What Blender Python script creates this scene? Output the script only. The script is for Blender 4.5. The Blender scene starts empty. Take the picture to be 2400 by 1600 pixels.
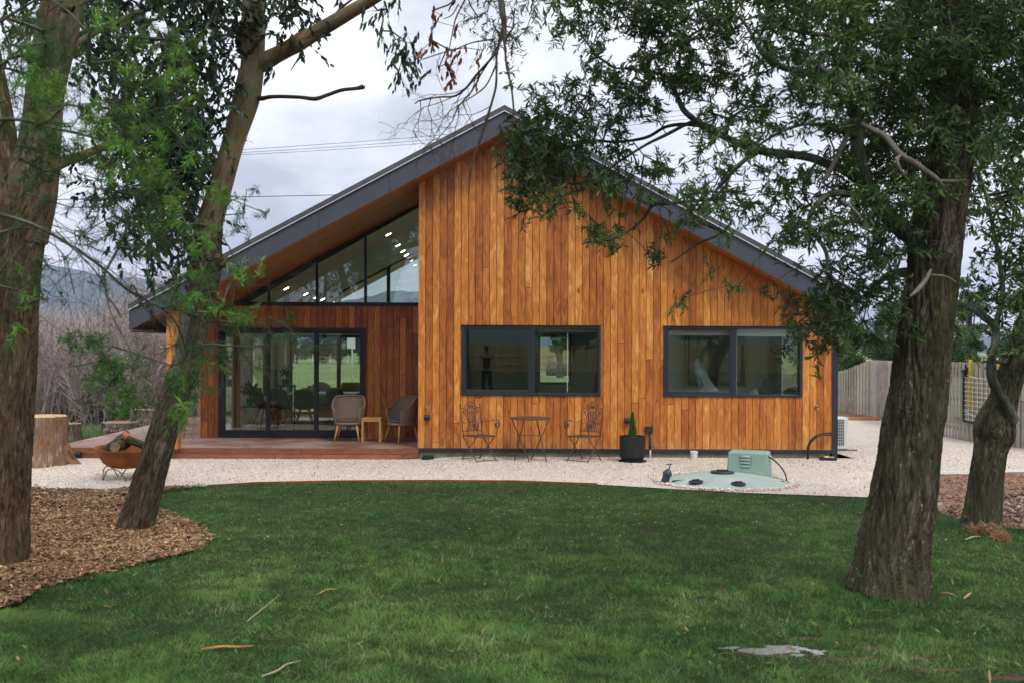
import bpy, bmesh, math, random
import numpy as np
from mathutils import Vector, Matrix, geometry
random.seed(7)
RNG = np.random.default_rng(11)
SC = bpy.context.scene
COL = SC.collection
# ------------------------------------------------------------------ camera
HC, F, VX, VY, ROLL = 1.93, 2333.3, 1143.0, 819.0, 0.0044
cam_d = bpy.data.cameras.new("camera"); cam = bpy.data.objects.new("camera", cam_d); COL.objects.link(cam)
cam_d.sensor_width = 36; cam_d.lens = 35
cam_d.shift_x = (1200 - VX) / 2400; cam_d.shift_y = (VY - 800) / 2400
cam_d.clip_start = 0.05; cam_d.clip_end = 9000
cam.matrix_world = Matrix.Translation((0, 0, HC)) @ Matrix.Rotation(math.radians(90), 4, 'X') @ Matrix.Rotation(ROLL, 4, 'Z')
cam_d.dof.use_dof = True; cam_d.dof.focus_distance = 16.0; cam_d.dof.aperture_fstop = 3.2
SC.camera = cam
# ------------------------------------------------------------------ exposure and world
SC.view_settings.view_transform = 'Standard'; SC.view_settings.look = 'None'
SC.view_settings.gamma = 1.0; SC.view_settings.exposure = 0.28
SUN_EL, SUN_AZ = math.radians(52), math.radians(150)     # azimuth from +Y clockwise
W = bpy.data.worlds.new("World"); SC.world = W; W.use_nodes = True
def world_nodes():
    nt = W.node_tree; N = nt.nodes; L = nt.links; N.clear()
    out = N.new('ShaderNodeOutputWorld'); bg = N.new('ShaderNodeBackground'); bg.inputs[1].default_value = 1.0
    sky = N.new('ShaderNodeTexSky'); sky.sky_type = 'NISHITA'; sky.sun_disc = False
    sky.sun_elevation = SUN_EL; sky.sun_rotation = SUN_AZ; sky.air_density = 1.5; sky.dust_density = 2.0
    skm = N.new('ShaderNodeMix'); skm.data_type = 'RGBA'; skm.blend_type = 'MULTIPLY'; skm.inputs[0].default_value = 1
    L.new(sky.outputs[0], skm.inputs[6]); skm.inputs[7].default_value = (0.10, 0.10, 0.10, 1)
    tc = N.new('ShaderNodeTexCoord'); sep = N.new('ShaderNodeSeparateXYZ'); L.new(tc.outputs['Generated'], sep.inputs[0])
    def m(op, a, b=None, c=None):
        n = N.new('ShaderNodeMath'); n.operation = op
        for i, v in enumerate((a, b, c)):
            if v is None: continue
            if isinstance(v, (int, float)): n.inputs[i].default_value = v
            else: L.new(v, n.inputs[i])
        return n.outputs[0]
    z = m('MAXIMUM', sep.outputs[2], 0.0)
    d = m('ADD', z, 0.16)
    cx = m('DIVIDE', sep.outputs[0], d); cy = m('DIVIDE', sep.outputs[1], d)
    cmb = N.new('ShaderNodeCombineXYZ'); L.new(cx, cmb.inputs[0]); L.new(cy, cmb.inputs[1])
    def noise(scale, det, rough, w):
        mp = N.new('ShaderNodeMapping'); L.new(cmb.outputs[0], mp.inputs[0]); mp.inputs['Location'].default_value = (w, w * 1.7, w * .3)
        mp.inputs['Scale'].default_value = (1.0, 0.75, 1)
        n = N.new('ShaderNodeTexNoise'); n.inputs['Scale'].default_value = scale; n.inputs['Detail'].default_value = det
        n.inputs['Roughness'].default_value = rough; L.new(mp.outputs[0], n.inputs[0]); return n.outputs[0]
    n1 = noise(1.05, 5, .5, 3.1); n2 = noise(2.6, 6, .55, 7.7)
    v = m('ADD', m('MULTIPLY', n1, .65), m('MULTIPLY', n2, .35))
    cr = N.new('ShaderNodeValToRGB'); e = cr.color_ramp.elements
    e[0].position = .40; e[0].color = (.41, .43, .48, 1); e[1].position = .58; e[1].color = (.88, .885, .90, 1)
    q = cr.color_ramp.elements.new(.49); q.color = (.64, .655, .695, 1)
    L.new(v, cr.inputs[0])
    grad = N.new('ShaderNodeMapRange'); grad.inputs[1].default_value = 0.0; grad.inputs[2].default_value = 0.95
    grad.inputs[3].default_value = 1.26; grad.inputs[4].default_value = 2.2; L.new(z, grad.inputs[0])
    mul = N.new('ShaderNodeVectorMath'); mul.operation = 'SCALE'; L.new(cr.outputs[0], mul.inputs[0]); L.new(grad.outputs[0], mul.inputs['Scale'])
    mix = N.new('ShaderNodeMix'); mix.data_type = 'RGBA'; mix.inputs[0].default_value = .93
    L.new(skm.outputs[2], mix.inputs[6]); L.new(mul.outputs[0], mix.inputs[7])
    L.new(mix.outputs[2], bg.inputs[0]); L.new(bg.outputs[0], out.inputs[0])
world_nodes()
sun_d = bpy.data.lights.new("sun", 'SUN'); sun_d.energy = 1.5; sun_d.angle = math.radians(14); sun_d.color = (1, .95, .88)
sun = bpy.data.objects.new("sun", sun_d); COL.objects.link(sun)
_sd = Vector((math.sin(SUN_AZ) * math.cos(SUN_EL), math.cos(SUN_AZ) * math.cos(SUN_EL), math.sin(SUN_EL)))
sun.rotation_euler = _sd.to_track_quat('Z', 'Y').to_euler(); sun.location = (0, 0, 30)
SC.cycles.max_bounces = 8; SC.cycles.transparent_max_bounces = 24; SC.cycles.volume_bounces = 0
SC.cycles.caustics_reflective = False; SC.cycles.caustics_refractive = False
try: SC.cycles.use_denoising = True
except Exception: pass
# ------------------------------------------------------------------ helpers
def gz(y):                                   # the lawn rises gently towards the viewer
    return np.clip(0.02 * (12.5 - np.asarray(y, float)), 0, .34)
def P(px, py, Y):                            # a point of the photograph put at a distance Y
    xr, zr = (px - VX) / F, (VY - py) / F
    return Vector(((xr - ROLL * zr) * Y, Y, HC + (zr + ROLL * xr) * Y))
def PG(px, py):                              # a point of the photograph on the ground
    xr, zr = (px - VX) / F, (VY - py) / F
    zz = zr + ROLL * xr; Y = 10.0
    for _ in range(40): Y = (float(gz(Y)) - HC) / zz
    return Vector(((xr - ROLL * zr) * Y, Y, float(gz(Y))))
def tag(o, label=None, cat=None, group=None, kind=None):
    if label: o['label'] = label
    if cat: o['category'] = cat
    if group: o['group'] = group
    if kind: o['kind'] = kind
    return o
def empty(name, loc=(0, 0, 0), rz=0, label=None, cat=None, group=None):
    o = bpy.data.objects.new(name, None); COL.objects.link(o); o.empty_display_size = .2
    o.location = loc; o.rotation_euler = (0, 0, rz); return tag(o, label, cat, group)
def np_mesh(name, v, f, mat, parent=None, tint=None, smooth=False, bark=None):
    v = np.asarray(v, np.float32); f = np.asarray(f, np.int32); me = bpy.data.meshes.new(name)
    k = f.shape[1]; me.vertices.add(len(v)); me.vertices.foreach_set('co', v.ravel())
    me.loops.add(f.size); me.loops.foreach_set('vertex_index', f.ravel())
    me.polygons.add(len(f)); me.polygons.foreach_set('loop_start', np.arange(0, f.size, k, dtype=np.int32))
    me.update(calc_edges=True)
    if smooth: me.polygons.foreach_set('use_smooth', np.ones(len(f), bool))
    if tint is not None:
        a = me.attributes.new('tint', 'FLOAT', 'POINT'); a.data.foreach_set('value', np.asarray(tint, np.float32).ravel())
    if bark is not None:
        a = me.attributes.new('bark', 'FLOAT_VECTOR', 'POINT'); a.data.foreach_set('vector', np.asarray(bark, np.float32).ravel())
    if mat: me.materials.append(mat)
    o = bpy.data.objects.new(name, me); COL.objects.link(o)
    if parent: o.parent = parent
    return o
class MB:
    def __init__(s): s.v = []; s.f = []
    def add(s, vs, fs):
        b = len(s.v); s.v += [tuple(p) for p in vs]; s.f += [tuple(i + b for i in q) for q in fs]; return s
    def box(s, x0, x1, y0, y1, z0, z1):
        return s.add([(x0,y0,z0),(x1,y0,z0),(x1,y1,z0),(x0,y1,z0),(x0,y0,z1),(x1,y0,z1),(x1,y1,z1),(x0,y1,z1)],
                     [(0,3,2,1),(4,5,6,7),(0,1,5,4),(1,2,6,5),(2,3,7,6),(3,0,4,7)])
    def prism(s, pts, y0, y1):               # polygon in XZ pushed along Y (counter-clockwise seen from -Y)
        n = len(pts); vs = [(x, y0, z) for x, z in pts] + [(x, y1, z) for x, z in pts]
        return s.add(vs, [tuple(range(n)), tuple(range(2*n-1, n-1, -1))] + [(i, i+n, (i+1) % n + n, (i+1) % n) for i in range(n)])
    def slab(s, pts, z0, z1):                # polygon in XY pushed along Z
        n = len(pts); vs = [(x, y, z0) for x, y in pts] + [(x, y, z1) for x, y in pts]
        return s.add(vs, [tuple(range(n-1, -1, -1)), tuple(range(n, 2*n))] + [(i, (i+1) % n, (i+1) % n + n, i+n) for i in range(n)])
    def beam(s, a, b, w, h=None, up=(0,0,1)):
        a = Vector(a); b = Vector(b); h = h or w; d = (b - a).normalized(); u = Vector(up)
        if abs(d.dot(u)) > .98: u = Vector((0, 1, 0))
        sd = d.cross(u).normalized() * w / 2; uu = sd.cross(d).normalized() * h / 2
        return s.add([a-sd-uu,a+sd-uu,a+sd+uu,a-sd+uu,b-sd-uu,b+sd-uu,b+sd+uu,b-sd+uu],
                     [(0,1,2,3),(7,6,5,4),(0,4,5,1),(1,5,6,2),(2,6,7,3),(3,7,4,0)])
    def tube(s, pts, r, n=8, cap=True):
        pts = [Vector(p) for p in pts]; m = len(pts); R = r if hasattr(r, '__len__') else [r] * m
        base = len(s.v); ref = None
        for i, p in enumerate(pts):
            t = (pts[min(i+1, m-1)] - pts[max(i-1, 0)]).normalized()
            if ref is None: ref = Vector((0, 0, 1)) if abs(t.z) < .9 else Vector((0, 1, 0))
            u = (ref - t * ref.dot(t)).normalized(); w = t.cross(u); ref = u
            for k in range(n):
                a = 2 * math.pi * k / n; s.v.append(tuple(p + (u * math.cos(a) + w * math.sin(a)) * R[i]))
        for i in range(m - 1):
            for k in range(n):
                a = base + i*n + k; b = base + i*n + (k+1) % n; s.f.append((a, b, b+n, a+n))
        if cap:
            s.f.append(tuple(base + k for k in range(n-1, -1, -1))); s.f.append(tuple(base + (m-1)*n + k for k in range(n)))
        return s
    def lathe(s, prof, c=(0,0,0), n=32, close=True):
        base = len(s.v); m = len(prof)
        for r, z in prof:
            for k in range(n):
                a = 2*math.pi*k/n; s.v.append((c[0] + r*math.cos(a), c[1] + r*math.sin(a), c[2] + z))
        for i in range(m - 1):
            for k in range(n):
                a = base + i*n + k; b = base + i*n + (k+1) % n; s.f.append((a, b, b+n, a+n))
        if close:
            s.f.append(tuple(base + k for k in range(n-1, -1, -1))); s.f.append(tuple(base + (m-1)*n + k for k in range(n)))
        return s
    def ell(s, c, rx, ry, rz, n=14, m=9, jit=0):
        base = len(s.v)
        for i in range(m + 1):
            th = math.pi * i / m
            for k in range(n):
                a = 2*math.pi*k/n; j = 1 + random.uniform(-jit, jit)
                s.v.append((c[0] + rx*math.sin(th)*math.cos(a)*j, c[1] + ry*math.sin(th)*math.sin(a)*j, c[2] - rz*math.cos(th)*j))
        for i in range(m):
            for k in range(n):
                a = base + i*n + k; b = base + i*n + (k+1) % n; s.f.append((a, b, b+n, a+n))
        return s
    def build(s, name, mat, parent=None, smooth=False, bevel=0, seg=2, smooth_angle=None):
        me = bpy.data.meshes.new(name); me.from_pydata(s.v, [], s.f); me.update()
        if smooth:
            me.polygons.foreach_set('use_smooth', [True] * len(me.polygons))
            if smooth_angle: me.set_sharp_from_angle(angle=math.radians(smooth_angle))
        if mat: me.materials.append(mat)
        o = bpy.data.objects.new(name, me); COL.objects.link(o)
        if parent: o.parent = parent
        if bevel:
            b = o.modifiers.new('bevel', 'BEVEL'); b.width = bevel; b.segments = seg; b.limit_method = 'ANGLE'; b.angle_limit = math.radians(40)
        return o
def copy_tree(o, parent=None):
    c = o.copy(); COL.objects.link(c); c.parent = parent
    for ch in [k for k in bpy.data.objects if k.parent == o]: copy_tree(ch, c)
    return c
def inpoly(x, y, poly):
    x = np.asarray(x); y = np.asarray(y); r = np.zeros(x.shape, bool); n = len(poly)
    for i in range(n):
        x1, y1 = poly[i][:2]; x2, y2 = poly[(i+1) % n][:2]
        c = (y1 > y) != (y2 > y)
        with np.errstate(divide='ignore', invalid='ignore'):
            r ^= c & (x < (x2 - x1) * (y - y1) / (y2 - y1 + 1e-12) + x1)
    return r
def _h(i, j, k):
    n = (i.astype(np.int64) * 374761393 + j.astype(np.int64) * 668265263 + k.astype(np.int64) * 2147483647) & 0xffffffff
    n = ((n ^ (n >> 13)) * 1274126177) & 0xffffffff
    return ((n ^ (n >> 16)) & 0xffff) / 65535.0
def vn(x, y, z=0.0):                         # value noise 0..1
    x, y, z = np.broadcast_arrays(np.asarray(x, float), np.asarray(y, float), np.asarray(z, float))
    i, j, k = np.floor(x), np.floor(y), np.floor(z); a, b, c = x - i, y - j, z - k
    a = a*a*(3-2*a); b = b*b*(3-2*b); c = c*c*(3-2*c); o = 0
    for di in (0, 1):
        for dj in (0, 1):
            for dk in (0, 1):
                o = o + _h(i+di, j+dj, k+dk) * (a if di else 1-a) * (b if dj else 1-b) * (c if dk else 1-c)
    return o
def fbm(x, y, z=0.0, o=4):
    s = 0; A = .5
    for q in range(o): s = s + A * vn(np.asarray(x)*2**q + q*7.1, np.asarray(y)*2**q, np.asarray(z)*2**q); A *= .5
    return s / (1 - .5**o)
def sstep(a, b, x):
    t = np.clip((x - a) / (b - a), 0, 1); return t*t*(3-2*t)
# ------------------------------------------------------------------ materials
class NT:
    def __init__(s, name):
        s.m = bpy.data.materials.new(name); s.m.use_nodes = True; s.t = s.m.node_tree; s.N = s.t.nodes; s.L = s.t.links
        s.N.clear(); s.out = s.N.new('ShaderNodeOutputMaterial')
    def n(s, t, **kw):
        q = s.N.new(t)
        for k, v in kw.items(): setattr(q, k, v)
        return q
    def set(s, sock, v):
        if v is None: return
        if isinstance(v, bpy.types.NodeSocket): s.L.new(v, sock)
        elif isinstance(v, (tuple, list)) and len(v) == 3 and sock.type == 'RGBA': sock.default_value = (*v, 1)
        else: sock.default_value = v
    def math(s, op, a, b=None, c=None, clamp=False):
        q = s.n('ShaderNodeMath', operation=op); q.use_clamp = clamp
        for i, v in enumerate((a, b, c)):
            if v is not None: s.set(q.inputs[i], v)
        return q.outputs[0]
    def pos(s): return s.n('ShaderNodeNewGeometry').outputs['Position']
    def obj(s): return s.n('ShaderNodeTexCoord').outputs['Object']
    def sep(s, v):
        q = s.n('ShaderNodeSeparateXYZ'); s.L.new(v, q.inputs[0]); return q.outputs
    def comb(s, x, y, z):
        q = s.n('ShaderNodeCombineXYZ')
        for i, v in enumerate((x, y, z)): s.set(q.inputs[i], v)
        return q.outputs[0]
    def mapv(s, v, sc=(1,1,1), loc=(0,0,0)):
        q = s.n('ShaderNodeMapping'); s.L.new(v, q.inputs[0]); q.inputs['Scale'].default_value = sc; q.inputs['Location'].default_value = loc; return q.outputs[0]
    def noise(s, v, scale=5, det=4, rough=.55, dist=0):
        q = s.n('ShaderNodeTexNoise'); s.L.new(v, q.inputs['Vector']); q.inputs['Scale'].default_value = scale
        q.inputs['Detail'].default_value = det; q.inputs['Roughness'].default_value = rough; q.inputs['Distortion'].default_value = dist; return q.outputs[0]
    def white(s, v, dim='1D'):
        q = s.n('ShaderNodeTexWhiteNoise', noise_dimensions=dim); s.L.new(v, q.inputs['W' if dim == '1D' else 'Vector']); return q.outputs[0]
    def ramp(s, f, stops, interp='LINEAR'):
        q = s.n('ShaderNodeValToRGB'); e = q.color_ramp; e.interpolation = interp
        e.elements[0].position = stops[0][0]; e.elements[0].color = (*stops[0][1], 1)
        e.elements[1].position = stops[-1][0]; e.elements[1].color = (*stops[-1][1], 1)
        for p, c in stops[1:-1]: e.elements.new(p).color = (*c, 1)
        s.L.new(f, q.inputs[0]); return q.outputs[0]
    def rng(s, f, a, b, c, d):
        q = s.n('ShaderNodeMapRange'); s.L.new(f, q.inputs[0])
        for i, v in enumerate((a, b, c, d)): q.inputs[i+1].default_value = v
        return q.outputs[0]
    def mix(s, f, a, b, mode='MIX'):
        q = s.n('ShaderNodeMix', data_type='RGBA', blend_type=mode); s.set(q.inputs[0], f); s.set(q.inputs[6], a); s.set(q.inputs[7], b); return q.outputs[2]
    def attr(s, name, out='Fac'):
        q = s.n('ShaderNodeAttribute'); q.attribute_name = name; return q.outputs[out]
    def bump(s, h, st=.3, dist=.01):
        q = s.n('ShaderNodeBump'); s.L.new(h, q.inputs['Height']); q.inputs['Strength'].default_value = st; q.inputs['Distance'].default_value = dist; return q.outputs[0]
    def bsdf(s, col, rough=.6, spec=.3, metal=0, normal=None, **kw):
        q = s.n('ShaderNodeBsdfPrincipled'); s.set(q.inputs['Base Color'], col); s.set(q.inputs['Roughness'], rough)
        q.inputs['Specular IOR Level'].default_value = spec; q.inputs['Metallic'].default_value = metal
        if normal is not None: s.L.new(normal, q.inputs['Normal'])
        for k, v in kw.items(): s.set(q.inputs[k], v)
        s.L.new(q.outputs[0], s.out.inputs[0]); return q
def plain(name, col, rough=.6, spec=.3, metal=0, var=.12, sc=6, bump=0):
    t = NT(name); v = t.noise(t.obj(), sc, 5, .6); lo = tuple(c * (1 - var) for c in col); hi = tuple(min(1, c * (1 + var)) for c in col)
    nb = t.bump(t.noise(t.obj(), sc * 12, 3), bump, .003) if bump else None
    t.bsdf(t.ramp(v, [(.3, lo), (.7, hi)]), t.rng(v, .3, .7, max(rough - .06, 0), min(1, rough + .06)), spec, metal, nb); return t.m
def emit(name, col, st):
    t = NT(name); e = t.n('ShaderNodeEmission'); t.set(e.inputs[0], (*col, 1)); e.inputs[1].default_value = st; t.L.new(e.outputs[0], t.out.inputs[0]); return t.m
def boards(name, ax, al, pitch, x0, stops, rough=.42, seg=2.9, grain=1.0, spec=.35, weather=None):
    """timber boards: one random tone per board, butt joints along it, streaky grain"""
    t = NT(name); o = t.sep(t.pos()); A, B = o[ax], o[al]; C = o[3 - ax - al]
    idn = t.math('FLOOR', t.math('DIVIDE', t.math('SUBTRACT', A, x0), pitch))
    r1 = t.white(idn); zz = t.math('ADD', t.math('DIVIDE', B, seg), t.math('MULTIPLY', r1, 9.0)); sg = t.math('FLOOR', zz)
    r2 = t.white(t.math('ADD', t.math('MULTIPLY', sg, 17.31), idn))
    r3 = t.white(t.math('ADD', t.math('MULTIPLY', sg, 5.77), t.math('MULTIPLY', idn, 3.3)))
    v = t.comb(t.math('ADD', A, t.math('MULTIPLY', r2, 30)), t.math('MULTIPLY', B, .06), t.math('MULTIPLY', r3, 9))
    g1 = t.noise(v, 70, 6, .65, .4)
    v2 = t.comb(t.math('ADD', A, t.math('MULTIPLY', r3, 11)), t.math('MULTIPLY', B, .28), r2)
    g2 = t.noise(v2, 9, 3, .5, 1.5)
    v3 = t.comb(A, t.math('MULTIPLY', B, .35), C); g3 = t.noise(v3, 2.4, 3, .5)
    f = t.math('ADD', t.math('MULTIPLY', r2, .50), t.math('ADD', t.math('MULTIPLY', t.math('SUBTRACT', g2, .5), 1.15), .25))
    f = t.math('ADD', f, t.math('MULTIPLY', t.math('SUBTRACT', g1, .5), .55 * grain))
    f = t.math('ADD', f, t.math('MULTIPLY', t.math('SUBTRACT', g3, .5), .35), clamp=True)
    col = t.ramp(f, stops)
    dk = t.rng(g1, .30, .42, .55, 1.0); col = t.mix(1.0, col, t.comb(dk, dk, dk), 'MULTIPLY')
    sp = t.noise(t.comb(t.math('MULTIPLY', A, 1.0), t.math('MULTIPLY', B, .35), r2), 120, 2, .5); spf = t.math('MULTIPLY', t.rng(sp, .62, .7, 0, .35), t.math('GREATER_THAN', r3, .72))
    col = t.mix(spf, col, (.12, .04, .015))
    fr = t.math('FRACT', zz); jt = t.math('LESS_THAN', fr, .004 / seg * 2); col = t.mix(jt, col, (.02, .01, .006))
    if name.startswith('oiled'):
        st_ = t.math('MULTIPLY', t.rng(o[2], .22, .55, 1, 0), t.rng(t.noise(t.mapv(t.pos(), (1, 1, .5)), 14, 4, .6), .45, .6, 0, .55)); col = t.mix(st_, col, (.50, .27, .10))
        kn = t.n('ShaderNodeTexVoronoi'); t.L.new(t.comb(t.math('ADD', A, t.math('MULTIPLY', r2, 5)), t.math('MULTIPLY', B, .35), 0), kn.inputs['Vector']); kn.inputs['Scale'].default_value = 2.6; col = t.mix(t.rng(kn.outputs['Distance'], .03, .055, .85, 0), col, (.05, .018, .008))
    if weather:
        ww = t.rng(t.noise(t.mapv(t.pos(), (1, 1, .8)), 1.1, 4, .6), .42, .62, 0, weather[1]); col = t.mix(ww, col, weather[0])
    t.bsdf(col, t.rng(g1, .3, .7, rough + .1, rough - .08), spec, 0, t.bump(g1, .25, .004)); return t.m
FRONT_X0, PITCH = -1.216, .1245
CLAD = [(0, (.20, .052, .012)), (.25, (.34, .098, .019)), (.5, (.48, .155, .028)), (.74, (.60, .23, .045)), (1, (.77, .40, .115))]
M = {}
M['clad'] = boards('oiled_timber_cladding', 0, 2, PITCH, FRONT_X0, CLAD, seg=8.5)
CLAD2 = [(0, (.15, .036, .010)), (.3, (.26, .072, .016)), (.6, (.38, .118, .025)), (1, (.54, .22, .05))]  # cladding tones made darker and redder: porch shade put into the colour
M['clad_r'] = boards('shade_darkened_timber_cladding', 0, 2, PITCH, FRONT_X0, CLAD2, seg=7)
M['clad_side'] = boards('oiled_timber_side', 1, 2, PITCH, 17.4, CLAD)
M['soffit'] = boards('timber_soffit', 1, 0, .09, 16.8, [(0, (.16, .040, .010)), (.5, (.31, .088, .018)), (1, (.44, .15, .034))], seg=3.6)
M['rim'] = boards('timber_trim', 1, 0, .3, 10, [(0, (.28, .08, .017)), (.5, (.40, .13, .026)), (1, (.52, .20, .045))], seg=4.5)
M['post'] = boards('timber_post', 0, 2, .3, -5.7, [(0, (.38, .14, .035)), (.5, (.55, .22, .055)), (1, (.66, .31, .09))], seg=9)
DK = [(0, (.13, .052, .036)), (.5, (.22, .092, .062)), (1, (.31, .145, .10))]
M['deck'] = boards('deck_boards', 1, 0, .094, 17.38, DK, rough=.5, seg=3.1, weather=((.36, .285, .23), .8))
M['deckf'] = boards('deck_fascia', 2, 0, .105, .2, [(0, (.14, .046, .026)), (.5, (.25, .088, .048)), (1, (.36, .14, .08))], seg=2.2)
M['fasc'] = plain('dark_grey_fascia', (.062, .068, .088), .42, .4, 0, .10, 1.3)
M['roofcap'] = plain('grey_roof_sheet', (.085, .085, .095), .45, .4, .2, .12, 2)
M['flash'] = plain('pale_metal_flashing', (.78, .80, .85), .3, .5, .3, .08, 9)
M['frame'] = plain('dark_window_frame', (.022, .026, .036), .38, .45, 0, .1, 8)
M['frame2'] = plain('black_door_frame', (.008, .009, .011), .4, .4, 0, .1, 8)
M['sash'] = plain('grey_blue_sash_bead', (.09, .10, .125), .35, .4, 0, .1, 8)
M['black'] = plain('black_plastic', (.012, .012, .014), .45, .4, 0, .2, 10)
M['concrete'] = plain('mossy_concrete', (.22, .225, .17), .9, .2, 0, .35, 5, .4)
M['white'] = plain('white_plaster', (.76, .78, .73), .7, .25, 0, .04, 2)
M['whitegloss'] = plain('white_plastic', (.74, .75, .74), .4, .4, 0, .05, 8)
M['dark'] = plain('dark_wall_core', (.015, .010, .007), .9, .1)
M['reveal'] = plain('pine_reveal', (.42, .29, .10), .5, .3, 0, .2, 12)
M['oak'] = plain('pale_oak', (.45, .24, .09), .5, .3, 0, .2, 18)
M['rustbrown'] = plain('brown_painted_iron', (.115, .058, .048), .55, .4, .2, .35, 30, .3)
M['blackchair'] = plain('black_upholstery', (.010, .011, .012), .7, .25)
M['floor'] = plain('polished_floor', (.30, .28, .22), .25, .5, 0, .15, 3)
def glassmat(name, tint, base):
    t = NT(name); tr = t.n('ShaderNodeBsdfTransparent'); t.set(tr.inputs[0], (*tint, 1)); gl = t.n('ShaderNodeBsdfGlossy'); gl.inputs['Roughness'].default_value = 0.004
    t.set(gl.inputs[0], (.97, 1, .98, 1)); lw = t.n('ShaderNodeLayerWeight'); lw.inputs[0].default_value = .5
    w = t.noise(t.pos(), .9, 2); t.L.new(t.bump(w, .02, .05), gl.inputs['Normal'])
    f = t.math('ADD', t.math('MULTIPLY', t.math('POWER', lw.outputs['Facing'], 4.0), .85), base, clamp=True)
    mx = t.n('ShaderNodeMixShader'); t.L.new(f, mx.inputs[0]); t.L.new(tr.outputs[0], mx.inputs[1]); t.L.new(gl.outputs[0], mx.inputs[2]); t.L.new(mx.outputs[0], t.out.inputs[0]); return t.m
M['glass'] = glassmat('window_glass', (.90, .94, .91), .092)
M['lamp'] = emit('lamp_glow', (1, .93, .78), 22)
def leafmat(name, stops, trans=.35, rough=.55, spec=.18):
    t = NT(name); a = t.attr('tint'); nz = t.noise(t.pos(), 1.7, 2)
    f = t.math('ADD', a, t.math('MULTIPLY', t.math('SUBTRACT', nz, .5), .35), clamp=True); c = t.ramp(f, stops)
    p = t.n('ShaderNodeBsdfPrincipled'); t.L.new(c, p.inputs['Base Color']); p.inputs['Roughness'].default_value = rough; p.inputs['Specular IOR Level'].default_value = spec
    tl = t.n('ShaderNodeBsdfTranslucent'); t.L.new(t.mix(.5, c, (.2, .36, .04), 'MIX') if trans > .3 else c, tl.inputs[0])
    mx = t.n('ShaderNodeMixShader'); mx.inputs[0].default_value = trans; t.L.new(p.outputs[0], mx.inputs[1]); t.L.new(tl.outputs[0], mx.inputs[2]); t.L.new(mx.outputs[0], t.out.inputs[0]); return t.m
M['leaf_black'] = leafmat('blackwood_leaves', [(0, (.019, .040, .013)), (.5, (.056, .104, .030)), (.85, (.135, .22, .060)), (1, (.24, .15, .05))], .3)
M['leaf_gum'] = leafmat('gum_leaves', [(0, (.014, .026, .018)), (.6, (.040, .070, .040)), (1, (.085, .14, .055))], .2)
M['leaf_dead'] = leafmat('dead_gum_leaves', [(0, (.10, .03, .015)), (1, (.26, .085, .04))], .25); M['litter'] = leafmat('dry_leaf_litter', [(0, (.11, .06, .03)), (1, (.30, .20, .11))], .1)
M['leaf_wattle'] = leafmat('wattle_leaves', [(0, (.020, .046, .018)), (.45, (.045, .110, .030)), (.75, (.095, .23, .035)), (1, (.20, .42, .055))], .35)
M['leaf_far'] = leafmat('far_tree_leaves', [(0, (.03, .06, .025)), (.5, (.07, .13, .045)), (1, (.15, .24, .075))], .25)
M['leaf_pot'] = leafmat('pot_plant_leaves', [(0, (.012, .022, .012)), (1, (.03, .06, .025))], .1)
M['grass'] = leafmat('lawn_blades', [(0, (.030, .078, .028)), (.4, (.064, .152, .046)), (.72, (.125, .26, .052)), (.92, (.22, .33, .10)), (1, (.42, .40, .27))], .3, .55, .12)
M['twig_mauve'] = leafmat('mauve_bare_twigs', [(0, (.17, .13, .115)), (.5, (.40, .315, .305)), (1, (.68, .61, .58))], .05, .8, .1)
def barkmat(name, stops, moss=None, streak=1.0, bump=.5, sc=1.0, lich=0):
    t = NT(name); v = t.attr('bark', 'Vector')
    w = t.noise(t.mapv(v, (1, 1, .6)), 5, 3, .5); vv = t.n('ShaderNodeVectorMath', operation='ADD'); t.L.new(t.mapv(v, (1, 1, .17)), vv.inputs[0]); t.L.new(t.comb(t.math('MULTIPLY', w, .07), t.math('MULTIPLY', w, .05), 0), vv.inputs[1]); q = vv.outputs[0]
    n1 = t.noise(q, 34 * sc, 7, .72, .3); n2 = t.noise(t.mapv(v, (1, 1, .4)), 5.5 * sc, 5, .62, .8); n3 = t.noise(v, 1.7, 4, .6); n4 = t.noise(q, 95 * sc, 3, .6)
    def st(n, g): return t.math('MULTIPLY', t.math('SUBTRACT', n, .5), g)
    f = t.math('ADD', t.math('ADD', st(n1, 2.7 * streak), st(n2, 2.2 * (1.25 - streak))), t.math('ADD', st(n4, 1.0), .5), clamp=True)
    c = t.ramp(f, [(max(0, min(1, (p - .34) / .34)), k) for p, k in stops])
    if moss: c = t.mix(t.rng(n3, .42, .62, 0, moss[1]), c, moss[0])
    if lich: li = t.math('MULTIPLY', t.rng(t.noise(t.mapv(v, (1, 1, .45)), 52, 3, .6), .59, .66, 0, lich), t.rng(n2, .5, .6, 0, 1)); c = t.mix(li, c, (.42, .44, .40))
    t.bsdf(c, .88, .12, 0, t.bump(t.math('ADD', n1, t.math('ADD', t.math('MULTIPLY', n2, .5), t.math('MULTIPLY', n4, .4))), bump, .03)); return t.m
M['bark_gum'] = barkmat('gum_bark', [(.34, (.040, .022, .014)), (.43, (.15, .080, .044)), (.50, (.24, .15, .082)), (.56, (.19, .16, .115)), (.62, (.30, .20, .12)), (.68, (.34, .31, .24))], ((.115, .125, .065), .7), .55, .5, .7)
M['bark_fib'] = barkmat('stringy_bark', [(.34, (.014, .009, .006)), (.44, (.048, .030, .017)), (.52, (.105, .066, .034)), (.60, (.165, .115, .066)), (.68, (.27, .21, .14))], ((.075, .075, .035), .45), .85, 1.0, .8)
M['bark_low'] = barkmat('rough_lower_gum_bark', [(.34, (.014, .011, .008)), (.45, (.048, .036, .023)), (.55, (.10, .078, .050)), (.68, (.21, .175, .12))], None, .85, 1.0)
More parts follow.
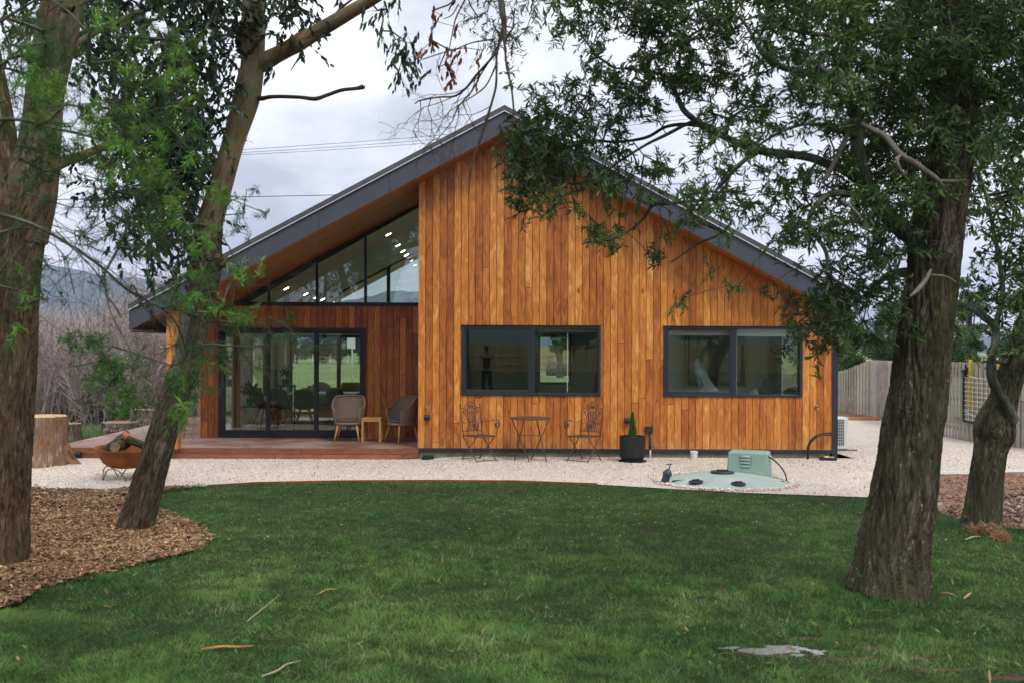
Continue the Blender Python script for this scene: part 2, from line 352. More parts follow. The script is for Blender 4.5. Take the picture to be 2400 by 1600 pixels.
M['bark_black'] = barkmat('furrowed_blackwood_bark', [(.34, (.008, .007, .006)), (.45, (.036, .028, .020)), (.53, (.080, .062, .044)), (.60, (.13, .106, .078)), (.68, (.23, .20, .165))], ((.075, .078, .030), .6), .85, 1.0, .9, .45)
M['branch'] = barkmat('mossy_branch_bark', [(.34, (.022, .020, .016)), (.5, (.075, .075, .055)), (.68, (.22, .23, .20))], None, .6, .4)
M['twig'] = barkmat('thin_twig_bark', [(.34, (.03, .019, .015)), (.5, (.075, .05, .04)), (.68, (.13, .09, .07))], None, .6, .2)
M['deadw'] = barkmat('grey_dead_wood', [(.34, (.07, .06, .05)), (.5, (.17, .145, .12)), (.68, (.30, .27, .235))], None, .7, .4)
def groundmat():
    t = NT('ground_cover'); p = t.pos(); o = t.sep(p)
    g = t.ramp(t.noise(p, 1.3, 5, .65), [(.3, (.018, .026, .010)), (.5, (.028, .042, .014)), (.7, (.050, .042, .022))])
    far = t.ramp(t.noise(t.mapv(p, (1, .25, 1)), .22, 6, .65), [(.3, (.12, .17, .065)), (.5, (.20, .24, .105)), (.7, (.32, .32, .17))])
    c = t.mix(t.rng(o[1], 19, 34, 0, 1), g, far)
    t.bsdf(c, .95, .1, 0, t.bump(t.noise(p, 40, 4), .6, .02)); return t.m
M['ground'] = groundmat()
def gravelmat():
    t = NT('pale_gravel'); p = t.pos(); v = t.n('ShaderNodeTexVoronoi'); t.L.new(p, v.inputs['Vector']); v.inputs['Scale'].default_value = 75
    r = t.sep(v.outputs['Color'])[0]
    c = t.ramp(r, [(0, (.36, .28, .21)), (.15, (.56, .47, .39)), (.6, (.69, .61, .52)), (1, (.84, .78, .69))])
    c = t.mix(t.rng(t.noise(p, 1.1, 5, .65), .42, .68, 0, .35), c, (.44, .37, .30)); c = t.mix(t.rng(t.noise(p, 9, 3), .60, .74, 0, .4), c, (.33, .26, .20))
    t.bsdf(c, .9, .15, 0, t.bump(t.math('ADD', v.outputs['Distance'], t.math('MULTIPLY', t.noise(p, 6, 3), .8)), .8, .02)); return t.m
M['gravel'] = gravelmat()
t_ = NT('gravel_stones'); t_.bsdf(t_.ramp(t_.attr('tint'), [(0, (.30, .22, .16)), (.2, (.54, .45, .37)), (1, (.86, .79, .70))]), .85, .2); M['stone'] = t_.m
t_ = NT('bark_mulch'); t_.bsdf(t_.ramp(t_.attr('tint'), [(0, (.055, .028, .017)), (.3, (.17, .088, .046)), (.6, (.33, .19, .10)), (.85, (.50, .34, .18)), (1, (.66, .53, .34))]), .85, .2); M['chips'] = t_.m
M['mulch'] = plain('mulch_base', (.085, .042, .024), .95, .1, 0, .5, 9, .8)
M['soil'] = plain('red_soil', (.21, .115, .078), .95, .1, 0, .5, 5, 1.0); M['wetsoil'] = plain('damp_bare_soil', (.085, .047, .032), .9, .2, 0, .5, 9, 1.0)
# ------------------------------------------------------------------ ground
def hump(x, y):                              # gravel banked against the front wall
    return .055 * sstep(-1.5, -.4, np.asarray(x, float)) * sstep(15.0, 16.3, np.asarray(y, float))
def zg(x, y): return gz(y) + hump(x, y)
def strips(name, ys, mat, x0=-4500, x1=4500):
    m = MB(); vs = []
    for y in ys: vs += [(x0, y, float(gz(y))), (x1, y, float(gz(y)))]
    m.add(vs, [(2*i, 2*i+1, 2*i+3, 2*i+2) for i in range(len(ys)-1)]); o = m.build(name, mat); tag(o, kind='structure'); return o
strips('ground', [-3500, -4.5, 12.5, 3500], M['ground'], -4300, 4300)
def poly_sheet(name, pts, off, step, mat, zf=zg, wob=0.0):
    bm = bmesh.new(); vs = [bm.verts.new((p[0], p[1], 0)) for p in pts]
    es = [bm.edges.new((vs[i], vs[(i+1) % len(vs)])) for i in range(len(vs))]
    bmesh.ops.triangle_fill(bm, use_beauty=True, use_dissolve=False, edges=es)
    xs = [p[0] for p in pts]; ys = [p[1] for p in pts]
    for ax, lo, hi in ((0, min(xs), max(xs)), (1, min(ys), max(ys))):
        q = lo + step
        while q < hi:
            n = (1, 0, 0) if ax == 0 else (0, 1, 0); co = (q, 0, 0) if ax == 0 else (0, q, 0)
            bmesh.ops.bisect_plane(bm, geom=bm.verts[:] + bm.edges[:] + bm.faces[:], plane_co=co, plane_no=n); q += step
    for v in bm.verts:
        v.co.z = float(zf(v.co.x, v.co.y)) + off + (wob * (float(vn(v.co.x*1.7, v.co.y*1.7)) - .3) if wob else 0)
    me = bpy.data.meshes.new(name); bm.normal_update(); bm.to_mesh(me); bm.free(); me.materials.append(mat)
    for p in me.polygons:
        if p.normal.z < 0: p.flip()
    me.polygons.foreach_set('use_smooth', [True] * len(me.polygons))
    o = bpy.data.objects.new(name, me); COL.objects.link(o); tag(o, kind='structure'); return o
def smooth_poly(pts, it=2):
    for _ in range(it):
        q = []
        for i in range(len(pts)):
            a, b = pts[i], pts[(i+1) % len(pts)]
            q += [(.75*a[0]+.25*b[0], .75*a[1]+.25*b[1]), (.25*a[0]+.75*b[0], .25*a[1]+.75*b[1])]
        pts = q
    return pts
EDGE = [(75,1151),(290,1151),(386,1148),(486,1140),(604,1133),(800,1129),(1000,1128),(1204,1129),(1400,1136),(1551,1145),(1735,1155),(1900,1161),(2031,1166)]
edge = [PG(*p)[:2] for p in EDGE]
GRAVEL = [(-14, edge[0][1])] + edge + [PG(2120, 1150)[:2], PG(2190, 1115)[:2], PG(2400, 1113)[:2], (14, 15.4), (14, 24), (11.5, 27), (9.2, 27.2), (6.4, 28), (6.4, 17.35), (-1.0, 17.35), (-14, 17.5)]
gravel = poly_sheet('gravel_path', GRAVEL, .012, .5, M['gravel'])
MUL = [(-300,1151),(75,1150.5),(290,1150.5),(386,1147.5),(486,1140),(430,1146),(386,1155),(367,1180),(367,1203),(421,1220),(474,1245),(493,1262),(491,1275),(459,1295),(344,1325),(229,1356),(99,1383),(60,1412),(38,1425),(0,1430),(-300,1478)]
MULCH = [PG(*p)[:2] for p in MUL]
mulch = poly_sheet('mulch_bed', MULCH, .02, .4, M['mulch'], wob=.03)
SO = [(2185,1117),(2400,1114),(2700,1112),(2700,1300),(2400,1242),(2340,1240),(2300,1204),(2240,1196),(2190,1195),(2140,1190)]
SOIL = [PG(*p)[:2] for p in SO]
poly_sheet('soil_patch', SOIL, .016, .4, M['soil'], wob=.05)
REDM = [(6.9, 27.25), (9.3, 27.22), (11.2, 27.3), (11.3, 31), (6.9, 31)]
poly_sheet('soil_bed', REDM, .02, .5, M['soil'], wob=.03)
# ------------------------------------------------------------------ house
AX, SL = .268, .535
def zs(x): return 5.624 - SL * abs(x - AX)   # underside of the roof
XL, XB, XR, YF, YR, YB, YO, YE = -5.61, -1.216, 6.02, 17.4, 19.4, 25.9, 16.88, 27.7
FZ = .21
house = empty('house', (0, 0, 0), 0, 'timber-clad gabled house with dark grey roof edge, deck porch and glazed living room', 'house')
def hole(x, z, ops): return any(a < x < b and c < z < d for a, b, c, d in ops)
def core_wall(name, x0, x1, y0, y1, z0, ztop, ops, mat, extra=()):
    xs = sorted({x0, x1, *extra} | {v for o in ops for v in o[:2] if x0 < v < x1}); zc = sorted({z0} | {v for o in ops for v in o[2:]})
    m = MB()
    for i in range(len(xs)-1):
        a, b = xs[i], xs[i+1]; zz = zc + [None]
        for j in range(len(zc)):
            lo = zc[j]; mid = (lo + (zc[j+1] if j+1 < len(zc) else lo + .2)) / 2
            if hole((a+b)/2, mid, ops): continue
            if j+1 < len(zc): m.box(a, b, y0, y1, lo, zc[j+1])
            else: m.prism([(a, lo), (b, lo), (b, ztop(b)), (a, ztop(a))], y0, y1)
    return m.build(name, mat, house)
def board_wall(name, x0, x1, yf, z0, ztop, ops, mat, dep=.02, gap=.008):
    m = MB(); k0 = math.floor((x0 - FRONT_X0) / PITCH + 1e-4); k1 = math.ceil((x1 - FRONT_X0) / PITCH - 1e-4)
    for k in range(k0, k1):
        a, b = max(x0, FRONT_X0 + k*PITCH + gap/2), min(x1, FRONT_X0 + (k+1)*PITCH - gap/2)
        cuts = sorted({a, b} | {v for o in ops for v in o[:2] if a < v < b} | ({AX} if a < AX < b else set()))
        for p, q in zip(cuts[:-1], cuts[1:]):
            if q - p < .004: continue
            c = (p+q)/2; ops_c = [o for o in ops if o[0] < c < o[1]]; segs = []; lo = z0
            for o in sorted(ops_c, key=lambda o: o[2]):
                if o[2] > lo: segs.append((lo, o[2]))
                lo = max(lo, o[3])
            jit = random.uniform(-.0015, .0015)
            for s0, s1 in segs: m.box(p, q, yf + jit, yf + dep, s0, s1)
            if ztop(p) > lo and ztop(q) > lo: m.prism([(p, lo), (q, lo), (q, ztop(q)), (p, ztop(p))], yf + jit, yf + dep)
    return m.build(name, mat, house)
W1 = (-.457, 1.971, 1.136, 2.345); W2 = (3.073, 5.49, 1.128, 2.345)
top = lambda x: zs(x) - .004
board_wall('front_cladding', XB, XR, YF, FZ, top, [W1, W2], M['clad'])
core_wall('front_wall', XB + .004, XR, YF + .021, YF + .12, FZ, top, [W1, W2], M['dark'], (AX,))
core_wall('front_lining', XB + .1, XR, YF + .121, YF + .135, FZ, lambda x: min(zs(x) - .01, 2.7), [W1, W2], M['white'], (AX,))
# recessed living room wall
SD = (-5.24, -2.37, FZ, 2.335); CW0, CW1 = 2.757, 2.835
xl_tip = AX - (5.624 - 2.84) / SL
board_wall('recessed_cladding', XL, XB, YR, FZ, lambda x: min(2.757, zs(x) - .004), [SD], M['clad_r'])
core_wall('recessed_wall', XL, XB, YR + .021, YR + .12, FZ, lambda x: min(2.75, zs(x) - .004), [SD], M['dark'])
MB().box(XL, XL + .02, YR - .002, YR + .12, FZ, zs(XL) - .004).build('corner_trim', M['post'], house)
# block side wall facing the porch, house outer side walls
MB().box(XB + .002, XB + .1, YF + .12, YR + .1, FZ, 4.6).build('porch_side_wall', M['clad_side'], house)
MB().box(XL, XL + .12, YR + .121, 19.9, FZ, 2.5).box(XL, XL + .12, 21.95, 23.2, FZ, 2.5).box(XL, XL + .12, 24.85, YB, FZ, 2.5).box(XL, XL + .12, 19.9, 25, 2.3, 2.5).box(XL, XL + .12, 23.2, 24.85, FZ, .75).build('side_wall', M['white'], house)
SO1, SO2 = 18.1, 20.7  # unseen side window opening, added to bring daylight into the bedroom
MB().box(XR, XR + .1, YF - .01, SO1, -.02, zs(6.12) + .3).box(XR, XR + .1, SO2, YB, -.02, zs(6.12) + .3).box(XR, XR + .1, SO1, SO2, -.02, .9).box(XR, XR + .1, SO1, SO2, 2.3, zs(6.12) + .3).build('corner_wall', M['frame'], house)
MB().box(XR + .04, XR + .046, SO1, SO2, .9, 2.3).build('added_side_pane', M['glass'], house)
for nm, y in (('side_door_pane', (19.9, 21.95, FZ, 2.3)), ('side_window_pane', (23.2, 24.85, .75, 2.3))):
    MB().box(XL + .05, XL + .056, *y).build(nm, M['glass'], house)
b = MB()
for y0, y1, z0 in ((19.9, 21.95, FZ), (23.2, 24.85, .75)):
    b = MB(); b.box(XL + .02, XL + .09, y0, y0 + .06, z0, 2.3).box(XL + .02, XL + .09, y1 - .06, y1, z0, 2.3).box(XL + .02, XL + .09, y0 + .06, y1 - .06, 2.24, 2.3).build('side_frame', M['frame2'], house)
b.box(XL + .02, XL + .09, 20.85, 20.95, FZ, 2.24)
MB().box(XL + .125, XL + .16, 20.0, 20.75, FZ + .02, 2.3).build('dark_curtain', plain('dark_curtain', (.016, .016, .018), .9), house)
MB().box(XL + .121, XL + .14, 21.95, 22.05, FZ, 2.36).box(XL + .121, XL + .14, 23.1, 23.2, .7, 2.36).build('side_reveals', M['reveal'], house)
# plinth, slab
MB().box(XB, XR + .1, YF - .012, YF + .1, .15, FZ - .003).build('base_flashing', M['frame'], house, bevel=.004)
MB().box(XB + .03, XR - .02, YF + .03, YB, -.15, .149).build('slab', M['concrete'], house)
MB().box(XL, XB, YR + .0, YB, .0, FZ - .006).build('floor', M['floor'], house)
MB().box(XB + .1, XR, YF + .13, YB, .16, FZ - .006).build('rear_floor', M['floor'], house)
# roof: two slopes
TH = .442
XLe, XRe = -6.07, 6.14
def slope_pts(x0, x1, dz0, dz1): return [(x0, zs(x0) + dz0), (x1, zs(x1) + dz0), (x1, zs(x1) + dz1), (x0, zs(x0) + dz1)]
r = MB()
for x0, x1 in ((XLe, AX), (AX, XRe)): r.prism(slope_pts(x0, x1, .022, TH - .10), YO + .03, YE)
r.build('roof', M['roofcap'], house)
r = MB()
for x0, x1 in ((XLe - .02, AX), (AX, XRe + .02)): r.prism(slope_pts(x0, x1, TH - .092, TH), YO - .035, YE + .02)
r.build('roof_capping', M['roofcap'], house)
r = MB()
for x0, x1 in ((XLe - .02, AX), (AX, XRe + .02)): r.prism(slope_pts(x0, x1, TH - .106, TH - .093), YO - .045, YO + .02)
r.build('flashing_strip', M['flash'], house)
joints = [XLe, -5.285, -4.075, -2.872, -1.68, -.478, AX, 1.01, 2.21, 3.41, 4.61, 5.81, XRe]
for i in range(len(joints) - 1):
    a, b_ = joints[i] + .003, joints[i+1] - .003
    MB().prism(slope_pts(a, b_, 0, TH - .107), YO, YO + .022).build('fascia_panel', M['fasc'], house)
MB().box(XLe - .012, XLe, YO, YE, zs(XLe) - .0, zs(XLe) + TH - .11).build('eave_fascia', M['fasc'], house)
MB().prism(slope_pts(XRe - .002, XRe + .012, 0, TH - .11), YO, YE).build('eave_fascia', M['fasc'], house)
MB().box(XLe + .01, XL - .05, YO + .03, YE, zs(XLe) - .035, zs(XLe) - .012).build('eave_gutter', M['frame2'], house)
s = MB()
def soff(x0, x1, y0, y1, th=.018): s.prism(slope_pts(x0, x1, 0, th), y0, y1)
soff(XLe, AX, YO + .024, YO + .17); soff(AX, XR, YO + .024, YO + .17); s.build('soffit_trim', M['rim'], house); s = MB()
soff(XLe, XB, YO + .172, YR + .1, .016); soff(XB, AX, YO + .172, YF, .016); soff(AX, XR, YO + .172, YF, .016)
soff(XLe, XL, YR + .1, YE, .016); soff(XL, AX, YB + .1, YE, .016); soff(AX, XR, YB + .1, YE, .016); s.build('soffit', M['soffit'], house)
for x in (-4.07, -2.5):
    MB().lathe([(.0, 0), (.03, .0), (.035, .004), (.035, .01), (0, .01)], (x, 18.4, zs(x) - .01), 12, False).build('soffit_light', M['frame'], house)
c = MB(); c.prism(slope_pts(XL, AX, -.012, .0), YR + .11, YB); c.prism(slope_pts(AX, XR, -.012, .0), YR + .11, YB)
c.build('ceiling', M['white'], house)
# timber post at the porch corner and its lintel
MB().box(-5.53, -5.325, 17.12, 17.33, .2, zs(-5.43) - .005).build('porch_post', M['post'], house, bevel=.004)
MB().prism(slope_pts(-5.50, -5.36, -.2, -.002), 17.33, YR).build('porch_beam', M['post'], house)
# clerestory
def clere(name, y, xs, x0, x1, zb, bw, mull, sill_h):
    t_ = empty(name); t_.parent = house
    MB().box(x0, x1, y - .02, y + .09, zb, zb + sill_h).build('sill', M['frame2'], t_)
    m = MB(); m.prism([(x0, zb + sill_h), (x0 + .3, zb + sill_h), (x1, zs(x1) - .06), (x1, zs(x1) - .006), (x0, max(zs(x0) - .006, zb + sill_h + .002))], y, y + .07); m.build('head_frame', M['frame2'], t_)
    for x in xs: MB().box(x - bw/2, x + bw/2, y - .015, y + .08, zb + sill_h, zs(x) - .02).build('mullion', M['frame2'], t_)
    xa = [x0 + .05] + list(xs) + [x1]
    for a, b_ in zip(xa[:-1], xa[1:]):
        MB().prism([(a, zb + sill_h), (b_, zb + sill_h), (b_, zs(b_) - .03), (a, max(zs(a) - .03, zb + sill_h + .003))], y + .03, y + .036).build('pane', M['glass'], t_)
clere('clerestory_window', YR, (-4.262, -3.331, -2.387), xl_tip - .02, XB, CW0, .052, 0, .078)
clere('rear_clerestory', YB, (-3.87, -2.59), -5.1, -1.1, 2.72, .09, 0, .12)
# rear wall with windows
RW = [(-5.16, -1.3, FZ + .02, 2.29), (1.3, 2.19, 1.03, 2.33), (3.6, 5.1, 1.0, 2.3)]
core_wall('rear_wall', XL, XR, YB, YB + .12, FZ, lambda x: min(2.72, zs(x) - .01), RW, M['white'])
core_wall('rear_upper_wall', -1.1, XR, YB, YB + .12, 2.72, lambda x: zs(x) - .01, [], M['white'], ())
for a, b_, c_, d in RW:
    t_ = empty('rear_window'); t_.parent = house; f = MB(); w = .07
    f.box(a, a + w, YB + .02, YB + .1, c_, d).box(b_ - w, b_, YB + .02, YB + .1, c_, d).box(a + w, b_ - w, YB + .02, YB + .1, d - w, d).box(a + w, b_ - w, YB + .02, YB + .1, c_, c_ + w)
    if b_ - a > 3: f.box(-3.93, -3.83, YB + .02, YB + .1, c_ + w, d - w).box(-2.6, -2.5, YB + .02, YB + .1, c_ + w, d - w)
    f.build('frame', M['frame2'], t_); MB().box(a + w, b_ - w, YB + .05, YB + .056, c_ + w, d - w).build('pane', M['glass'], t_)
    g = MB(); g.box(a - .03, a, YB - .1, YB + .02, c_ - .03, d + .03).box(b_, b_ + .03, YB - .1, YB + .02, c_ - .03, d + .03).box(a, b_, YB - .1, YB + .02, d, d + .03); g.build('reveal', M['reveal'], t_)
# inner partition walls
MB().box(XB + .1, XB + .2, YR + .14, 24.2, FZ, 4.6).build('partition_wall', M['white'], house)
MB().box(2.55, 2.65, YF + .14, 23.0, FZ, 3.6).build('bedroom_partition', M['white'], house)
MB().box(XB + .2, XR - .02, YF + .14, 20.999, 2.72, 2.74).build('room_ceiling', M['white'], house)
MB().box(XR - .03, XR - .005, YF + .14, SO1, FZ, 2.7).box(XR - .03, XR - .005, SO2, 25.8, FZ, 2.7).box(XR - .03, XR - .005, SO1, SO2, FZ, .9).box(XR - .03, XR - .005, SO1, SO2, 2.3, 2.7).build('corner_lining', M['white'], house)
WB = (4.19, 5.42, 1.2, 2.3)
core_wall('bedroom_back_wall', 2.65, XR, 21.0, 21.1, FZ, lambda x: 3.2 if x < 4.6 else zs(x) - .02, [WB], M['white'])
for q in ((4.16, 4.2, 20.9, 20.999, 1.16, 2.34), (5.41, 5.45, 20.9, 20.999, 1.16, 2.34), (4.2, 5.41, 20.9, 20.999, 1.16, 1.2)): MB().box(*q).build('inner_reveal', M['reveal'], house)
MB().box(4.2, 4.27, 21.01, 21.08, 1.2, 2.3).box(4.27, 5.41, 21.01, 21.08, 1.2, 1.27).box(5.34, 5.41, 21.01, 21.08, 1.27, 2.3).build('inner_frame', M['frame2'], house)
MB().box(4.27, 5.34, 21.04, 21.046, 1.27, 2.3).build('inner_pane', M['glass'], house)
MB().box(XB + .2, 1.1, 21.4, 21.5, FZ, 3.6).build('study_back_wall', plain('olive_grey_plaster', (.10, .105, .075), .8), house)
MB().box(-5.35, -5.2, YB - .45, YB - .1, FZ, 2.34).build('wall_pier', M['white'], house)
# front windows
def slider_window(o, blind):
    a, b_, c_, d = o; t_ = empty('window'); t_.parent = house; y = YF; w = .05; mid = a + (b_ - a) * .508
    f = MB(); f.box(a, a + w, y - .028, y + .1, c_, d).box(b_ - w*.8, b_, y - .028, y + .1, c_, d).box(a + w, b_ - w*.8, y - .028, y + .1, d - w*.75, d).box(a + w, b_ - w*.8, y - .028, y + .1, c_, c_ + w*.8)
    f.box(mid - .035, mid + .045, y - .018, y + .09, c_ + w*.8, d - w*.75); f.build('frame', M['frame'], t_, bevel=.003)
    MB().box(a - .012, b_ + .012, y - .04, y - .002, d - .002, d + .012).build('head_flashing', M['frame2'], t_)
    s_ = MB(); q = .035; x0, x1, z0, z1 = a + w, mid - .035, c_ + w*.8, d - w*.75
    s_.box(x0, x0 + q, y - .012, y + .03, z0, z1).box(x1 - q, x1, y - .012, y + .03, z0, z1).box(x0 + q, x1 - q, y - .012, y + .03, z1 - q, z1).box(x0 + q, x1 - q, y - .012, y + .03, z0, z0 + q + .012)
    s_.build('sash', M['frame'], t_, bevel=.003)
    MB().box(x0 + q, x1 - q, y - .014, y - .011, z0 + q + .006, z0 + q + .014).build('sash_bead', M['sash'], t_)
    MB().box(x0 + q, x1 - q, y + .012, y + .018, z0 + q + .012, z1 - q).build('pane', M['glass'], t_)
    MB().box(mid + .045, b_ - w*.8, y + .045, y + .051, z0, z1).build('pane', M['glass'], t_)
    g = MB(); g.box(a - .0, a + .02, y + .102, y + .2, c_, d).box(b_ - .02, b_, y + .102, y + .2, c_, d).box(a + .02, b_ - .02, y + .102, y + .2, c_, c_ + .02); g.build('reveal', M['reveal'], t_)
    bl = MB(); 
    if blind == 2: bl.box(a + .03, mid - .01, y + .16, y + .2, d - .15, d - .03).box(mid + .03, b_ - .03, y + .13, y + .2, d - .16, d - .03)
    else: bl.box(mid + .03, b_ - .05, y + .14, y + .2, d - .10, d - .035)
    bl.build('roller_blind', M['whitegloss'] if blind == 2 else plain('grey_blind', (.35, .36, .33), .7), t_, bevel=.01)
    MB().box(mid + (.07 if blind == 2 else .62), mid + (.085 if blind == 2 else .635), y + .12, y + .13, c_ + .05, d - .1).build('blind_cord', M['whitegloss'], t_)
slider_window(W1, 1); slider_window(W2, 2)
# sliding door
sd = empty('sliding_door'); sd.parent = house; a, b_, c_, d = SD; y = YR
f = MB(); f.box(a, a + .06, y - .03, y + .1, c_, d).box(b_ - .05, b_, y - .03, y + .1, c_, d).box(a + .06, b_ - .05, y - .03, y + .1, d - .06, d).box(a + .06, b_ - .05, y - .03, y + .1, c_, c_ + .04).build('frame', M['frame2'], sd, bevel=.003)
cols = [(a + .06, a + 1.0, 0), (a + .93, a + 1.93, .03), (a + 1.87, b_ - .05, .055)]
for x0, x1, dy in cols:
    p = MB(); q = .075; z0, z1 = c_ + .04, d - .06
    p.box(x0, x0 + q, y - .02 + dy, y + .005 + dy, z0, z1).box(x1 - q, x1, y - .02 + dy, y + .005 + dy, z0, z1).box(x0 + q, x1 - q, y - .02 + dy, y + .005 + dy, z1 - .05, z1).box(x0 + q, x1 - q, y - .02 + dy, y + .005 + dy, z0, z0 + .1)
    fr = p.build('door_leaf', M['frame2'], sd, bevel=.002)
    MB().box(x0 + q, x1 - q, y - .008 + dy, y - .003 + dy, z0 + .1, z1 - .05).build('pane', M['glass'], fr)
MB().box(a + .085, a + .105, y - .06, y - .03, 1.18, 1.42).box(a + .085, a + .105, y - .03, y - .02, 1.2, 1.22).box(a + .085, a + .105, y - .03, y - .02, 1.38, 1.4).build('door_handle', M['sash'], sd, bevel=.004)
# ceiling downlights (lit in the photograph)
for X, Y in [(x, y) for x in (-4.25, -2.1) for y in (19.75, 21.0, 23.2, 24.6, 25.6)]:
    m = MB(); n = 16; vs = [(X + .05*math.cos(k*2*math.pi/n), Y + .05*math.sin(k*2*math.pi/n)) for k in range(n)]
    m.add([(x, y_, zs(x) - .020) for x, y_ in vs] + [(x, y_, zs(x) - .013) for x, y_ in vs], [tuple(range(n-1, -1, -1))] + [(i, (i+1) % n, (i+1) % n + n, i+n) for i in range(n)])
    m.build('downlight', M['lamp'], house)
# the downlights above are the only lamps inside; the added side opening gives daylight
# ------------------------------------------------------------------ deck
deck = empty('timber_deck', (-4.4, 17.4, 0), 0, 'low red-brown timber deck wrapping the porch corner', 'deck')
def dp(o): o.location = (4.4, -17.4, 0); return o
m = MB(); y = YF - .02; k = 0
while y < YR - .02:
    m.box(-7.62, XB, y, y + .088, .178, .2 + random.uniform(-.0012, .0012)); y += .094
while y < 25.5:
    m.box(-7.62, XL - .01, y, y + .088, .178, .2 + random.uniform(-.0012, .0012)); y += .094
dp(m.build('deck_boards', M['deck'], deck, bevel=0))
m = MB(); m.box(-7.64, XB + .02, YF - .042, YF - .021, .1005, .198); m.box(-7.64, XB + .02, YF - .042, YF - .021, -.0, .0955)
m.box(-7.641, -7.621, YF - .02, 25.5, .1005, .198); m.box(-7.641, -7.621, YF - .02, 25.5, 0, .0955)
dp(m.build('deck_fascia', M['deckf'], deck))
dp(MB().box(-7.6, XB - .02, YF - .018, YR, -.05, .17).box(-7.6, XL - .05, YR, 25.4, -.05, .17).build('deck_frame', M['dark'], deck))
m = MB()
for i in range(26):
    x = -7.4 + i * .245
    for z in (.05, .15): m.lathe([(0, 0), (.004, 0), (.004, .002), (0, .002)], (0, 0, 0), 6, False)
screw = MB()
for i in range(13):
    for z in (.03, .075, .12, .175):
        x = -7.4 + i * .5; screw.box(x, x + .007, YF - .0435, YF - .0425, z, z + .007)

# ------------------------------------------------------------------ objects by the house
M['rust'] = plain('rusted_steel', (.22, .072, .018), .75, .25, .1, .35, 5, .35)
M['rust2'] = plain('rusted_rod', (.17, .07, .035), .75, .25, .1, .3, 20)
t_ = NT('sage_green_plastic'); _c = t_.mix(t_.rng(t_.noise(t_.pos(), 3.5, 6, .7), .47, .66, 0, .5), (.33, .43, .38), (.42, .39, .33)); _c = t_.mix(t_.rng(t_.noise(t_.pos(), 38, 3, .6), .62, .7, 0, .45), _c, (.24, .22, .18)); t_.bsdf(_c, .55, .3); M['tank'] = t_.m
M['pump'] = plain('grey_green_plastic', (.25, .36, .30), .5, .35, 0, .08, 3, .05)
M['potblack'] = plain('matt_black_pot', (.018, .018, .019), .7, .3, 0, .35, 14, .4)
M['pvc'] = plain('white_pipe', (.62, .62, .60), .5, .35, 0, .08, 10)
M['hose'] = plain('black_hose', (.012, .012, .013), .5, .4)
def wickermat():
    t = NT('brown_wicker'); v = t.obj(); o = t.sep(v); ang = t.math('ARCTAN2', o[1], o[0])
    a = t.math('SINE', t.math('MULTIPLY', ang, 60.0)); b = t.math('SINE', t.math('MULTIPLY', o[2], 330.0)); h = t.math('MULTIPLY', a, b)
    c = t.ramp(t.math('ADD', t.math('MULTIPLY', h, .4), .5), [(0, (.07, .048, .035)), (.5, (.22, .16, .12)), (1, (.40, .31, .24))])
    t.bsdf(c, .7, .3, 0, t.bump(h, .8, .006)); return t.m
M['wicker'] = wickermat()
M['cushion'] = plain('taupe_cushion', (.10, .085, .065), .9, .1, 0, .1, 30, .2)
def cat_curve(pts, n=8):
    pts = [Vector(p) for p in pts]; out = []
    q = [pts[0]] + pts + [pts[-1]]
    for i in range(1, len(q) - 2):
        p0, p1, p2, p3 = q[i-1], q[i], q[i+1], q[i+2]
        for k in range(n):
            t = k / n; out.append(.5 * ((2*p1) + (p2 - p0)*t + (2*p0 - 5*p1 + 4*p2 - p3)*t*t + (3*p1 - p0 - 3*p2 + p3)*t*t*t))
    out.append(pts[-1]); return out
# --- wicker tub chair, front faces -Y
def wicker_chair(loc, rz, label):
    t = empty('wicker_armchair', loc, rz, label, 'armchair', 'wicker armchairs on the porch')
    n = 48; m = MB(); rows = []
    for ring in range(9):
        v = ring / 8; row = []
        for i in range(n + 1):
            a = math.radians(-128 + 256 * i / n) + math.pi/2   # opens to -Y
            back = .5 + .5*math.cos(math.radians(-128 + 256 * i / n)); 
            topz = .60 + .22 * sstep(.30, .85, back) - .10 * (1 - sstep(.0, .22, back))
            z = .335 + (topz - .335) * v; rr = .235 + .055 * math.sin(v * 1.7) ; 
            row.append((rr*1.02*math.cos(a), .0 + rr*.98*math.sin(a), z))
        rows.append(row)
    def sheet(rows, off, flip):
        b = len(m.v)
        for row in rows:
            for x, y, z in row:
                L = math.hypot(x, y); m.v.append((x*(1+off/L), y*(1+off/L), z))
        w = n + 1
        for r_ in range(len(rows)-1):
            for i in range(n):
                q = (b+r_*w+i, b+r_*w+i+1, b+(r_+1)*w+i+1, b+(r_+1)*w+i); m.f.append(q if not flip else q[::-1])
        return b
    sheet(rows, .0, True); sheet(rows, .018, False)
    sh = m.build('tub_shell', M['wicker'], t, smooth=True)
    rim = [Vector(rows[0][0]) ] + [Vector(r_[0]) for r_ in rows[1:]] + [Vector(p) for p in rows[-1][1:-1]] + [Vector(r_[-1]) for r_ in rows[::-1]]
    MB().tube([p * (1 + .009 / math.hypot(p.x, p.y)) + Vector((0, 0, p.z * -.0)) for p in rim], .014, 8).build('rolled_rim', M['wicker'], t, smooth=True)
    MB().lathe([(0, .315), (.22, .315), (.262, .325), (.268, .345), (.262, .368), (.2, .372), (0, .372)], n=36, close=False).build('seat_base', M['wicker'], t, smooth=True)
    MB().lathe([(0, .372), (.215, .372), (.232, .385), (.235, .405), (.22, .425), (.12, .432), (0, .433)], n=36, close=False).build('seat_cushion', M['cushion'], t, smooth=True)
    for sx in (-1, 1):
        for sy in (-1, 1): MB().tube([(sx*.17, sy*.16, .33), (sx*.235, sy*.225, 0)], [.021, .012], 10).build('leg', M['oak'], t, smooth=True)
    return t
a1 = wicker_chair((P(817, 900, 18.68).x, 18.68, .2), .0, 'brown wicker tub armchair in front of the sliding door, facing out')
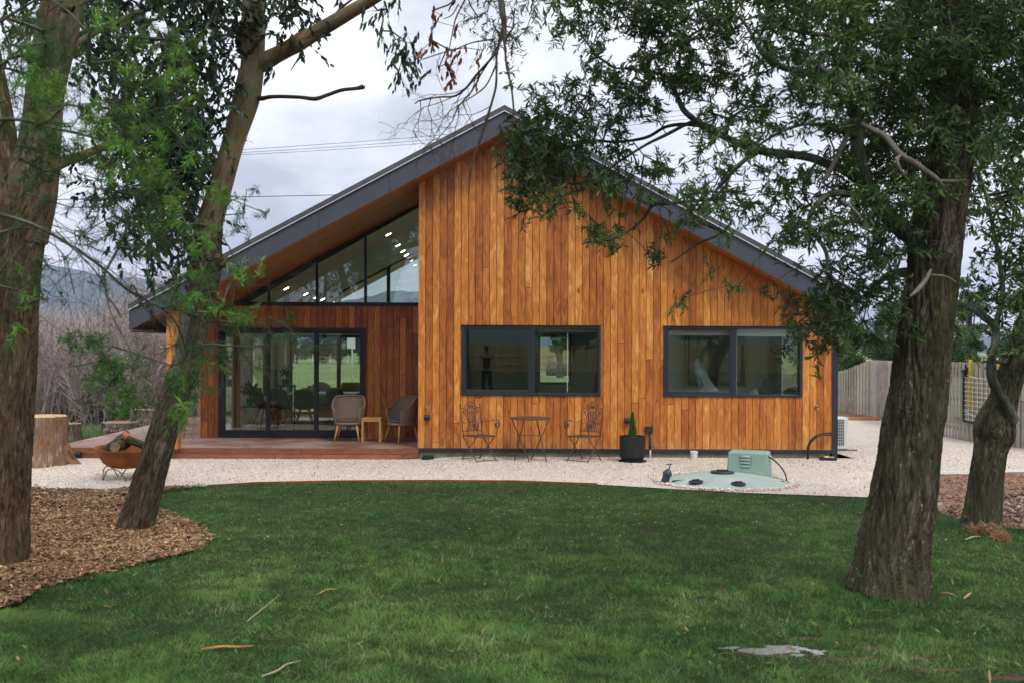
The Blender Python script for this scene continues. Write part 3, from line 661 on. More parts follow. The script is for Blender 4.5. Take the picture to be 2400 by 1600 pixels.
a2 = wicker_chair((P(942, 900, 18.55).x, 18.55, .2), math.radians(-52), 'brown wicker tub armchair by the dark wall, turned towards the side table')
t = empty('side_table', (P(873, 900, 18.72).x, 18.72, .2), 0, 'small square pale oak side table between the wicker armchairs', 'side table')
MB().box(-.185, .185, -.185, .185, .425, .45).build('table_top', M['oak'], t, bevel=.004)
MB().box(-.14, .14, -.178, -.16, .385, .424).box(-.14, .14, .16, .178, .385, .424).box(-.178, -.16, -.14, .14, .385, .424).box(.16, .178, -.14, .14, .385, .424).build('apron', M['oak'], t)
for sx in (-1, 1):
    for sy in (-1, 1): MB().box(sx*.163-.02, sx*.163+.02, sy*.163-.02, sy*.163+.02, 0, .424).build('leg', M['oak'], t, bevel=.003)
# --- ornate folding metal chair, front faces -Y
IR = None
def metal_chair(loc, rz, label):
    t = empty('metal_garden_chair', loc, rz, label, 'garden chair', 'ornate brown metal garden chairs by the wall')
    w = .20; ir = M['rustbrown']
    b = MB()                                                     # back frame: posts lean back
    def bp(x, z): return Vector((x, .19 + (z - .44) * .16, z))
    for s in (-1, 1):
        b.tube([bp(s*w, .42), bp(s*(w+.004), .70), bp(s*(w+.012), .90), bp(s*(w+.014), .935)], .0085, 8)
        b.ell(bp(s*(w+.014), .945), .014, .014, .014, 8, 6)
    b.tube(cat_curve([bp(-w-.012, .895), bp(-.14, .885), bp(-.09, .945), bp(0, .99), bp(.09, .945), bp(.14, .885), bp(w+.012, .895)], 6), .0075, 8)
    b.tube([bp(-w, .50), bp(w, .50)], .007, 8); b.build('back_frame', ir, t, smooth=True)
    c = MB()
    for s in (-1, 1):
        c.tube(cat_curve([bp(s*.13, .50), bp(s*.085, .60), bp(s*.10, .74), bp(s*.15, .82), bp(s*.115, .875), bp(s*.07, .845)], 6), .006, 6)
        c.tube(cat_curve([bp(s*.19, .86), bp(s*.15, .80), bp(s*.11, .84), bp(s*.06, .87), bp(s*.03, .92)], 6), .005, 6)
        c.tube(cat_curve([bp(s*.012, .95), bp(s*.06, .925), bp(s*.05, .875), bp(s*.012, .86)], 5), .0045, 6)
        c.tube(cat_curve([bp(s*.19, .70), bp(s*.16, .62), bp(s*.12, .66), bp(s*.15, .71)], 5), .0045, 6)
        for k in range(5): c.ell(bp(s*(.02 + .012*k), .955 - .018*k), .012, .006, .009, 6, 5)
    c.tube(cat_curve([bp(-.10, .78), bp(0, .84), bp(.10, .78)], 6), .005, 6)
    for k in range(8): a = k*math.pi/4; c.ell(bp(.022*math.cos(a), .905 + .022*math.sin(a)), .011, .006, .011, 6, 5)
    c.ell(bp(0, .905), .012, .009, .012, 8, 6); c.build('back_scrollwork', ir, t, smooth=True)
    for x in (-.065, -.022, .022, .065):
        q = [bp(x*1.25, .50), bp(x*.8, .62), bp(x*1.1, .76), bp(x*1.2, .835)]; q = cat_curve(q, 4)
        sl = MB()
        for u, v in zip(q[:-1], q[1:]): sl.beam(u, v, .024, .005, up=(0, 1, 0))
        sl.build('back_slat', ir, t)
    s_ = MB()
    for i in range(11):
        x = -.185 + .037*i; s_.beam((x, -.20, .437 + .004*math.sin(i)), (x, .18, .437), .021, .004)
    s_.build('seat_slats', ir, t)
    f = MB(); f.tube([(-.2, -.205, .43), (.2, -.205, .43)], .008, 8); f.tube([(-.2, .185, .43), (.2, .185, .43)], .008, 8)
    for s in (-1, 1): f.tube([(s*.2, -.205, .43), (s*.2, .185, .43)], .008, 8)
    f.build('seat_frame', ir, t, smooth=True)
    for s in (-1, 1):
        MB().tube([(s*.205, .20, .43), (s*.205, -.22, 0)], .0085, 8).build('leg', ir, t, smooth=True)
        MB().tube([(s*.19, -.17, .43), (s*.19, .26, 0)], .0085, 8).build('leg', ir, t, smooth=True)
        pts = cat_curve([(s*.205, .235, .655), (s*.215, .05, .655), (s*.225, -.12, .70), (s*.225, -.205, .70), (s*.225, -.245, .64), (s*.225, -.225, .575), (s*.225, -.17, .575), (s*.225, -.155, .62), (s*.225, -.18, .645)], 6)
        a = MB()
        for u, v in zip(pts[:-1], pts[1:]): a.beam(u, v, .035, .004, up=(1, 0, 0)) if False else a.beam(u, v, .036, .004, up=(v - u).cross(Vector((1, 0, 0))))
        a.tube([(s*.22, -.215, .575), (s*.205, -.205, .44)], .007, 8)
        a.build('armrest', ir, t)
    MB().tube([(-.205, -.205, .03), (.205, -.205, .03)], .006, 6).build('stretcher', ir, t); MB().tube([(-.19, .22, .04), (.19, .22, .04)], .006, 6).build('stretcher', ir, t)
    return t
zb = .055
metal_chair((P(1124, 1000, 16.75).x, 16.75, zb), math.radians(38), 'ornate brown metal chair below the window, on the porch side of the round table')
metal_chair((P(1369, 1000, 16.75).x, 16.75, zb), math.radians(-38), 'ornate brown metal chair turned away from the potted conifer, facing the round table')
t = empty('bistro_table', (P(1243, 1000, 16.75).x, 16.75, zb), 0, 'round brown metal bistro table with crossed folding legs', 'table')
MB().lathe([(0, .722), (.30, .722), (.335, .716), (.345, .722), (.345, .734), (.335, .742), (.30, .738), (0, .738)], n=48, close=False).build('table_top', M['rustbrown'], t, smooth=True, smooth_angle=30)
for s in (-1, 1):
    for q in (-1, 1):
        MB().tube([(s*.21 - q*.105, q*.14, .722), (s*.14 + q*.125, -q*.17, 0)] if s < 0 else [(s*.21 - q*.105, q*.14, .722), (s*.14 + q*.125, -q*.17, 0)], .009, 8).build('leg', M['rustbrown'], t, smooth=True)
MB().tube([(-.26, .17, .045), (.02, .17, .045)], .006, 6).tube([(.0, -.17, .05), (.27, -.17, .05)], .006, 6).tube([(-.15, .03, .44), (.15, .03, .44)], .005, 6).build('stretcher', M['rustbrown'], t)
# --- potted conifer
t = empty('potted_conifer', (P(1482, 1050, 16.72).x, 16.72, zb), 0, 'small bright green conifer in a matt black pot on a saucer', 'potted plant')
MB().lathe([(0, 0), (.21, 0), (.232, .012), (.236, .03), (.222, .034), (.2, .03), (0, .03)], n=40, close=False).build('saucer', M['potblack'], t, smooth=True, smooth_angle=35)
MB().lathe([(0, .03), (.17, .03), (.185, .05), (.19, .075), (.207, .09), (.213, .13), (.214, .435), (.206, .444), (.196, .438), (.194, .39), (0, .385)], n=48, close=False).build('pot', M['potblack'], t, smooth=True, smooth_angle=35)
def leaf_arrays(pos, d, L, Wd, nrm, curve=.15):
    """lens-shaped curved blades: pos, d, nrm are (N,3); L, Wd are (N,)"""
    d = d / (np.linalg.norm(d, axis=1, keepdims=True) + 1e-9); s = np.cross(d, nrm); s /= (np.linalg.norm(s, axis=1, keepdims=True) + 1e-9)
    n = np.cross(s, d); L = L[:, None]; w = Wd[:, None] / 2; N = len(pos)
    v = np.empty((N, 6, 3)); v[:, 0] = pos
    v[:, 1] = pos + d*L*.33 + s*w - n*L*curve*.1; v[:, 2] = pos + d*L*.33 - s*w - n*L*curve*.1
    v[:, 3] = pos + d*L*.70 + s*w*.85 - n*L*curve*.5 + s*L*.03; v[:, 4] = pos + d*L*.70 - s*w*.75 - n*L*curve*.5 + s*L*.03
    v[:, 5] = pos + d*L*.99 - n*L*curve + s*L*.08
    b = np.arange(N)[:, None] * 6
    f = np.concatenate([b + [0, 2, 1], b + [1, 2, 4], b + [1, 4, 3], b + [3, 4, 5]]); return v.reshape(-1, 3), f
def rdir(N, up=0.0):
    v = RNG.normal(size=(N, 3)); v[:, 2] += up; return v / np.linalg.norm(v, axis=1, keepdims=True)
N = 2600; h = RNG.random(N)**.9; a = RNG.random(N)*2*np.pi; rad = .078 * (1 - h)**.75 * (.4 + .6*np.sqrt(RNG.random(N))) * (.8 + .3*np.sin(a*3 + h*8))
pos = np.stack([rad*np.cos(a), rad*np.sin(a), .40 + h*.42], 1); dd = np.stack([np.cos(a)*.5, np.sin(a)*.5, np.ones(N)*1.1], 1) + RNG.normal(size=(N, 3))*.25
v, f = leaf_arrays(pos, dd, RNG.uniform(.02, .045, N), RNG.uniform(.006, .010, N), rdir(N))
np_mesh('conifer_foliage', v, f, leafmat('conifer_green', [(0, (.03, .09, .015)), (.6, (.07, .21, .025)), (1, (.15, .34, .05))], .2), t, np.repeat(RNG.random(N)*.7 + h*.3, 6))
MB().tube([(0, 0, .38), (0, 0, .6)], .006, 6).build('stem', M['oak'], t)
# --- lamps, boxes, pipes on the wall
def wall_light(x, y, z, label):
    t = empty('wall_light', (x, y, z), 0, label, 'wall light', 'small black outdoor wall lights')
    MB().box(-.05, .05, -.012, -.0, -.04, .04).build('back_plate', M['black'], t, bevel=.004)
    MB().prism([(-.052, -.045), (.052, -.045), (.056, .01), (.04, .042), (-.04, .042), (-.056, .01)], -.075, -.012).build('housing', M['black'], t, bevel=.008)
    for s in (-1, 1): MB().box(s*.024 - .017, s*.024 + .017, -.079, -.0755, .004, .028).build('lens', M['sash'], t, bevel=.002)
q = P(1001, 976.5, YF); wall_light(q.x, YF - .003, q.z, 'small black wall light low on the timber wall beside the porch')
q = P(1469, 984, YF); wall_light(q.x, YF - .003, q.z, 'small black wall light just behind the potted conifer')
q = P(186, 1063, YF - .05); wall_light(q.x, YF - .046, q.z, 'small black light on the deck fascia beside the big stump')
q = P(1520, 1005, YF)
t = empty('junction_box', (q.x, YF - .003, q.z), 0, 'dark grey junction box and conduit right of the potted conifer', 'junction box')
MB().box(-.066, .066, -.06, 0, -.052, .052).box(-.07, .07, -.066, -.058, .03, .056).build('box_body', M['frame'], t, bevel=.004)
MB().tube([(.028, -.03, -.05), (.028, -.03, -.36)], .015, 10).build('conduit', M['frame'], t, smooth=True)
MB().tube([(.028, -.03, -.36), (.027, -.03, -.52)], .015, 10).build('conduit_foot', M['pvc'], t, smooth=True)
MB().box(.0, .06, -.03, 0, -.31, -.295).build('clip', M['black'], t)
q = P(1913, 958, YF)
t = empty('garden_tap', (q.x, YF - .003, q.z), 0, 'chrome and brass garden tap on the timber wall', 'tap')
cr = plain('chrome', (.6, .6, .62), .15, .5, 1.0); br = plain('brass', (.55, .36, .13), .3, .5, 1.0)
MB().tube([(0, 0, .03), (0, -.012, .03)], [.035, .035], 20).build('wall_flange', cr, t, smooth=True, smooth_angle=40)
MB().tube(cat_curve([(0, 0, .03), (0, -.05, .03), (.0, -.085, .01), (.0, -.09, -.03)], 5), .011, 10).tube([(0, -.045, .03), (0, -.045, .065)], .008, 8).build('spout', br, t, smooth=True)
MB().tube([(-.028, -.045, .067), (.028, -.045, .067)], .007, 8).tube([(0, -.073, .067), (0, -.017, .067)], .007, 8).build('handle', cr, t, smooth=True)
t = empty('drain_pipe', (P(1627, 1067, 17.2).x, 17.22, .02), 0, 'short white drain pipe with a flanged cap standing below the wider window', 'drain pipe')
t['label'] = 'short white upright drain pipe with a wide rim against the slab'
MB().lathe([(0, 0), (.055, 0), (.055, .085), (.060, .09), (.060, .13), (.058, .135), (0, .135)], n=28, close=False).build('pipe', M['pvc'], t, smooth=True, smooth_angle=35)
MB().lathe([(.062, .136), (.066, .138), (.066, .175), (.058, .178), (.05, .165), (0, .16)], n=28, close=False).build('pipe_rim', M['pvc'], t, smooth=True, smooth_angle=35)
t = empty('vent_cap', (P(1799, 1066, 17.15).x, 17.2, .04), 0, 'white six-sided vent cap against the slab behind the green pump cover', 'vent cap')
MB().lathe([(0, 0), (.085, 0), (.09, .01), (.09, .075), (.07, .10), (.0, .115)], n=6, close=False).build('cap', M['pvc'], t, bevel=.006)
MB().lathe([(0, -.03), (.05, -.03), (.05, 0), (0, 0)], n=20, close=False).build('pipe', M['pvc'], t)
t = empty('black_hose', (P(1893, 1066, 17.2).x, 17.2, .06), 0, 'black hose looping from the gravel to the dark corner post', 'hose')
q0 = P(1893, 1066, 17.2)
pts = [P(1893, 1068, 17.18), P(1893, 1052, 17.18), P(1898, 1035, 17.2), P(1912, 1021, 17.22), P(1930, 1015.5, 17.26), P(1952, 1014, 17.33)]
pts[0].z = .055
hm = MB().tube([p - Vector(t.location) for p in cat_curve(pts, 6)], .016, 10).tube([p - Vector(t.location) + Vector((.006, -.02, -.015 - .02*i/30)) for i, p in enumerate(cat_curve(pts, 6))], .010, 8); hm.build('hose', M['hose'], t, smooth=True)
q = P(1938, 1062, 17.1)
t = empty('black_tray', (q.x, 17.05, .06), 0, 'low black tray holding yellow and red scraps at the house corner', 'tray')
MB().prism([(-.12, 0), (.12, 0), (.135, .055), (-.135, .055)], -.09, .09).build('tray_body', M['black'], t, bevel=.006)
MB().box(-.07, .0, -.06, .02, .056, .075).build('yellow_scrap', plain('yellow_plastic', (.65, .68, .08), .5), t, bevel=.004)
MB().box(.01, .10, -.05, .03, .056, .068).build('pink_scrap', plain('pink_plastic', (.7, .35, .3), .5), t, bevel=.004)
q = P(1003, 1063, 17.2)
t = empty('rubber_block', (q.x, 17.2, .03), 0, 'black ribbed rubber block at the foot of the wall beside the deck', 'rubber block')
MB().prism([(-.11, 0), (.11, 0), (.10, .075), (-.10, .075)], -.06, .06).build('block_body', M['black'], t, bevel=.01)
MB().box(-.10, .10, -.064, -.06, .02, .03).box(-.10, .10, -.064, -.06, .045, .055).build('ribs', M['frame'], t)
# --- air conditioner round the corner
t = empty('air_conditioner', (6.48, 18.85, .07), 0, 'white outdoor air conditioner unit beyond the house corner', 'air conditioner')
MB().box(-.28, .30, -.16, .16, .02, .62).build('casing', plain('off_white_metal', (.66, .67, .63), .45, .35, 0, .04), t, bevel=.02)
MB().lathe([(0, 0), (.2, 0), (.2, .002), (0, .002)], n=36, close=False).build('fan_recess', M['black'], t)
fr = [c for c in bpy.data.objects if c.parent == t and c.name.startswith('fan_recess')][0]; fr.rotation_euler = (math.pi/2, 0, 0); fr.location = (.0, -.161, .33)
g = MB()
for i in range(12): g.box(-.22 + .037*i, -.212 + .037*i, -.172, -.165, .1, .56)
for i in range(9): g.box(-.225, .2, -.171, -.164, .1 + .0565*i, .108 + .0565*i)
g.build('fan_grille', M['whitegloss'], t); MB().box(-.235, .215, -.163, -.1605, .09, .575).build('grille_back', M['black'], t)
MB().box(-.25, .45, -.2, -.1, -.0, .02).box(-.25, .33, .08, .15, 0, .02).build('feet', M['sash'], t)
# --- buried tank, pump cover, filter
TX, TY = P(1697, 1100, 14.62).x, 14.62
t = empty('buried_water_tank', (TX, TY, .0), 0, 'pale green domed lid of a buried plastic water tank with black screw caps', 'water tank')
prof = [(r, .012 + .125 * (1 - (r/.98)**2)**1.15) for r in np.linspace(.98, 0.0, 22)]; m = MB(); n = 72; 
capn = [((-.50, -.42), .15), ((.06, -.60), .15)]
for r, z in prof:
    for k in range(n):
        a = 2*math.pi*k/n; x, y = r*math.cos(a), r*math.sin(a); zz = z
        rib = .010 * max(0, math.cos(a*6))**8 * sstep(.2, .35, r) * (1 - sstep(.8, .95, r)); zz += rib
        for (cx, cy), cr_ in capn:
            dd_ = math.hypot(x-cx, y-cy); zz -= .035 * (1 - float(sstep(cr_*.9, cr_*1.6, dd_))) * float(sstep(0, 1, 1))
        m.v.append((x, y, zz))
for i in range(len(prof)-1):
    for k in range(n):
        a_, b_ = i*n + k, i*n + (k+1) % n; m.f.append((a_, b_, b_+n, a_+n))
m.build('tank_dome', M['tank'], t, smooth=True)
def cap(x, y, z, r, tilt=(0, 0)):
    o = MB().lathe([(0, 0), (r, 0), (r*1.03, .008), (r, .018), (r*.8, .022), (0, .024)], n=36, close=False).build('screw_cap', M['frame'], t, smooth=True, smooth_angle=35); o.location = (x, y, z); o.rotation_euler = (tilt[0], tilt[1], 0)
    h_ = MB().box(-r*.5, r*.5, -.015, .015, .022, .045).box(-.015, .015, -r*.3, r*.3, .022, .03).build('cap_grip', M['frame'], o, bevel=.006)
cap(-.02, .02, .142, .17); cap(-.50, -.42, .056, .10, (.06, -.08)); cap(.06, -.60, .054, .10, (.1, 0))
t = empty('pump_cover', (P(1757, 1100, 15.1).x, 15.1, .03), math.radians(-22), 'grey-green moulded pump cover with louvred vents behind the tank lid', 'pump cover')
m = MB(); b0 = [(-.32, -.22), (.31, -.22), (.31, .22), (-.32, .22)]; b1 = [(-.295, -.19), (.285, -.19), (.285, .20), (-.295, .20)]
m.add([(x, y, 0) for x, y in b0] + [(x, y, .385) for x, y in b1], [(3, 2, 1, 0), (4, 5, 6, 7), (0, 1, 5, 4), (1, 2, 6, 5), (2, 3, 7, 6), (3, 0, 4, 7)]); m.build('cover_shell', M['pump'], t, bevel=.03, seg=4, smooth=True, smooth_angle=40)
MB().box(-.13, .06, -.206, -.18, .13, .345).build('vent_panel', plain('shaded_green_plastic', (.20, .29, .24), .5), t, bevel=.01)
for k in range(4): MB().tube([(-.105, -.212, .315 - .048*k), (.035, -.212, .315 - .048*k)], .015, 10).build('vent_louvre', M['tank'], t, smooth=True)
for k in range(4): MB().tube([(.298, -.07, .305 - .048*k), (.298, .07, .305 - .048*k)], .015, 10).build('vent_louvre', M['tank'], t, smooth=True)
MB().box(-.12, .04, -.222, -.19, .02, .11).box(.12, .22, -.222, -.19, .0, .09).build('moulded_ribs', M['pump'], t, bevel=.012)
MB().box(-.305, -.29, -.1, .1, .02, .33).build('cable_plate', M['black'], t, bevel=.004)
t = empty('pump_hose', (P(1763, 1078, 14.95).x, 15.0, .3), 0, 'thin black hose arching over the pump cover down to the gravel', 'hose')
pts = [P(1755, 1084, 15.1), P(1772, 1070, 15.0), P(1793, 1066.5, 14.9), P(1815, 1078, 14.8), P(1835, 1100, 14.7), P(1843, 1120, 14.62), P(1844, 1139, 14.55)]
MB().tube([p - Vector(t.location) for p in cat_curve(pts, 6)], .011, 8).build('hose', M['hose'], t, smooth=True)
q = PG(1843, 1134) - Vector(t.location); MB().lathe([(0, 0), (.05, 0), (.05, .03), (.02, .05), (0, .05)], (q.x - .06, q.y, q.z), 14, False).tube([q + Vector((-.12, 0, .02)), q + Vector((.16, -.05, .01))], .016, 8).build('hose_fitting', M['hose'], t, smooth=True)
t = empty('water_filter', (P(1556, 1128, 14.35).x, 14.35, 0), 0, 'dark blue-black filter canister with a lever leaning beside the tank', 'filter')
ax = Vector((.30, -.1, 1)).normalized()
MB().tube([ax*0, ax*.14, ax*.15, ax*.17, ax*.19, ax*.215, ax*.235], [.055, .055, .068, .068, .058, .045, .02], 20).build('canister', plain('dark_blue_plastic', (.035, .045, .07), .4, .4), t, smooth=True, smooth_angle=35)
MB().beam(ax*.23, ax*.30, .02, .012).beam(ax*.285 + Vector((-.05, 0, .02)), ax*.285 + Vector((.03, 0, .03)), .016, .012).build('lever', M['black'], t)
MB().tube([(.12, 0, .05), (.38, .05, .06)], .012, 8).build('outlet_pipe', M['black'], t)
# --- fire pit
fx, fy = P(290, 1120, 14.62).x, 14.62
t = empty('fire_pit', (fx, fy, 0), 0, 'rusty steel fire bowl on curved rod legs beside the leaning gum', 'fire pit')
prof = [(0, .185), (.14, .185), (.22, .20), (.30, .255), (.355, .34), (.395, .44), (.425, .466), (.43, .474), (.418, .476), (.39, .455), (.345, .35), (.29, .27), (.21, .215), (0, .20)]
o = MB().lathe(prof, n=56, close=False).build('bowl', M['rust'], t, smooth=True, smooth_angle=50); o.rotation_euler = (math.radians(2.5), math.radians(3), 0)
for k in range(4):
    a = k*math.pi/2 + .55; c_, s_ = math.cos(a), math.sin(a)
    for sgn in (-.22, .22):
        p = cat_curve([(c_*.20 - s_*sgn*.9, s_*.20 + c_*sgn*.9, .195), (c_*.26 - s_*sgn*.5, s_*.26 + c_*sgn*.5, .15), (c_*.29 - s_*sgn*.05, s_*.29 + c_*sgn*.05, .0)], 6)
        MB().tube(p, .0075, 8).build('leg', M['rust2'], t, smooth=True)
def log(name, a, b, r, mat, endmat, label, cat, group=None, n=16, jit=.12, quarter=False):
    a, b = Vector(a), Vector(b); t = empty(name, a, 0, label, cat, group); d = b - a; L = d.length; u = d.normalized(); w = u.cross(Vector((0, 0, 1))).normalized(); k = w.cross(u)
    seg = 10; vs = []; bk = []
    for i in range(seg + 1):
        for j in range(n):
            an = 2*math.pi*j/n; rr = r * (1 + jit*(float(vn(math.cos(an)*3 + 5, math.sin(an)*3 + 5, i*.5)) - .5)*2)
            if quarter and math.cos(an) > .3: rr *= .45
            p = u*(L*i/seg) + (w*math.cos(an) + k*math.sin(an))*rr; vs.append(tuple(p)); bk.append((math.cos(an)*r, math.sin(an)*r, L*i/seg))
    f = [(i*n+j, i*n+(j+1) % n, (i+1)*n+(j+1) % n, (i+1)*n+j) for i in range(seg) for j in range(n)]
    np_mesh('log_bark', vs, f, mat, t, None, True, bk)
    for q, nm in ((0, 'cut_end'), (seg, 'cut_end')):
        m = MB(); m.add([vs[q*n+j] for j in range(n)], [tuple(range(n)) if q else tuple(range(n-1, -1, -1))]); m.build(nm, endmat, t)
    return t
M['cut'] = plain('fresh_cut_wood', (.50, .34, .19), .8, .2, 0, .25, 9, .2); M['cutold'] = plain('weathered_cut_wood', (.25, .17, .11), .85, .15, 0, .3, 12, .2)
g = 'firewood logs in the fire bowl'
log('firewood_log', (fx - .26, fy - .05, .44), (fx + .02, fy + .16, .66), .065, M['bark_low'], M['cutold'], 'dark split log leaning up on the stump side of the fire bowl', 'log', g)
log('firewood_log', (fx - .05, fy - .22, .50), (fx - .02, fy + .2, .52), .075, M['bark_low'], M['cutold'], 'log lying end-on in the middle of the fire bowl, round cut face showing', 'log', g)
log('firewood_log', (fx - .02, fy + .02, .66), (fx + .16, fy + .05, .55), .06, plain('orange_split_wood', (.38, .14, .05), .8, .2, 0, .3, 12), M['cut'], 'orange split log on top of the firewood heap', 'log', g)
log('firewood_log', (fx + .06, fy - .05, .61), (fx + .36, fy - .02, .48), .055, M['bark_low'], M['cut'], 'pale-faced log sloping down towards the leaning gum side of the bowl', 'log', g)
# --- tree stumps
def stump(name, x, y, r, h, flare, mat, label, cutm, seed=1, n=64):
    t = empty(name, (x, y, 0), 0, label, 'tree stump'); m = 22; vs = []; bk = []
    for i in range(m + 1):
        q = i / m; z = h * q - .03*(q == 0)
        for j in range(n):
            a = 2*math.pi*j/n; fl = 1 + flare * (1 - q)**3.2 * (.45 + 1.3*max(0, math.sin(a*2.5 + seed)) )
            fu = .10 * abs(math.sin(a*8 + 2.5*float(vn(math.cos(a)*2, math.sin(a)*2 + q*2, seed))))**.6 + .26*(float(fbm(math.cos(a)*6 + seed, math.sin(a)*6, q*3)) - .5) + .03*(float(vn(math.cos(a)*22, math.sin(a)*22, q*14)) - .5)
            rr = r * (fl + fu); vs.append((rr*math.cos(a), rr*math.sin(a), z)); bk.append((math.cos(a)*r, math.sin(a)*r, z))
    f = [(i*n+j, i*n+(j+1) % n, (i+1)*n+(j+1) % n, (i+1)*n+j) for i in range(m) for j in range(n)]
    np_mesh('stump_bark', vs, f, mat, t, None, True, bk)
    mm = MB(); mm.add([(v_[0], v_[1], v_[2] + .0) for v_ in vs[-n:]] + [(v_[0]*.97, v_[1]*.97, v_[2] + .012) for v_ in vs[-n:]], [(j, (j+1) % n, (j+1) % n + n, j+n) for j in range(n)] + [tuple(range(n, 2*n))]); mm.build('cut_top', cutm, t)
    return t
M['bark_stump'] = barkmat('peeling_orange_stump', [(.34, (.05, .022, .014)), (.42, (.11, .058, .034)), (.48, (.26, .14, .065)), (.54, (.16, .115, .095)), (.60, (.32, .21, .13)), (.68, (.58, .50, .44))], None, .6, 1.0, .45)
M['bark_grey'] = barkmat('grey_brown_stump', [(.34, (.022, .016, .013)), (.5, (.12, .09, .07)), (.68, (.34, .29, .25))], None, .85, 1.0, .6)
stump('tree_stump', P(100, 1000, 16.45).x, 16.45, .35, .80, .50, M['bark_stump'], 'big orange-brown stump with a pale flat cut top standing on the gravel', M['cut'], 2.0)
stump('tree_stump', P(166, 1000, 20.9).x, 20.9, .19, .34, .25, M['bark_grey'], 'narrow grey-brown stump just behind the big orange one', M['cutold'], 4.0, 40)
stump('tree_stump', P(283, 1000, 22.6).x, 22.6, .37, .25, .1, M['bark_grey'], 'wide low grey-brown stump beyond the edge of the deck', M['cutold'], 5.0, 40)
stump('tree_stump', P(356, 1000, 25.2).x, 25.2, .38, .39, .5, M['bark_grey'], 'dark rough stump with a pale sawn slab on top, in front of the bare shrubs', M['cut'], 7.0, 40)
# ------------------------------------------------------------------ inside the house
wt = plain('white_table_top', (.62, .62, .58), .25, .5, 0, .03); grn = plain('moss_green_fabric', (.10, .17, .02), .9, .1); tan = plain('terracotta_fabric', (.30, .12, .07), .9, .1, 0, .3, 8)
yel = plain('mustard_fabric', (.30, .24, .03), .9, .1); pale = plain('pale_shell', (.40, .38, .33), .6, .3); rugm = plain('brown_rug', (.13, .06, .045), .95, .05, 0, .5, 7)
t = empty('dining_table', (-3.85, 22.3, FZ), 0, 'long white-topped dining table with timber legs behind the sliding door', 'dining table')
MB().box(-.95, .95, -.45, .45, .715, .75).build('table_top', wt, t, bevel=.006)
for sx in (-.72, .72):
    for sy in (-.32, .32): MB().tube([(sx*.95, sy*.9, .715), (sx*1.05, sy*1.05, 0)], [.035, .022], 10).build('leg', M['oak'], t, smooth=True)
def dining_chair(x, y, rz, label):
    t = empty('dining_chair', (x, y, FZ), rz, label, 'dining chair', 'black dining chairs round the white table')
    m = MB(); n = 14; rows = []
    for i in range(11):
        v = i/10; row = []
        for j in range(n + 1):
            u = -1 + 2*j/n
            if v < .45: y_ = -.20 + v/.45*.36; z = .46 - .02*math.sin(v/.45*3.1) + .05*abs(u)**3; w = .22
            else: q = (v - .45)/.55; y_ = .16 + .10*q; z = .46 + .40*q + .04*(1-q)*abs(u)**3 - .05*q*abs(u)**4; w = .23 - .03*q
            row.append((u*w, y_ - .08*abs(u)**2*(v > .3), z))
        rows.append(row)
    for off in (0, .03):
        b = len(m.v)
        for row in rows: m.v += [(p[0], p[1] + off*(1 if rows.index(row) > 4 else 0), p[2] - off*(0 if rows.index(row) > 4 else 1)) for p in row]
        for r_ in range(10):
            for i in range(n): m.f.append((b+r_*(n+1)+i, b+r_*(n+1)+i+1, b+(r_+1)*(n+1)+i+1, b+(r_+1)*(n+1)+i))
    m.build('shell_seat', M['blackchair'], t, smooth=True)
    for sx in (-1, 1):
        for sy in (-1, 1): MB().tube([(sx*.08, sy*.06, .44), (sx*.21, sy*.20, 0)], .013, 8).build('leg', M['blackchair'], t, smooth=True)
for px, y, rz, lb in ((620, 21.75, 1.3, 'black dining chair at the plant end of the table'), (661, 21.55, 2.9, 'black dining chair with its back to the sliding door, near the door stile'), (714, 21.5, 3.2, 'black dining chair with its back to the middle door panel'), (794, 21.6, 2.8, 'black dining chair at the table behind the wicker armchair')):
    dining_chair(P(px, 930, y).x, y, rz + math.pi*0, lb)
t = empty('sofa', (-3.0, 24.3, FZ), 0, 'low moss green sofa with cushions under the rear windows', 'sofa')
MB().box(-1.1, 1.1, -.4, .4, .08, .42).build('seat', grn, t, bevel=.04, seg=3)
MB().box(-1.1, 1.1, -.42, -.25, .3, .80).build('backrest', grn, t, bevel=.05, seg=3)
MB().box(-.55, .2, -.24, -.05, .45, .92).build('cushion', yel, t, bevel=.07, seg=3); MB().box(.25, .95, -.24, -.05, .45, .92).build('cushion', tan, t, bevel=.07, seg=3)
MB().ell((-1.0, -.42, .66), .3, .12, .28, 12, 8).build('cushion', pale, t, smooth=True)
t = empty('fruit_bowl', (P(722, 910, 22.25).x, 22.25, FZ + .75), 0, 'shallow bowl heaped with oranges and lemons on the dining table', 'fruit bowl')
MB().lathe([(0, 0), (.1, 0), (.2, .05), (.21, .055), (.1, .012), (0, .01)], n=28, close=False).build('bowl', pale, t, smooth=True)
oc, yc = plain('orange_peel', (.55, .17, .02), .5), plain('lemon_peel', (.50, .44, .03), .5)
for i in range(9):
    a = i*.9; r = .12 if i < 7 else .03; MB().ell((r*math.cos(a), r*math.sin(a), .07 + (.05 if i > 6 else 0)), .04, .04, .038, 10, 8).build('orange' if i % 2 else 'lemon', oc if i % 2 else yc, t, smooth=True)
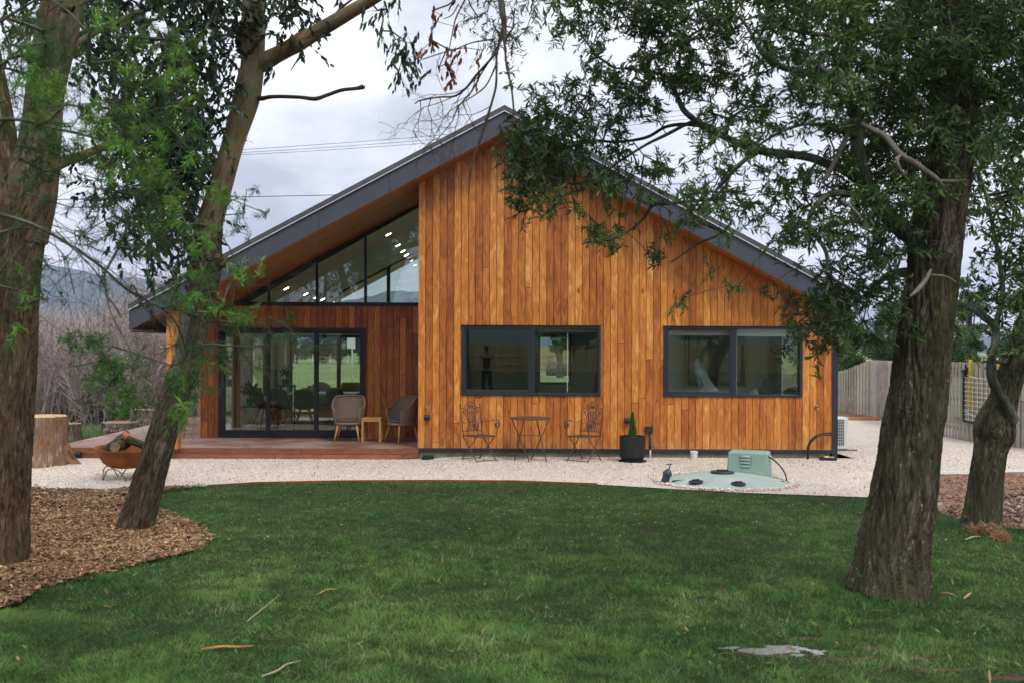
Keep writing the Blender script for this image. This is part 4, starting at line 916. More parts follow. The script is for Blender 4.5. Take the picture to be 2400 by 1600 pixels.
def pot_plant(x, y, z, r, h, ph, spread, label, n=70, big=.11):
    t = empty('house_plant', (x, y, z), 0, label, 'house plant')
    MB().lathe([(0, 0), (r*.75, 0), (r, h), (r*.92, h), (r*.9, h*.85), (0, h*.85)], n=24, close=False).build('pot', M['black'], t, smooth=True, smooth_angle=40)
    c = np.array([0, 0, h + ph*.55]); pos = c + rdir(n) * np.array([spread, spread, ph*.45]) * RNG.random((n, 1))**.5
    v, f = leaf_arrays(pos, rdir(n, -.2), RNG.uniform(big*.7, big*1.2, n), RNG.uniform(big*.5, big*.8, n), rdir(n, .5)); np_mesh('leaves', v, f, M['leaf_pot'], t, np.repeat(RNG.random(n), 6))
    m = MB()
    for k in range(5): a = k*1.3; m.tube([(0, 0, h*.8), (spread*.4*math.cos(a), spread*.4*math.sin(a), h + ph*.7)], .006, 5)
    m.build('stems', M['leaf_pot'], t); return t
q = P(586, 945, 20.6)
pot_plant(q.x, 20.6, FZ + .53, .085, .16, .32, .17, 'dark leafy plant in a black pot on the folding stand inside the door')
t = empty('folding_stand', (q.x, 20.6, FZ), 0, 'black folding plant stand with crossed legs inside the sliding door', 'plant stand')
MB().box(-.17, .17, -.15, .15, .51, .53).build('tray', M['black'], t)
for sy in (-.13, .13): MB().beam((-.17, sy, .51), (.17, sy, 0), .02, .012).beam((.17, sy, .51), (-.17, sy, 0), .02, .012).build('leg', M['black'], t)
q = P(671, 930, 24.0)
pot_plant(q.x, 24.0, FZ + .86, .12, .13, .36, .14, 'bushy plant in a wide black pot on the stool beside the rear window', 60, .09)
t = empty('stool', (q.x, 24.0, FZ), 0, 'dark timber stool holding the wide black plant pot', 'stool')
MB().box(-.2, .2, -.2, .2, .81, .86).build('seat', M['black'], t, bevel=.01)
for sx in (-.17, .17):
    for sy in (-.17, .17): MB().box(sx-.02, sx+.02, sy-.02, sy+.02, 0, .81).build('leg', M['black'], t)
tag(MB().box(-4.9, -2.3, 21.2, 23.9, FZ + .001, FZ + .012).build('rug', rugm), 'red-brown rug under the dining table', 'rug')
# bedroom behind the wider-set window, study behind the other one
sil = plain('silver_cloth', (.34, .39, .42), .45, .4, 0, .3, 6); dkb = plain('black_bag_fabric', (.018, .02, .024), .7, .3, 0, .4, 14)
q = P(1653, 890, 18.2)
t = empty('garment_cover', (q.x, 18.3, FZ), 0, 'crumpled silver cover standing up behind the window nearest the corner', 'cover')
bm = MB(); n = 26; rows = []
for i in range(15):
    v = i/14; z = .55 + v*1.02; w = .19*(1 - v)**.45*(1 + .25*math.sin(v*7)) + .02; cx = .10 - .16*v + .06*math.sin(v*5)
    for j in range(n):
        a = 2*math.pi*j/n; rr = w*(1 + .35*(float(vn(math.cos(a)*2.5 + 9, math.sin(a)*2.5, v*5)) - .5)*2); bm.v.append((cx + rr*math.cos(a), rr*.7*math.sin(a), z))
for i in range(14):
    for j in range(n): bm.f.append((i*n+j, i*n+(j+1) % n, (i+1)*n+(j+1) % n, (i+1)*n+j))
bm.build('cover', sil, t, smooth=True, smooth_angle=35); MB().lathe([(0, 0), (.2, 0), (.17, .03), (.025, .05), (.02, .6), (0, .6)], n=20, close=False).build('stand', M['black'], t)
t = empty('desk', (4.35, 18.05, FZ), 0, 'pale desk pushed against the corner window inside', 'desk')
MB().box(-1.1, 1.1, -.3, .4, .86, .90).build('desk_top', pale, t, bevel=.005)
for sx in (-1.05, 1.05):
    for sy in (-.25, .35): MB().box(sx-.025, sx+.025, sy-.025, sy+.025, 0, .86).build('leg', pale, t)
def bag(px, py, y, w, h, label, mat, seed):
    q = P(px, py, y); t = empty('bag', (q.x, y, FZ + .9), 0, label, 'bag'); m = MB(); n = 24
    for i in range(11):
        v = i/10
        for j in range(n):
            a = 2*math.pi*j/n; rr = math.sin(math.pi*(.08 + .9*v))**.6*(1 - .35*v)*(1 + .5*(float(vn(math.cos(a)*2 + seed, math.sin(a)*2, v*4)) - .5)); m.v.append((w*rr*math.cos(a) + w*.5*v*math.sin(seed), .14*rr*math.sin(a), h*v))
    for i in range(10):
        for j in range(n): m.f.append((i*n+j, i*n+(j+1) % n, (i+1)*n+(j+1) % n, (i+1)*n+j))
    m.build('bag_body', mat, t, smooth=True, smooth_angle=40); MB().tube(cat_curve([(-w*.3, 0, h*.8), (0, 0, h*1.12), (w*.3, 0, h*.8)], 5), .01, 6).build('strap', mat, t)
bag(1764, 915, 17.95, .10, .14, 'grey drawstring bag on the desk by the corner window', plain('grey_canvas', (.22, .21, .19), .9), 1.2)
bag(1797, 915, 18.05, .22, .27, 'black slumped bag with a peaked top on the desk', dkb, 2.5)
bag(1862, 915, 17.95, .20, .16, 'low black bag at the corner end of the desk', dkb, 4.1)
t = empty('curtain', (2.9, 18.7, FZ), 0, 'brown curtain hanging inside the corner window on the porch side', 'curtain'); m = MB(); 
pts = [(i*.02, .03*math.sin(i*1.3)) for i in range(16)]
for (x0, y0), (x1, y1) in zip(pts[:-1], pts[1:]): m.box(x0, x1 - .001, y0 - .004, y0 + .004, .05, 2.2)
m.build('cloth', plain('brown_curtain', (.20, .10, .03), .9), t); MB().tube([(-.05, 0, 2.21), (.4, 0, 2.21)], .012, 8).build('rod', M['black'], t)
t = empty('inner_door', (5.93, 20.88, FZ), 0, 'dark glazed inner door ajar beside the white wall seen through the corner window', 'door')
MB().box(-.04, .06, -.6, .0, 0, 2.1).build('door_leaf', M['frame2'], t); MB().box(-.055, -.0401, -.06, .0, 0, 2.15).build('timber_jamb', M['reveal'], t)
t = empty('study_desk', (-.25, 18.2, FZ), 0, 'dark desk with brown and green panels behind the window by the porch', 'desk')
MB().box(-.36, .36, -.02, .5, 1.02, 1.06).box(-.36, -.32, -.02, .5, 0, 1.02).box(.29, .36, -.02, .5, 0, 1.02).build('desk_frame', M['black'], t)
MB().box(-.24, .1, .0, .02, .5, 1.0).build('brown_panel', plain('brown_panel', (.10, .04, .015), .6), t); MB().box(.101, .285, .0, .02, .5, 1.0).build('green_panel', plain('green_panel', (.09, .17, .01), .6), t)
# ------------------------------------------------------------------ trees
def spline(pts, n):                           # pts (k,D) -> resampled Catmull-Rom
    p = np.asarray(pts, float); q = np.vstack([2*p[0]-p[1], p, 2*p[-1]-p[-2]]); out = []
    for i in range(1, len(q) - 2):
        for k in range(n):
            t = k/n; out.append(.5*((2*q[i]) + (q[i+1]-q[i-1])*t + (2*q[i-1]-5*q[i]+4*q[i+1]-q[i+2])*t*t + (3*q[i]-q[i-1]-3*q[i+1]+q[i+2])*t**3))
    out.append(q[-2]); return np.array(out)
def trunk(name, path, mat, parent, org, n=48, sub=10, furrow=.03, nf=13, lump=.06, seed=0, flare=0, twist=.0, tip=False):
    """path: rows of (x, y, z, radius)"""
    s = spline(path, sub); c = s[:, :3]; R = np.maximum(s[:, 3], .003); m = len(c)
    d = np.gradient(c, axis=0); d /= np.linalg.norm(d, axis=1, keepdims=True); ds = np.r_[0, np.cumsum(np.linalg.norm(np.diff(c, axis=0), axis=1))]
    u = np.zeros_like(c); ref = np.array([1., 0, 0]) if abs(d[0][0]) < .9 else np.array([0, 0, 1.])
    for i in range(m):
        ref = ref - d[i]*ref.dot(d[i]); ref /= np.linalg.norm(ref); u[i] = ref
    w = np.cross(d, u); a = np.linspace(0, 2*np.pi, n, endpoint=False)[None, :]; S = ds[:, None]; RR = R[:, None]
    r0 = R[0]
    wob = vn(np.cos(a)*1.5 + seed, np.sin(a)*1.5, S*.9/(r0+.05)*.25) - .5
    fl = 0
    if flare: fl = flare * np.exp(-S/.28) * (.35 + .9*np.maximum(0, np.sin(a*2.5 + seed)))
    if furrow > .06:                          # bark plates parted by long fissures
        fq = nf*.9/(2*np.pi*max(r0, .05)); ca, sa = np.cos(a + twist*S)*r0*fq*2, np.sin(a + twist*S)*r0*fq*2
        wx = 1.6*vn(ca*.5 + seed, sa*.5, S*2.2); q1 = fbm(ca + wx + seed*3, sa + wx, S*fq*.22, 3); q2 = fbm(ca*2.3 + seed, sa*2.3 + wx, S*fq*.6, 2)
        crack = 1 - np.clip(np.abs(2*q1 - 1)/.16, 0, 1)**.7; c2 = 1 - np.clip(np.abs(2*q2 - 1)/.14, 0, 1)**.8
        rel = .30*(q1 - .5) - .62*crack - .30*c2*(1 - crack) + .25*(vn(ca*5, sa*5, S*fq*3) - .5)
        big = np.abs(np.sin(a*2.5 + 1.7*vn(np.cos(a) + seed, np.sin(a), S*.5) + twist*S))**.5 - .75
        r = RR*(1 + lump*2*wob + fl + .10*big*(furrow > .12)) + np.minimum(RR*.5, furrow*.30*max(r0, .1))*rel
    else:
        ph = a*nf/2 + 3.2*vn(np.cos(a)*1.2 + seed*3, np.sin(a)*1.2, S*1.3) + twist*S
        fur = np.abs(np.sin(ph))**.45 - .7 + .6*(fbm(np.cos(a)*5 + seed, np.sin(a)*5, S*3.5, 3) - .5)
        r = RR*(1 + lump*2*wob + fl + furrow*fur)
    v = c[:, None, :] + (u[:, None, :]*np.cos(a)[..., None] + w[:, None, :]*np.sin(a)[..., None])*r[..., None]
    bk = np.stack([np.cos(a)*RR + seed, np.sin(a)*RR, S + 0*a], -1)
    I = np.arange(m-1)[:, None]*n; J = np.arange(n)[None, :]; K = (J + 1) % n
    f = np.stack([I+J, I+K, I+n+K, I+n+J], -1).reshape(-1, 4)
    V = v.reshape(-1, 3) - np.array(org)
    return np_mesh(name, V, f, mat, parent, None, True, bk.reshape(-1, 3))
def segs(name, P0, P1, r0, r1, mat, parent, org, k=4):
    P0, P1 = np.asarray(P0), np.asarray(P1); d = P1 - P0; L = np.linalg.norm(d, axis=1, keepdims=True) + 1e-9; d = d/L
    ref = np.where(np.abs(d[:, 2:3]) > .9, np.array([[1., 0, 0]]), np.array([[0, 0, 1.]])); u = np.cross(d, ref); u /= np.linalg.norm(u, axis=1, keepdims=True); w = np.cross(d, u)
    a = np.linspace(0, 2*np.pi, k, endpoint=False); N = len(P0); v = np.empty((N, 2*k, 3)); bk = np.empty((N, 2*k, 3))
    r0 = np.broadcast_to(r0, (N,)); r1 = np.broadcast_to(r1, (N,)); off = RNG.random(N)*20
    for i, t in enumerate(a):
        dirv = u*np.cos(t) + w*np.sin(t); v[:, i] = P0 + dirv*r0[:, None] - d*r0[:, None]*.3; v[:, k+i] = P1 + dirv*r1[:, None]
        bk[:, i] = np.stack([np.cos(t)*.02 + off, np.sin(t)*.02 + off*0, 0*off], 1); bk[:, k+i] = np.stack([np.cos(t)*.02 + off, np.sin(t)*.02 + off*0, L[:, 0]], 1)
    b = np.arange(N)[:, None]*2*k; f = np.concatenate([b + [i, (i+1) % k, k + (i+1) % k, k+i] for i in range(k)])
    o = np_mesh(name, v.reshape(-1, 3) - np.array(org), f, mat, parent, None, k > 3, bk.reshape(-1, 3)); o['kind'] = 'stuff'; return o
def grow(skel, nodes, step=.14, wander=.25, rtip=.004, rpow=.5, rmax=.05):
    """join every node to the skeleton by bent branchlets, thicker where they carry more"""
    pts = [np.array(p) for p in skel]; par = [-1]*len(pts); nodes = np.asarray(nodes)
    S = np.array(pts); dist = np.min(np.linalg.norm(nodes[:, None, :] - S[None], axis=2), axis=1); order = np.argsort(dist)
    A = np.zeros((len(pts) + len(nodes)*14, 3)); A[:len(pts)] = S; cnt = len(pts); ends = []
    for o in order:
        p = nodes[o]; dd = np.linalg.norm(A[:cnt] - p, axis=1); j = int(np.argmin(dd)); L = dd[j]; n = int(min(13, max(1, round(L/step)))); a = A[j].copy(); pj = j
        side = RNG.normal(size=3)*L*wander*.3; sag = np.array([0, 0, L*.10])
        for i in range(1, n+1):
            t = i/n; q = a*(1-t) + p*t + (side + sag)*math.sin(math.pi*t) + RNG.normal(size=3)*step*.08*(i < n)
            A[cnt] = q; par.append(pj); pj = cnt; cnt += 1
        ends.append(pj)
    load = np.zeros(cnt)
    for e in ends: load[e] += 1
    for i in range(cnt-1, len(skel)-1, -1):
        if par[i] >= 0: load[par[i]] += load[i]
    rad = np.clip(rtip*np.maximum(load, 1)**rpow, rtip, rmax); i = np.arange(len(skel), cnt); pr = np.array(par)[i]
    return A[pr], A[i], np.minimum(rad[pr], rad[i]*1.35), rad[i]
def parse(rows, x0, y0, cell=50):
    out = []
    for r, row in enumerate(rows):
        for c, ch in enumerate(row):
            if ch not in ' .0': out.append((x0 + c*cell, y0 + r*cell, int(ch)))
    return out
def cells_to_nodes(cells, per, Y0, Y1, cell=50, jit=1.15):
    """sprig centres inside the crown; depth varies smoothly in clumps"""
    out = []
    for x, y, d in cells:
        k = 9*(d/9.0)**1.45*per; k = int(k) + (RNG.random() < k - int(k))
        for _ in range(k):
            px = x + cell*(.5 + (RNG.random()-.5)*jit); py = y + cell*(.5 + (RNG.random()-.5)*jit)
            t = float(vn(px/110.0, py/110.0, 3.3))*.5 + RNG.random()*.5; out.append(P(px, py, Y0 + (Y1-Y0)*t))
    return np.array(out)
def sprigs(nodes, n_leaf, tw_len, leaf_l, leaf_w, hang=.4, spread=.9, curve=.15, clump=None, tintn=.75, along=True):
    """each node becomes a short twig with leaves spread along it"""
    N = len(nodes); d = rdir(N); d[:, 2] -= hang; d /= np.linalg.norm(d, axis=1, keepdims=True); L = RNG.uniform(.6, 1.3, N)*tw_len
    e = nodes + d*L[:, None]*.5; s = nodes - d*L[:, None]*.5
    K = n_leaf; t = (np.arange(K)[None, :] + RNG.random((N, K)))/K
    pos = s[:, None] + d[:, None]*(L[:, None]*t)[..., None]; pos[..., 2] -= (t**2)*hang*.15*L[:, None]
    ld = d[:, None]*.9 + rdir(N*K).reshape(N, K, 3)*spread; ld[..., 2] -= hang*.55
    base = RNG.random(N)[:, None] if clump is None else clump[:, None]
    tint = np.clip(base*tintn + RNG.random((N, K))*(1-tintn) , 0, 1)
    v, f = leaf_arrays(pos.reshape(-1, 3), ld.reshape(-1, 3), RNG.uniform(leaf_l*.6, leaf_l*1.2, N*K), RNG.uniform(leaf_w*.7, leaf_w*1.2, N*K), rdir(N*K, .8), curve)
    return v, f, np.repeat(tint.reshape(-1), 6), s, e
def cpath(rows, org=None):                    # rows (px, py, Y, half-width in px) -> (x, y, z, r)
    return [(*P(a, b, c), w*c/F) for a, b, c, w in rows]
def crown(parent, org, nodes, mat, name='crown', **kw):
    v, f, t, s, e = sprigs(nodes, **kw); o = np_mesh(name, v - np.array(org), f, mat, parent, t); o['kind'] = 'stuff'; return s, e
# ---- leaning blackwood in front of the house corner
org = Vector(PG(2082, 1378)); org = np.array(org)
T3 = empty('blackwood_tree', org, 0, 'big dark blackwood with a furrowed leaning trunk standing in the lawn', 'tree')
Y3 = 7.5
tp = [(2082,1392,Y3,86),(2090,1340,Y3,82),(2098,1268,Y3,79),(2120,1153,Y3,74),(2141,1000,Y3,68),(2151,941,Y3,67),(2165,805,Y3,62),(2183,669,Y3,59),(2196,533,Y3+.05,58),(2215,440,Y3+.1,54),(2228,340,Y3+.15,50),(2232,200,Y3+.2,45),(2240,60,Y3+.2,40),(2250,-120,Y3+.3,34),(2262,-350,Y3+.4,24),(2270,-560,Y3+.5,12)]
tpw = cpath(tp); trunk('trunk', tpw, M['bark_black'], T3, org, 210, 26, .40, 19, .07, 2.0, .24, .9)
LIMBS = [
 [(2150,560,7.5,24),(2095,520,7.35,21),(2040,450,7.2,18),(2012,360,7.1,16),(2008,286,7.05,14),(1990,240,7.0,11),(1974,228,7.0,9),(1940,204,6.95,8),(1886,170,6.9,8),(1838,160,6.9,8),(1790,129,6.8,6),(1760,78,6.8,4),(1735,40,6.8,3)],
 [(2035,445,7.2,12),(1985,402,7.3,11),(1940,384,7.4,10.5),(1889,367,7.5,10),(1784,354,7.7,9.5),(1740,340,7.8,8.5),(1702,323,7.9,8),(1651,296,8.0,7.5),(1605,262,8.1,7),(1585,222,8.2,6),(1560,180,8.2,4.5),(1500,165,8.2,3),(1440,160,8.2,2)],
 [(1651,296,8.0,5),(1600,292,8.1,4.5),(1558,299,8.2,4),(1514,323,8.2,4),(1446,333,8.3,3.5),(1380,330,8.3,3),(1300,340,8.4,2)],
 [(1625,284,8.05,4),(1600,296,8.0,4),(1562,316,7.9,4),(1514,340,7.9,3.5),(1450,380,7.8,3.2),(1395,418,7.8,3),(1330,430,7.8,2.5),(1260,400,7.8,2)],
 [(1784,354,7.7,6),(1750,372,7.6,5.5),(1712,408,7.5,5),(1675,450,7.5,4)],
 [(2008,320,7.05,6),(1980,312,7.0,5.5),(1940,296,6.9,5),(1889,291,6.8,4.5),(1838,306,6.7,4),(1790,333,6.7,3),(1760,352,6.6,2.5)],
 [(2060,470,7.3,9),(1990,455,7.1,8),(1943,456,7.0,7),(1905,490,6.9,6),(1897,533,6.9,5.5),(1925,570,6.9,5),(1938,600,6.9,4.5),(1937,640,6.9,3)],
 [(2170,60,7.7,10),(2100,55,7.3,8),(2042,65,7.1,6),(1950,82,7,6),(1858,71,6.9,5),(1800,40,6.9,4)],
 [(2150,640,7.5,14),(2110,640,7.6,11),(2075,650,7.8,8),(2030,690,8.0,5),(1990,720,8.2,3.5)],
 [(2220,300,7.6,22),(2290,270,7.9,18),(2360,262,8.2,14),(2440,250,8.5,10)],
 [(1700,466,7.6,4),(1620,472,7.8,4),(1560,478,7.9,4),(1530,482,8,4),(1500,520,8,3),(1440,560,8,2.5),(1370,570,8,2)],
 [(1600,470,7.8,3.5),(1640,520,7.8,3),(1690,545,7.8,3),(1640,570,7.8,2.5),(1572,615,7.8,2)]]
skel = []
for i, L_ in enumerate(LIMBS):
    w_ = cpath(L_); trunk('limb', w_, M['branch'], T3, org, 10, 6, .05, 3, .12, i*1.3); skel += [p[:3] for p in spline(w_, 4)]
DEADL = [[(2018,290,6.75,6),(2046,305,6.7,7),(2076,323,6.7,7.5),(2110,364,6.7,8),(2144,384,6.72,7.5),(2195,422,6.75,7),(2215,450,6.8,5),(2245,470,6.85,4)],
 [(2195,424,6.75,4),(2225,426,6.8,5),(2262,424,6.8,5)],
 [(1991,306,6.9,5),(1974,340,6.9,6),(1954,384,6.9,6.5),(1937,415,6.9,6),(1926,430,6.9,3)], [(2110,364,6.7,4),(2102,375,6.6,4.5),(2112,400,6.6,3.5),(2125,408,6.6,2)],
 [(2182,632,7.05,3),(2170,655,7.0,6),(2150,680,6.95,6),(2132,696,6.9,3)], [(2182,645,7.05,3),(2215,648,7.1,3),(2240,662,7.15,2)], [(1896,139,6.8,5),(1930,165,6.8,6),(1974,194,6.8,6),(2000,215,6.8,4)],
 [(1970,470,6.9,3),(2000,490,6.8,3.5),(2018,515,6.8,3)]]
for i, L_ in enumerate(DEADL): trunk('dead_branch', cpath(L_), M['deadw'], T3, org, 9, 6, .08, 3, .15, i*.7)
R3 = ["..24678899999999999999999999",
"..2566888997788999999999999",
"...542287766556778999999999",
"....41277854678887999999999",
"....376898643367788999999999",
".3665787455533557899999878",
".89876222346543476899996657",
"499876200124522357898998766",
"5999743422322344689986678763",
"28986344555544556787544787",
".642123336654465678724467",
"....3321353333566744224567",
"....3311.21.1412457631.2467",
".........1221.125662..24767",
".........1.42.146653..24665",
"...........1..588655..23454",
"..............5775421.13454",
"..............341.....1233"]
c3 = parse(R3, 1150, -50); main3 = [q for q in c3 if not (q[0] >= 2240 and q[1] >= 330)]
far4 = [q for q in c3 if q[0] >= 2240 and q[1] >= 330]
# part of the crown above the frame
top3 = [(1350 + 50*i, -100 - 50*j, 6) for i in range(24) for j in range(5)]
n3 = np.vstack([cells_to_nodes([q for q in main3 if q[0] < 1560], .80, 7.2, 8.9), cells_to_nodes([q for q in main3 if q[0] >= 1560], .74, 5.9, 8.9)])
P0, P1, ra, rb = grow(skel + [p[:3] for p in spline(tpw, 3)][-40:], n3, .13, .35, .0028, .42, .022)
segs('branches', P0, P1, ra, rb, M['branch'], T3, org)
extra = n3[RNG.integers(0, len(n3), int(len(n3)*2.9))] + RNG.normal(size=(int(len(n3)*2.9), 3))*np.array([.055, .10, .05])
nn = np.vstack([n3, extra]); clump = np.clip(vn(nn[:, 0]*1.3, nn[:, 1]*1.3, nn[:, 2]*1.6)*.9 - .12 + RNG.random(len(nn))*.25, 0, 1)
s, e = crown(T3, org, nn, M['leaf_black'], n_leaf=15, tw_len=.15, leaf_l=.066, leaf_w=.0135, hang=.22, spread=.85, curve=.16, clump=clump, tintn=.62)
segs('twigs', s, e, .0022, .0012, M['twig'], T3, org, 3)
nt3 = cells_to_nodes(top3, .25, 6.0, 9.0)
crown(T3, org, nt3, M['leaf_black'], name='upper_crown', n_leaf=12, tw_len=.3, leaf_l=.10, leaf_w=.03, hang=.22)
# ---- gnarled tree at the edge
org = np.array(PG(2302, 1241)); Y4 = float(org[1])
T4 = empty('gnarled_tree', org, 0, 'small crooked dark tree with a burl beside the red soil heap', 'tree')
tp = [(2302,1250,Y4,41),(2303,1230,Y4,39),(2318,1080,Y4,35),(2324,1045,Y4,37),(2330,1020,Y4,44),(2332,990,Y4,44),(2350,940,Y4,33),(2362,900,Y4,31),(2380,850,Y4,31),(2402,780,Y4+.1,28),(2430,700,Y4+.2,25),(2450,560,Y4+.3,20),(2470,400,Y4+.4,14),(2480,200,Y4+.4,8)]
w4 = cpath(tp); trunk('trunk', w4, M['bark_black'], T4, org, 140, 24, .40, 12, .14, 7.7, .2, 1.6)
L4 = [[(2372,985,Y4-.12,16),(2358,952,Y4-.2,13),(2337,915,Y4-.25,11.5),(2325,885,Y4-.25,11),(2323,849,Y4-.2,10),(2331,810,Y4-.1,9.5),(2332,766,Y4,9),(2307,744,Y4+.1,8.5),(2280,723,Y4+.2,8),(2239,713,Y4+.3,7),(2200,706,Y4+.5,5),(2160,700,Y4+.6,3)],
 [(2322,845,Y4-.2,4),(2345,848,Y4-.1,5),(2372,850,Y4,6)], [(2331,790,Y4,5),(2310,775,Y4,4),(2318,760,Y4,3)], [(2332,766,Y4,7),(2350,690,Y4+.1,6),(2340,600,Y4+.2,5),(2320,500,Y4+.2,4),(2300,420,Y4+.2,3)]]
sk = []
for i, L_ in enumerate(L4): w_ = cpath(L_); trunk('limb', w_, M['branch'], T4, org, 12, 8, .08, 4, .1, i*2.3); sk += [p[:3] for p in spline(w_, 4)]
n4 = cells_to_nodes(far4, .75, 9.2, 11.4); n4 = np.vstack([n4, cells_to_nodes([(2230+50*i, 340 - 50*j, 6) for i in range(7) for j in range(7)], .25, 9.5, 11.5)])
P0, P1, ra, rb = grow(sk + [p[:3] for p in w4[8:]], n4, .18, .3, .003, .45, .025); segs('branches', P0, P1, ra, rb, M['branch'], T4, org)
ex = n4[RNG.integers(0, len(n4), int(len(n4)*2))] + RNG.normal(size=(int(len(n4)*2), 3))*np.array([.13, .2, .11]); nn = np.vstack([n4, ex])
s, e = crown(T4, org, nn, M['leaf_black'], n_leaf=11, tw_len=.26, leaf_l=.10, leaf_w=.026, hang=.2, spread=.95); segs('twigs', s, e, .003, .002, M['twig'], T4, org, 3)
# ---- leaning gum
org = np.array(PG(315, 1243)); Y2 = float(org[1])
T2 = empty('leaning_gum_tree', org, 0, 'leaning gum tree with peeling orange-brown bark rising from the mulch bed', 'tree')
low = [(315,1256,Y2,43),(318,1232,Y2,41),(352,1110,Y2,37),(389,985,Y2,33.5),(415,905,Y2,34),(441,839,Y2,34),(468,703,Y2,31),(482,640,Y2,34),(488,533,Y2,32.5)]
up = [(486,560,Y2,32),(488,533,Y2,32.5),(505,476,Y2,29.5),(545,340,Y2,26.5),(576,238,Y2,31),(586,190,Y2,30),(592,150,Y2,27),(594,68,Y2,28),(594,0,Y2,26),(596,-90,Y2,24),(610,-260,Y2+.1,18),(620,-420,Y2+.2,10)]
trunk('lower_trunk', cpath(low), M['bark_low'], T2, org, 130, 26, .30, 16, .05, 4.2, .10, .3)
w2 = cpath(up); trunk('trunk', w2, M['bark_gum'], T2, org, 100, 18, .07, 6, .07, 1.2)
br = [(585,178,Y2+.06,10),(602,160,Y2+.02,17),(625,142,Y2-.03,20.5),(650,128,Y2-.08,19),(680,112,Y2-.15,19),(697,103,Y2-.2,20),(740,78,Y2-.2,17.5),(800,42,Y2-.3,17),(850,12,Y2-.4,15),(900,-20,Y2-.5,13),(960,-70,Y2-.6,11),(1040,-120,Y2-.7,9),(1140,-150,Y2-.8,7)]
wb = cpath(br); trunk('limb', wb, M['bark_gum'], T2, org, 28, 10, .05, 4, .10, 3.4)
trunk('broken_branch', cpath([(592,222,Y2,9),(612,231,Y2-.05,6),(640,227,Y2-.1,4.5),(700,228,Y2-.1,4.3),(738,232,Y2-.1,5),(765,224,Y2-.1,4.5),(800,212,Y2-.1,4.5),(835,208,Y2-.1,4.3),(851,204,Y2-.1,6),(852,203,Y2-.1,2)]), M['twig'], T2, org, 10, 6, .1, 3, .2, 1.1)
trunk('dead_stub', cpath([(405,880,Y2-.16,11),(425,800,Y2-.17,10),(437,735,Y2-.19,11),(443,712,Y2-.2,8),(445,708,Y2-.2,2)]), M['deadw'], T2, org, 16, 6, .12, 5, .12, 8)
trunk('bark_knot', cpath([(470,628,Y2-.05,18),(500,618,Y2-.1,20),(522,610,Y2-.12,17),(530,600,Y2-.12,6)]), M['bark_fib'], T2, org, 20, 6, .25, 5, .2, 9)
for q in ([(690,105,Y2-.24,14),(686,92,Y2-.28,10),(684,80,Y2-.3,2)], [(742,62,Y2-.2,4),(752,58,Y2-.2,6),(770,52,Y2-.25,5),(800,20,Y2-.3,3),(830,-5,Y2-.3,2)], [(708,128,Y2-.2,4),(692,150,Y2-.2,2),(681,166,Y2-.2,1)], [(600,20,Y2-.22,18),(606,40,Y2-.26,13),(602,62,Y2-.23,10)]):
    trunk('bark_strip', cpath(q), M['bark_fib'], T2, org, 8, 5, .2, 3, .2, 5)
# hanging gum leaves, live and dead, from that limb
def hang_leaves(cells, per, Y0, Y1, mat, name, parent, org, skel, nl=9, ll=.085, lw=.03, tw=.25):
    nd = cells_to_nodes(cells, per, Y0, Y1); P0, P1, ra, rb = grow(skel, nd, .14, .3, .0025, .4, .012); segs(name + '_twigs', P0, P1, ra, rb, M['twig'], parent, org, 3)
    s, e = crown(parent, org, nd, mat, name=name, n_leaf=nl, tw_len=tw, leaf_l=ll, leaf_w=lw, hang=1.2, spread=.45, curve=.12); segs(name + '_stems', s, e, .002, .0015, M['twig'], parent, org, 3)
top2 = [p[:3] for p in spline(wb, 3)]
G = [(870,0,5),(870,40,4),(920,0,4),(900,50,5),(930,90,8),(950,110,8),(940,150,8),(960,130,7),(900,110,2),(980,90,5),(955,170,6),(930,20,3),(1000,110,2),(1010,150,2),(640,0,5),(680,0,5),(610,40,3),(605,165,4),(600,190,2)]
hang_leaves([(x-20, y-20, d) for x, y, d in G], .55, Y2-.9, Y2-.3, M['leaf_gum'], 'gum_leaves', T2, org, top2)
D = [(1000,20,6),(1010,50,6),(1030,20,4),(1040,50,3),(1020,95,3),(1055,90,5),(1085,110,3),(1110,100,5),(1070,120,6),(1090,130,5),(1030,130,6),(1035,150,5),(1060,160,8),(1065,170,6),(1110,145,4),(1000,85,4),(990,100,3)]
hang_leaves([(x-12, y-15, d) for x, y, d in D], .42, Y2-1.0, Y2-.7, M['leaf_dead'], 'dead_leaves', T2, org, top2[-14:], 6, .075, .03, .14)
M['bark_fib2'] = barkmat('peeling_upper_bark', [(.34, (.016, .011, .008)), (.42, (.07, .042, .026)), (.50, (.15, .092, .055)), (.56, (.13, .12, .085)), (.62, (.22, .15, .10)), (.68, (.27, .26, .22))], ((.07, .08, .035), .7), .7, .8, .8)
# ---- big stringy-barked gum at the edge of the mulch
org = np.array([P(-22, 1316, 8.5).x, 8.5, float(gz(8.5))])
T1 = empty('forked_gum_tree', org, 0, 'massive forked gum with rough stringy bark at the edge of the mulch bed', 'tree')
tp = [(-42,1330,8.5,100),(-36,1290,8.5,94),(-26,1150,8.5,88),(-16,1000,8.5,86),(-8,850,8.5,86),(-2,700,8.5,86),(8,600,8.5,84),(26,500,8.5,84),(36,440,8.5,78)]
trunk('trunk', cpath(tp), M['bark_fib'], T1, org, 210, 28, .32, 24, .06, 5.1, .12, .3)
fk1 = cpath([(48,560,8.5,58),(70,460,8.5,58),(86,380,8.5,50),(98,300,8.5,44),(106,220,8.5,42),(118,150,8.5,44),(136,60,8.5,48),(150,-20,8.5,44),(170,-150,8.5,38),(190,-330,8.6,26)])
fk2 = cpath([(10,540,8.5,50),(8,450,8.6,46),(6,370,8.7,36),(2,300,8.8,33),(-14,200,8.9,30),(-40,60,9,28),(-60,-60,9,24),(-90,-260,9,18)])
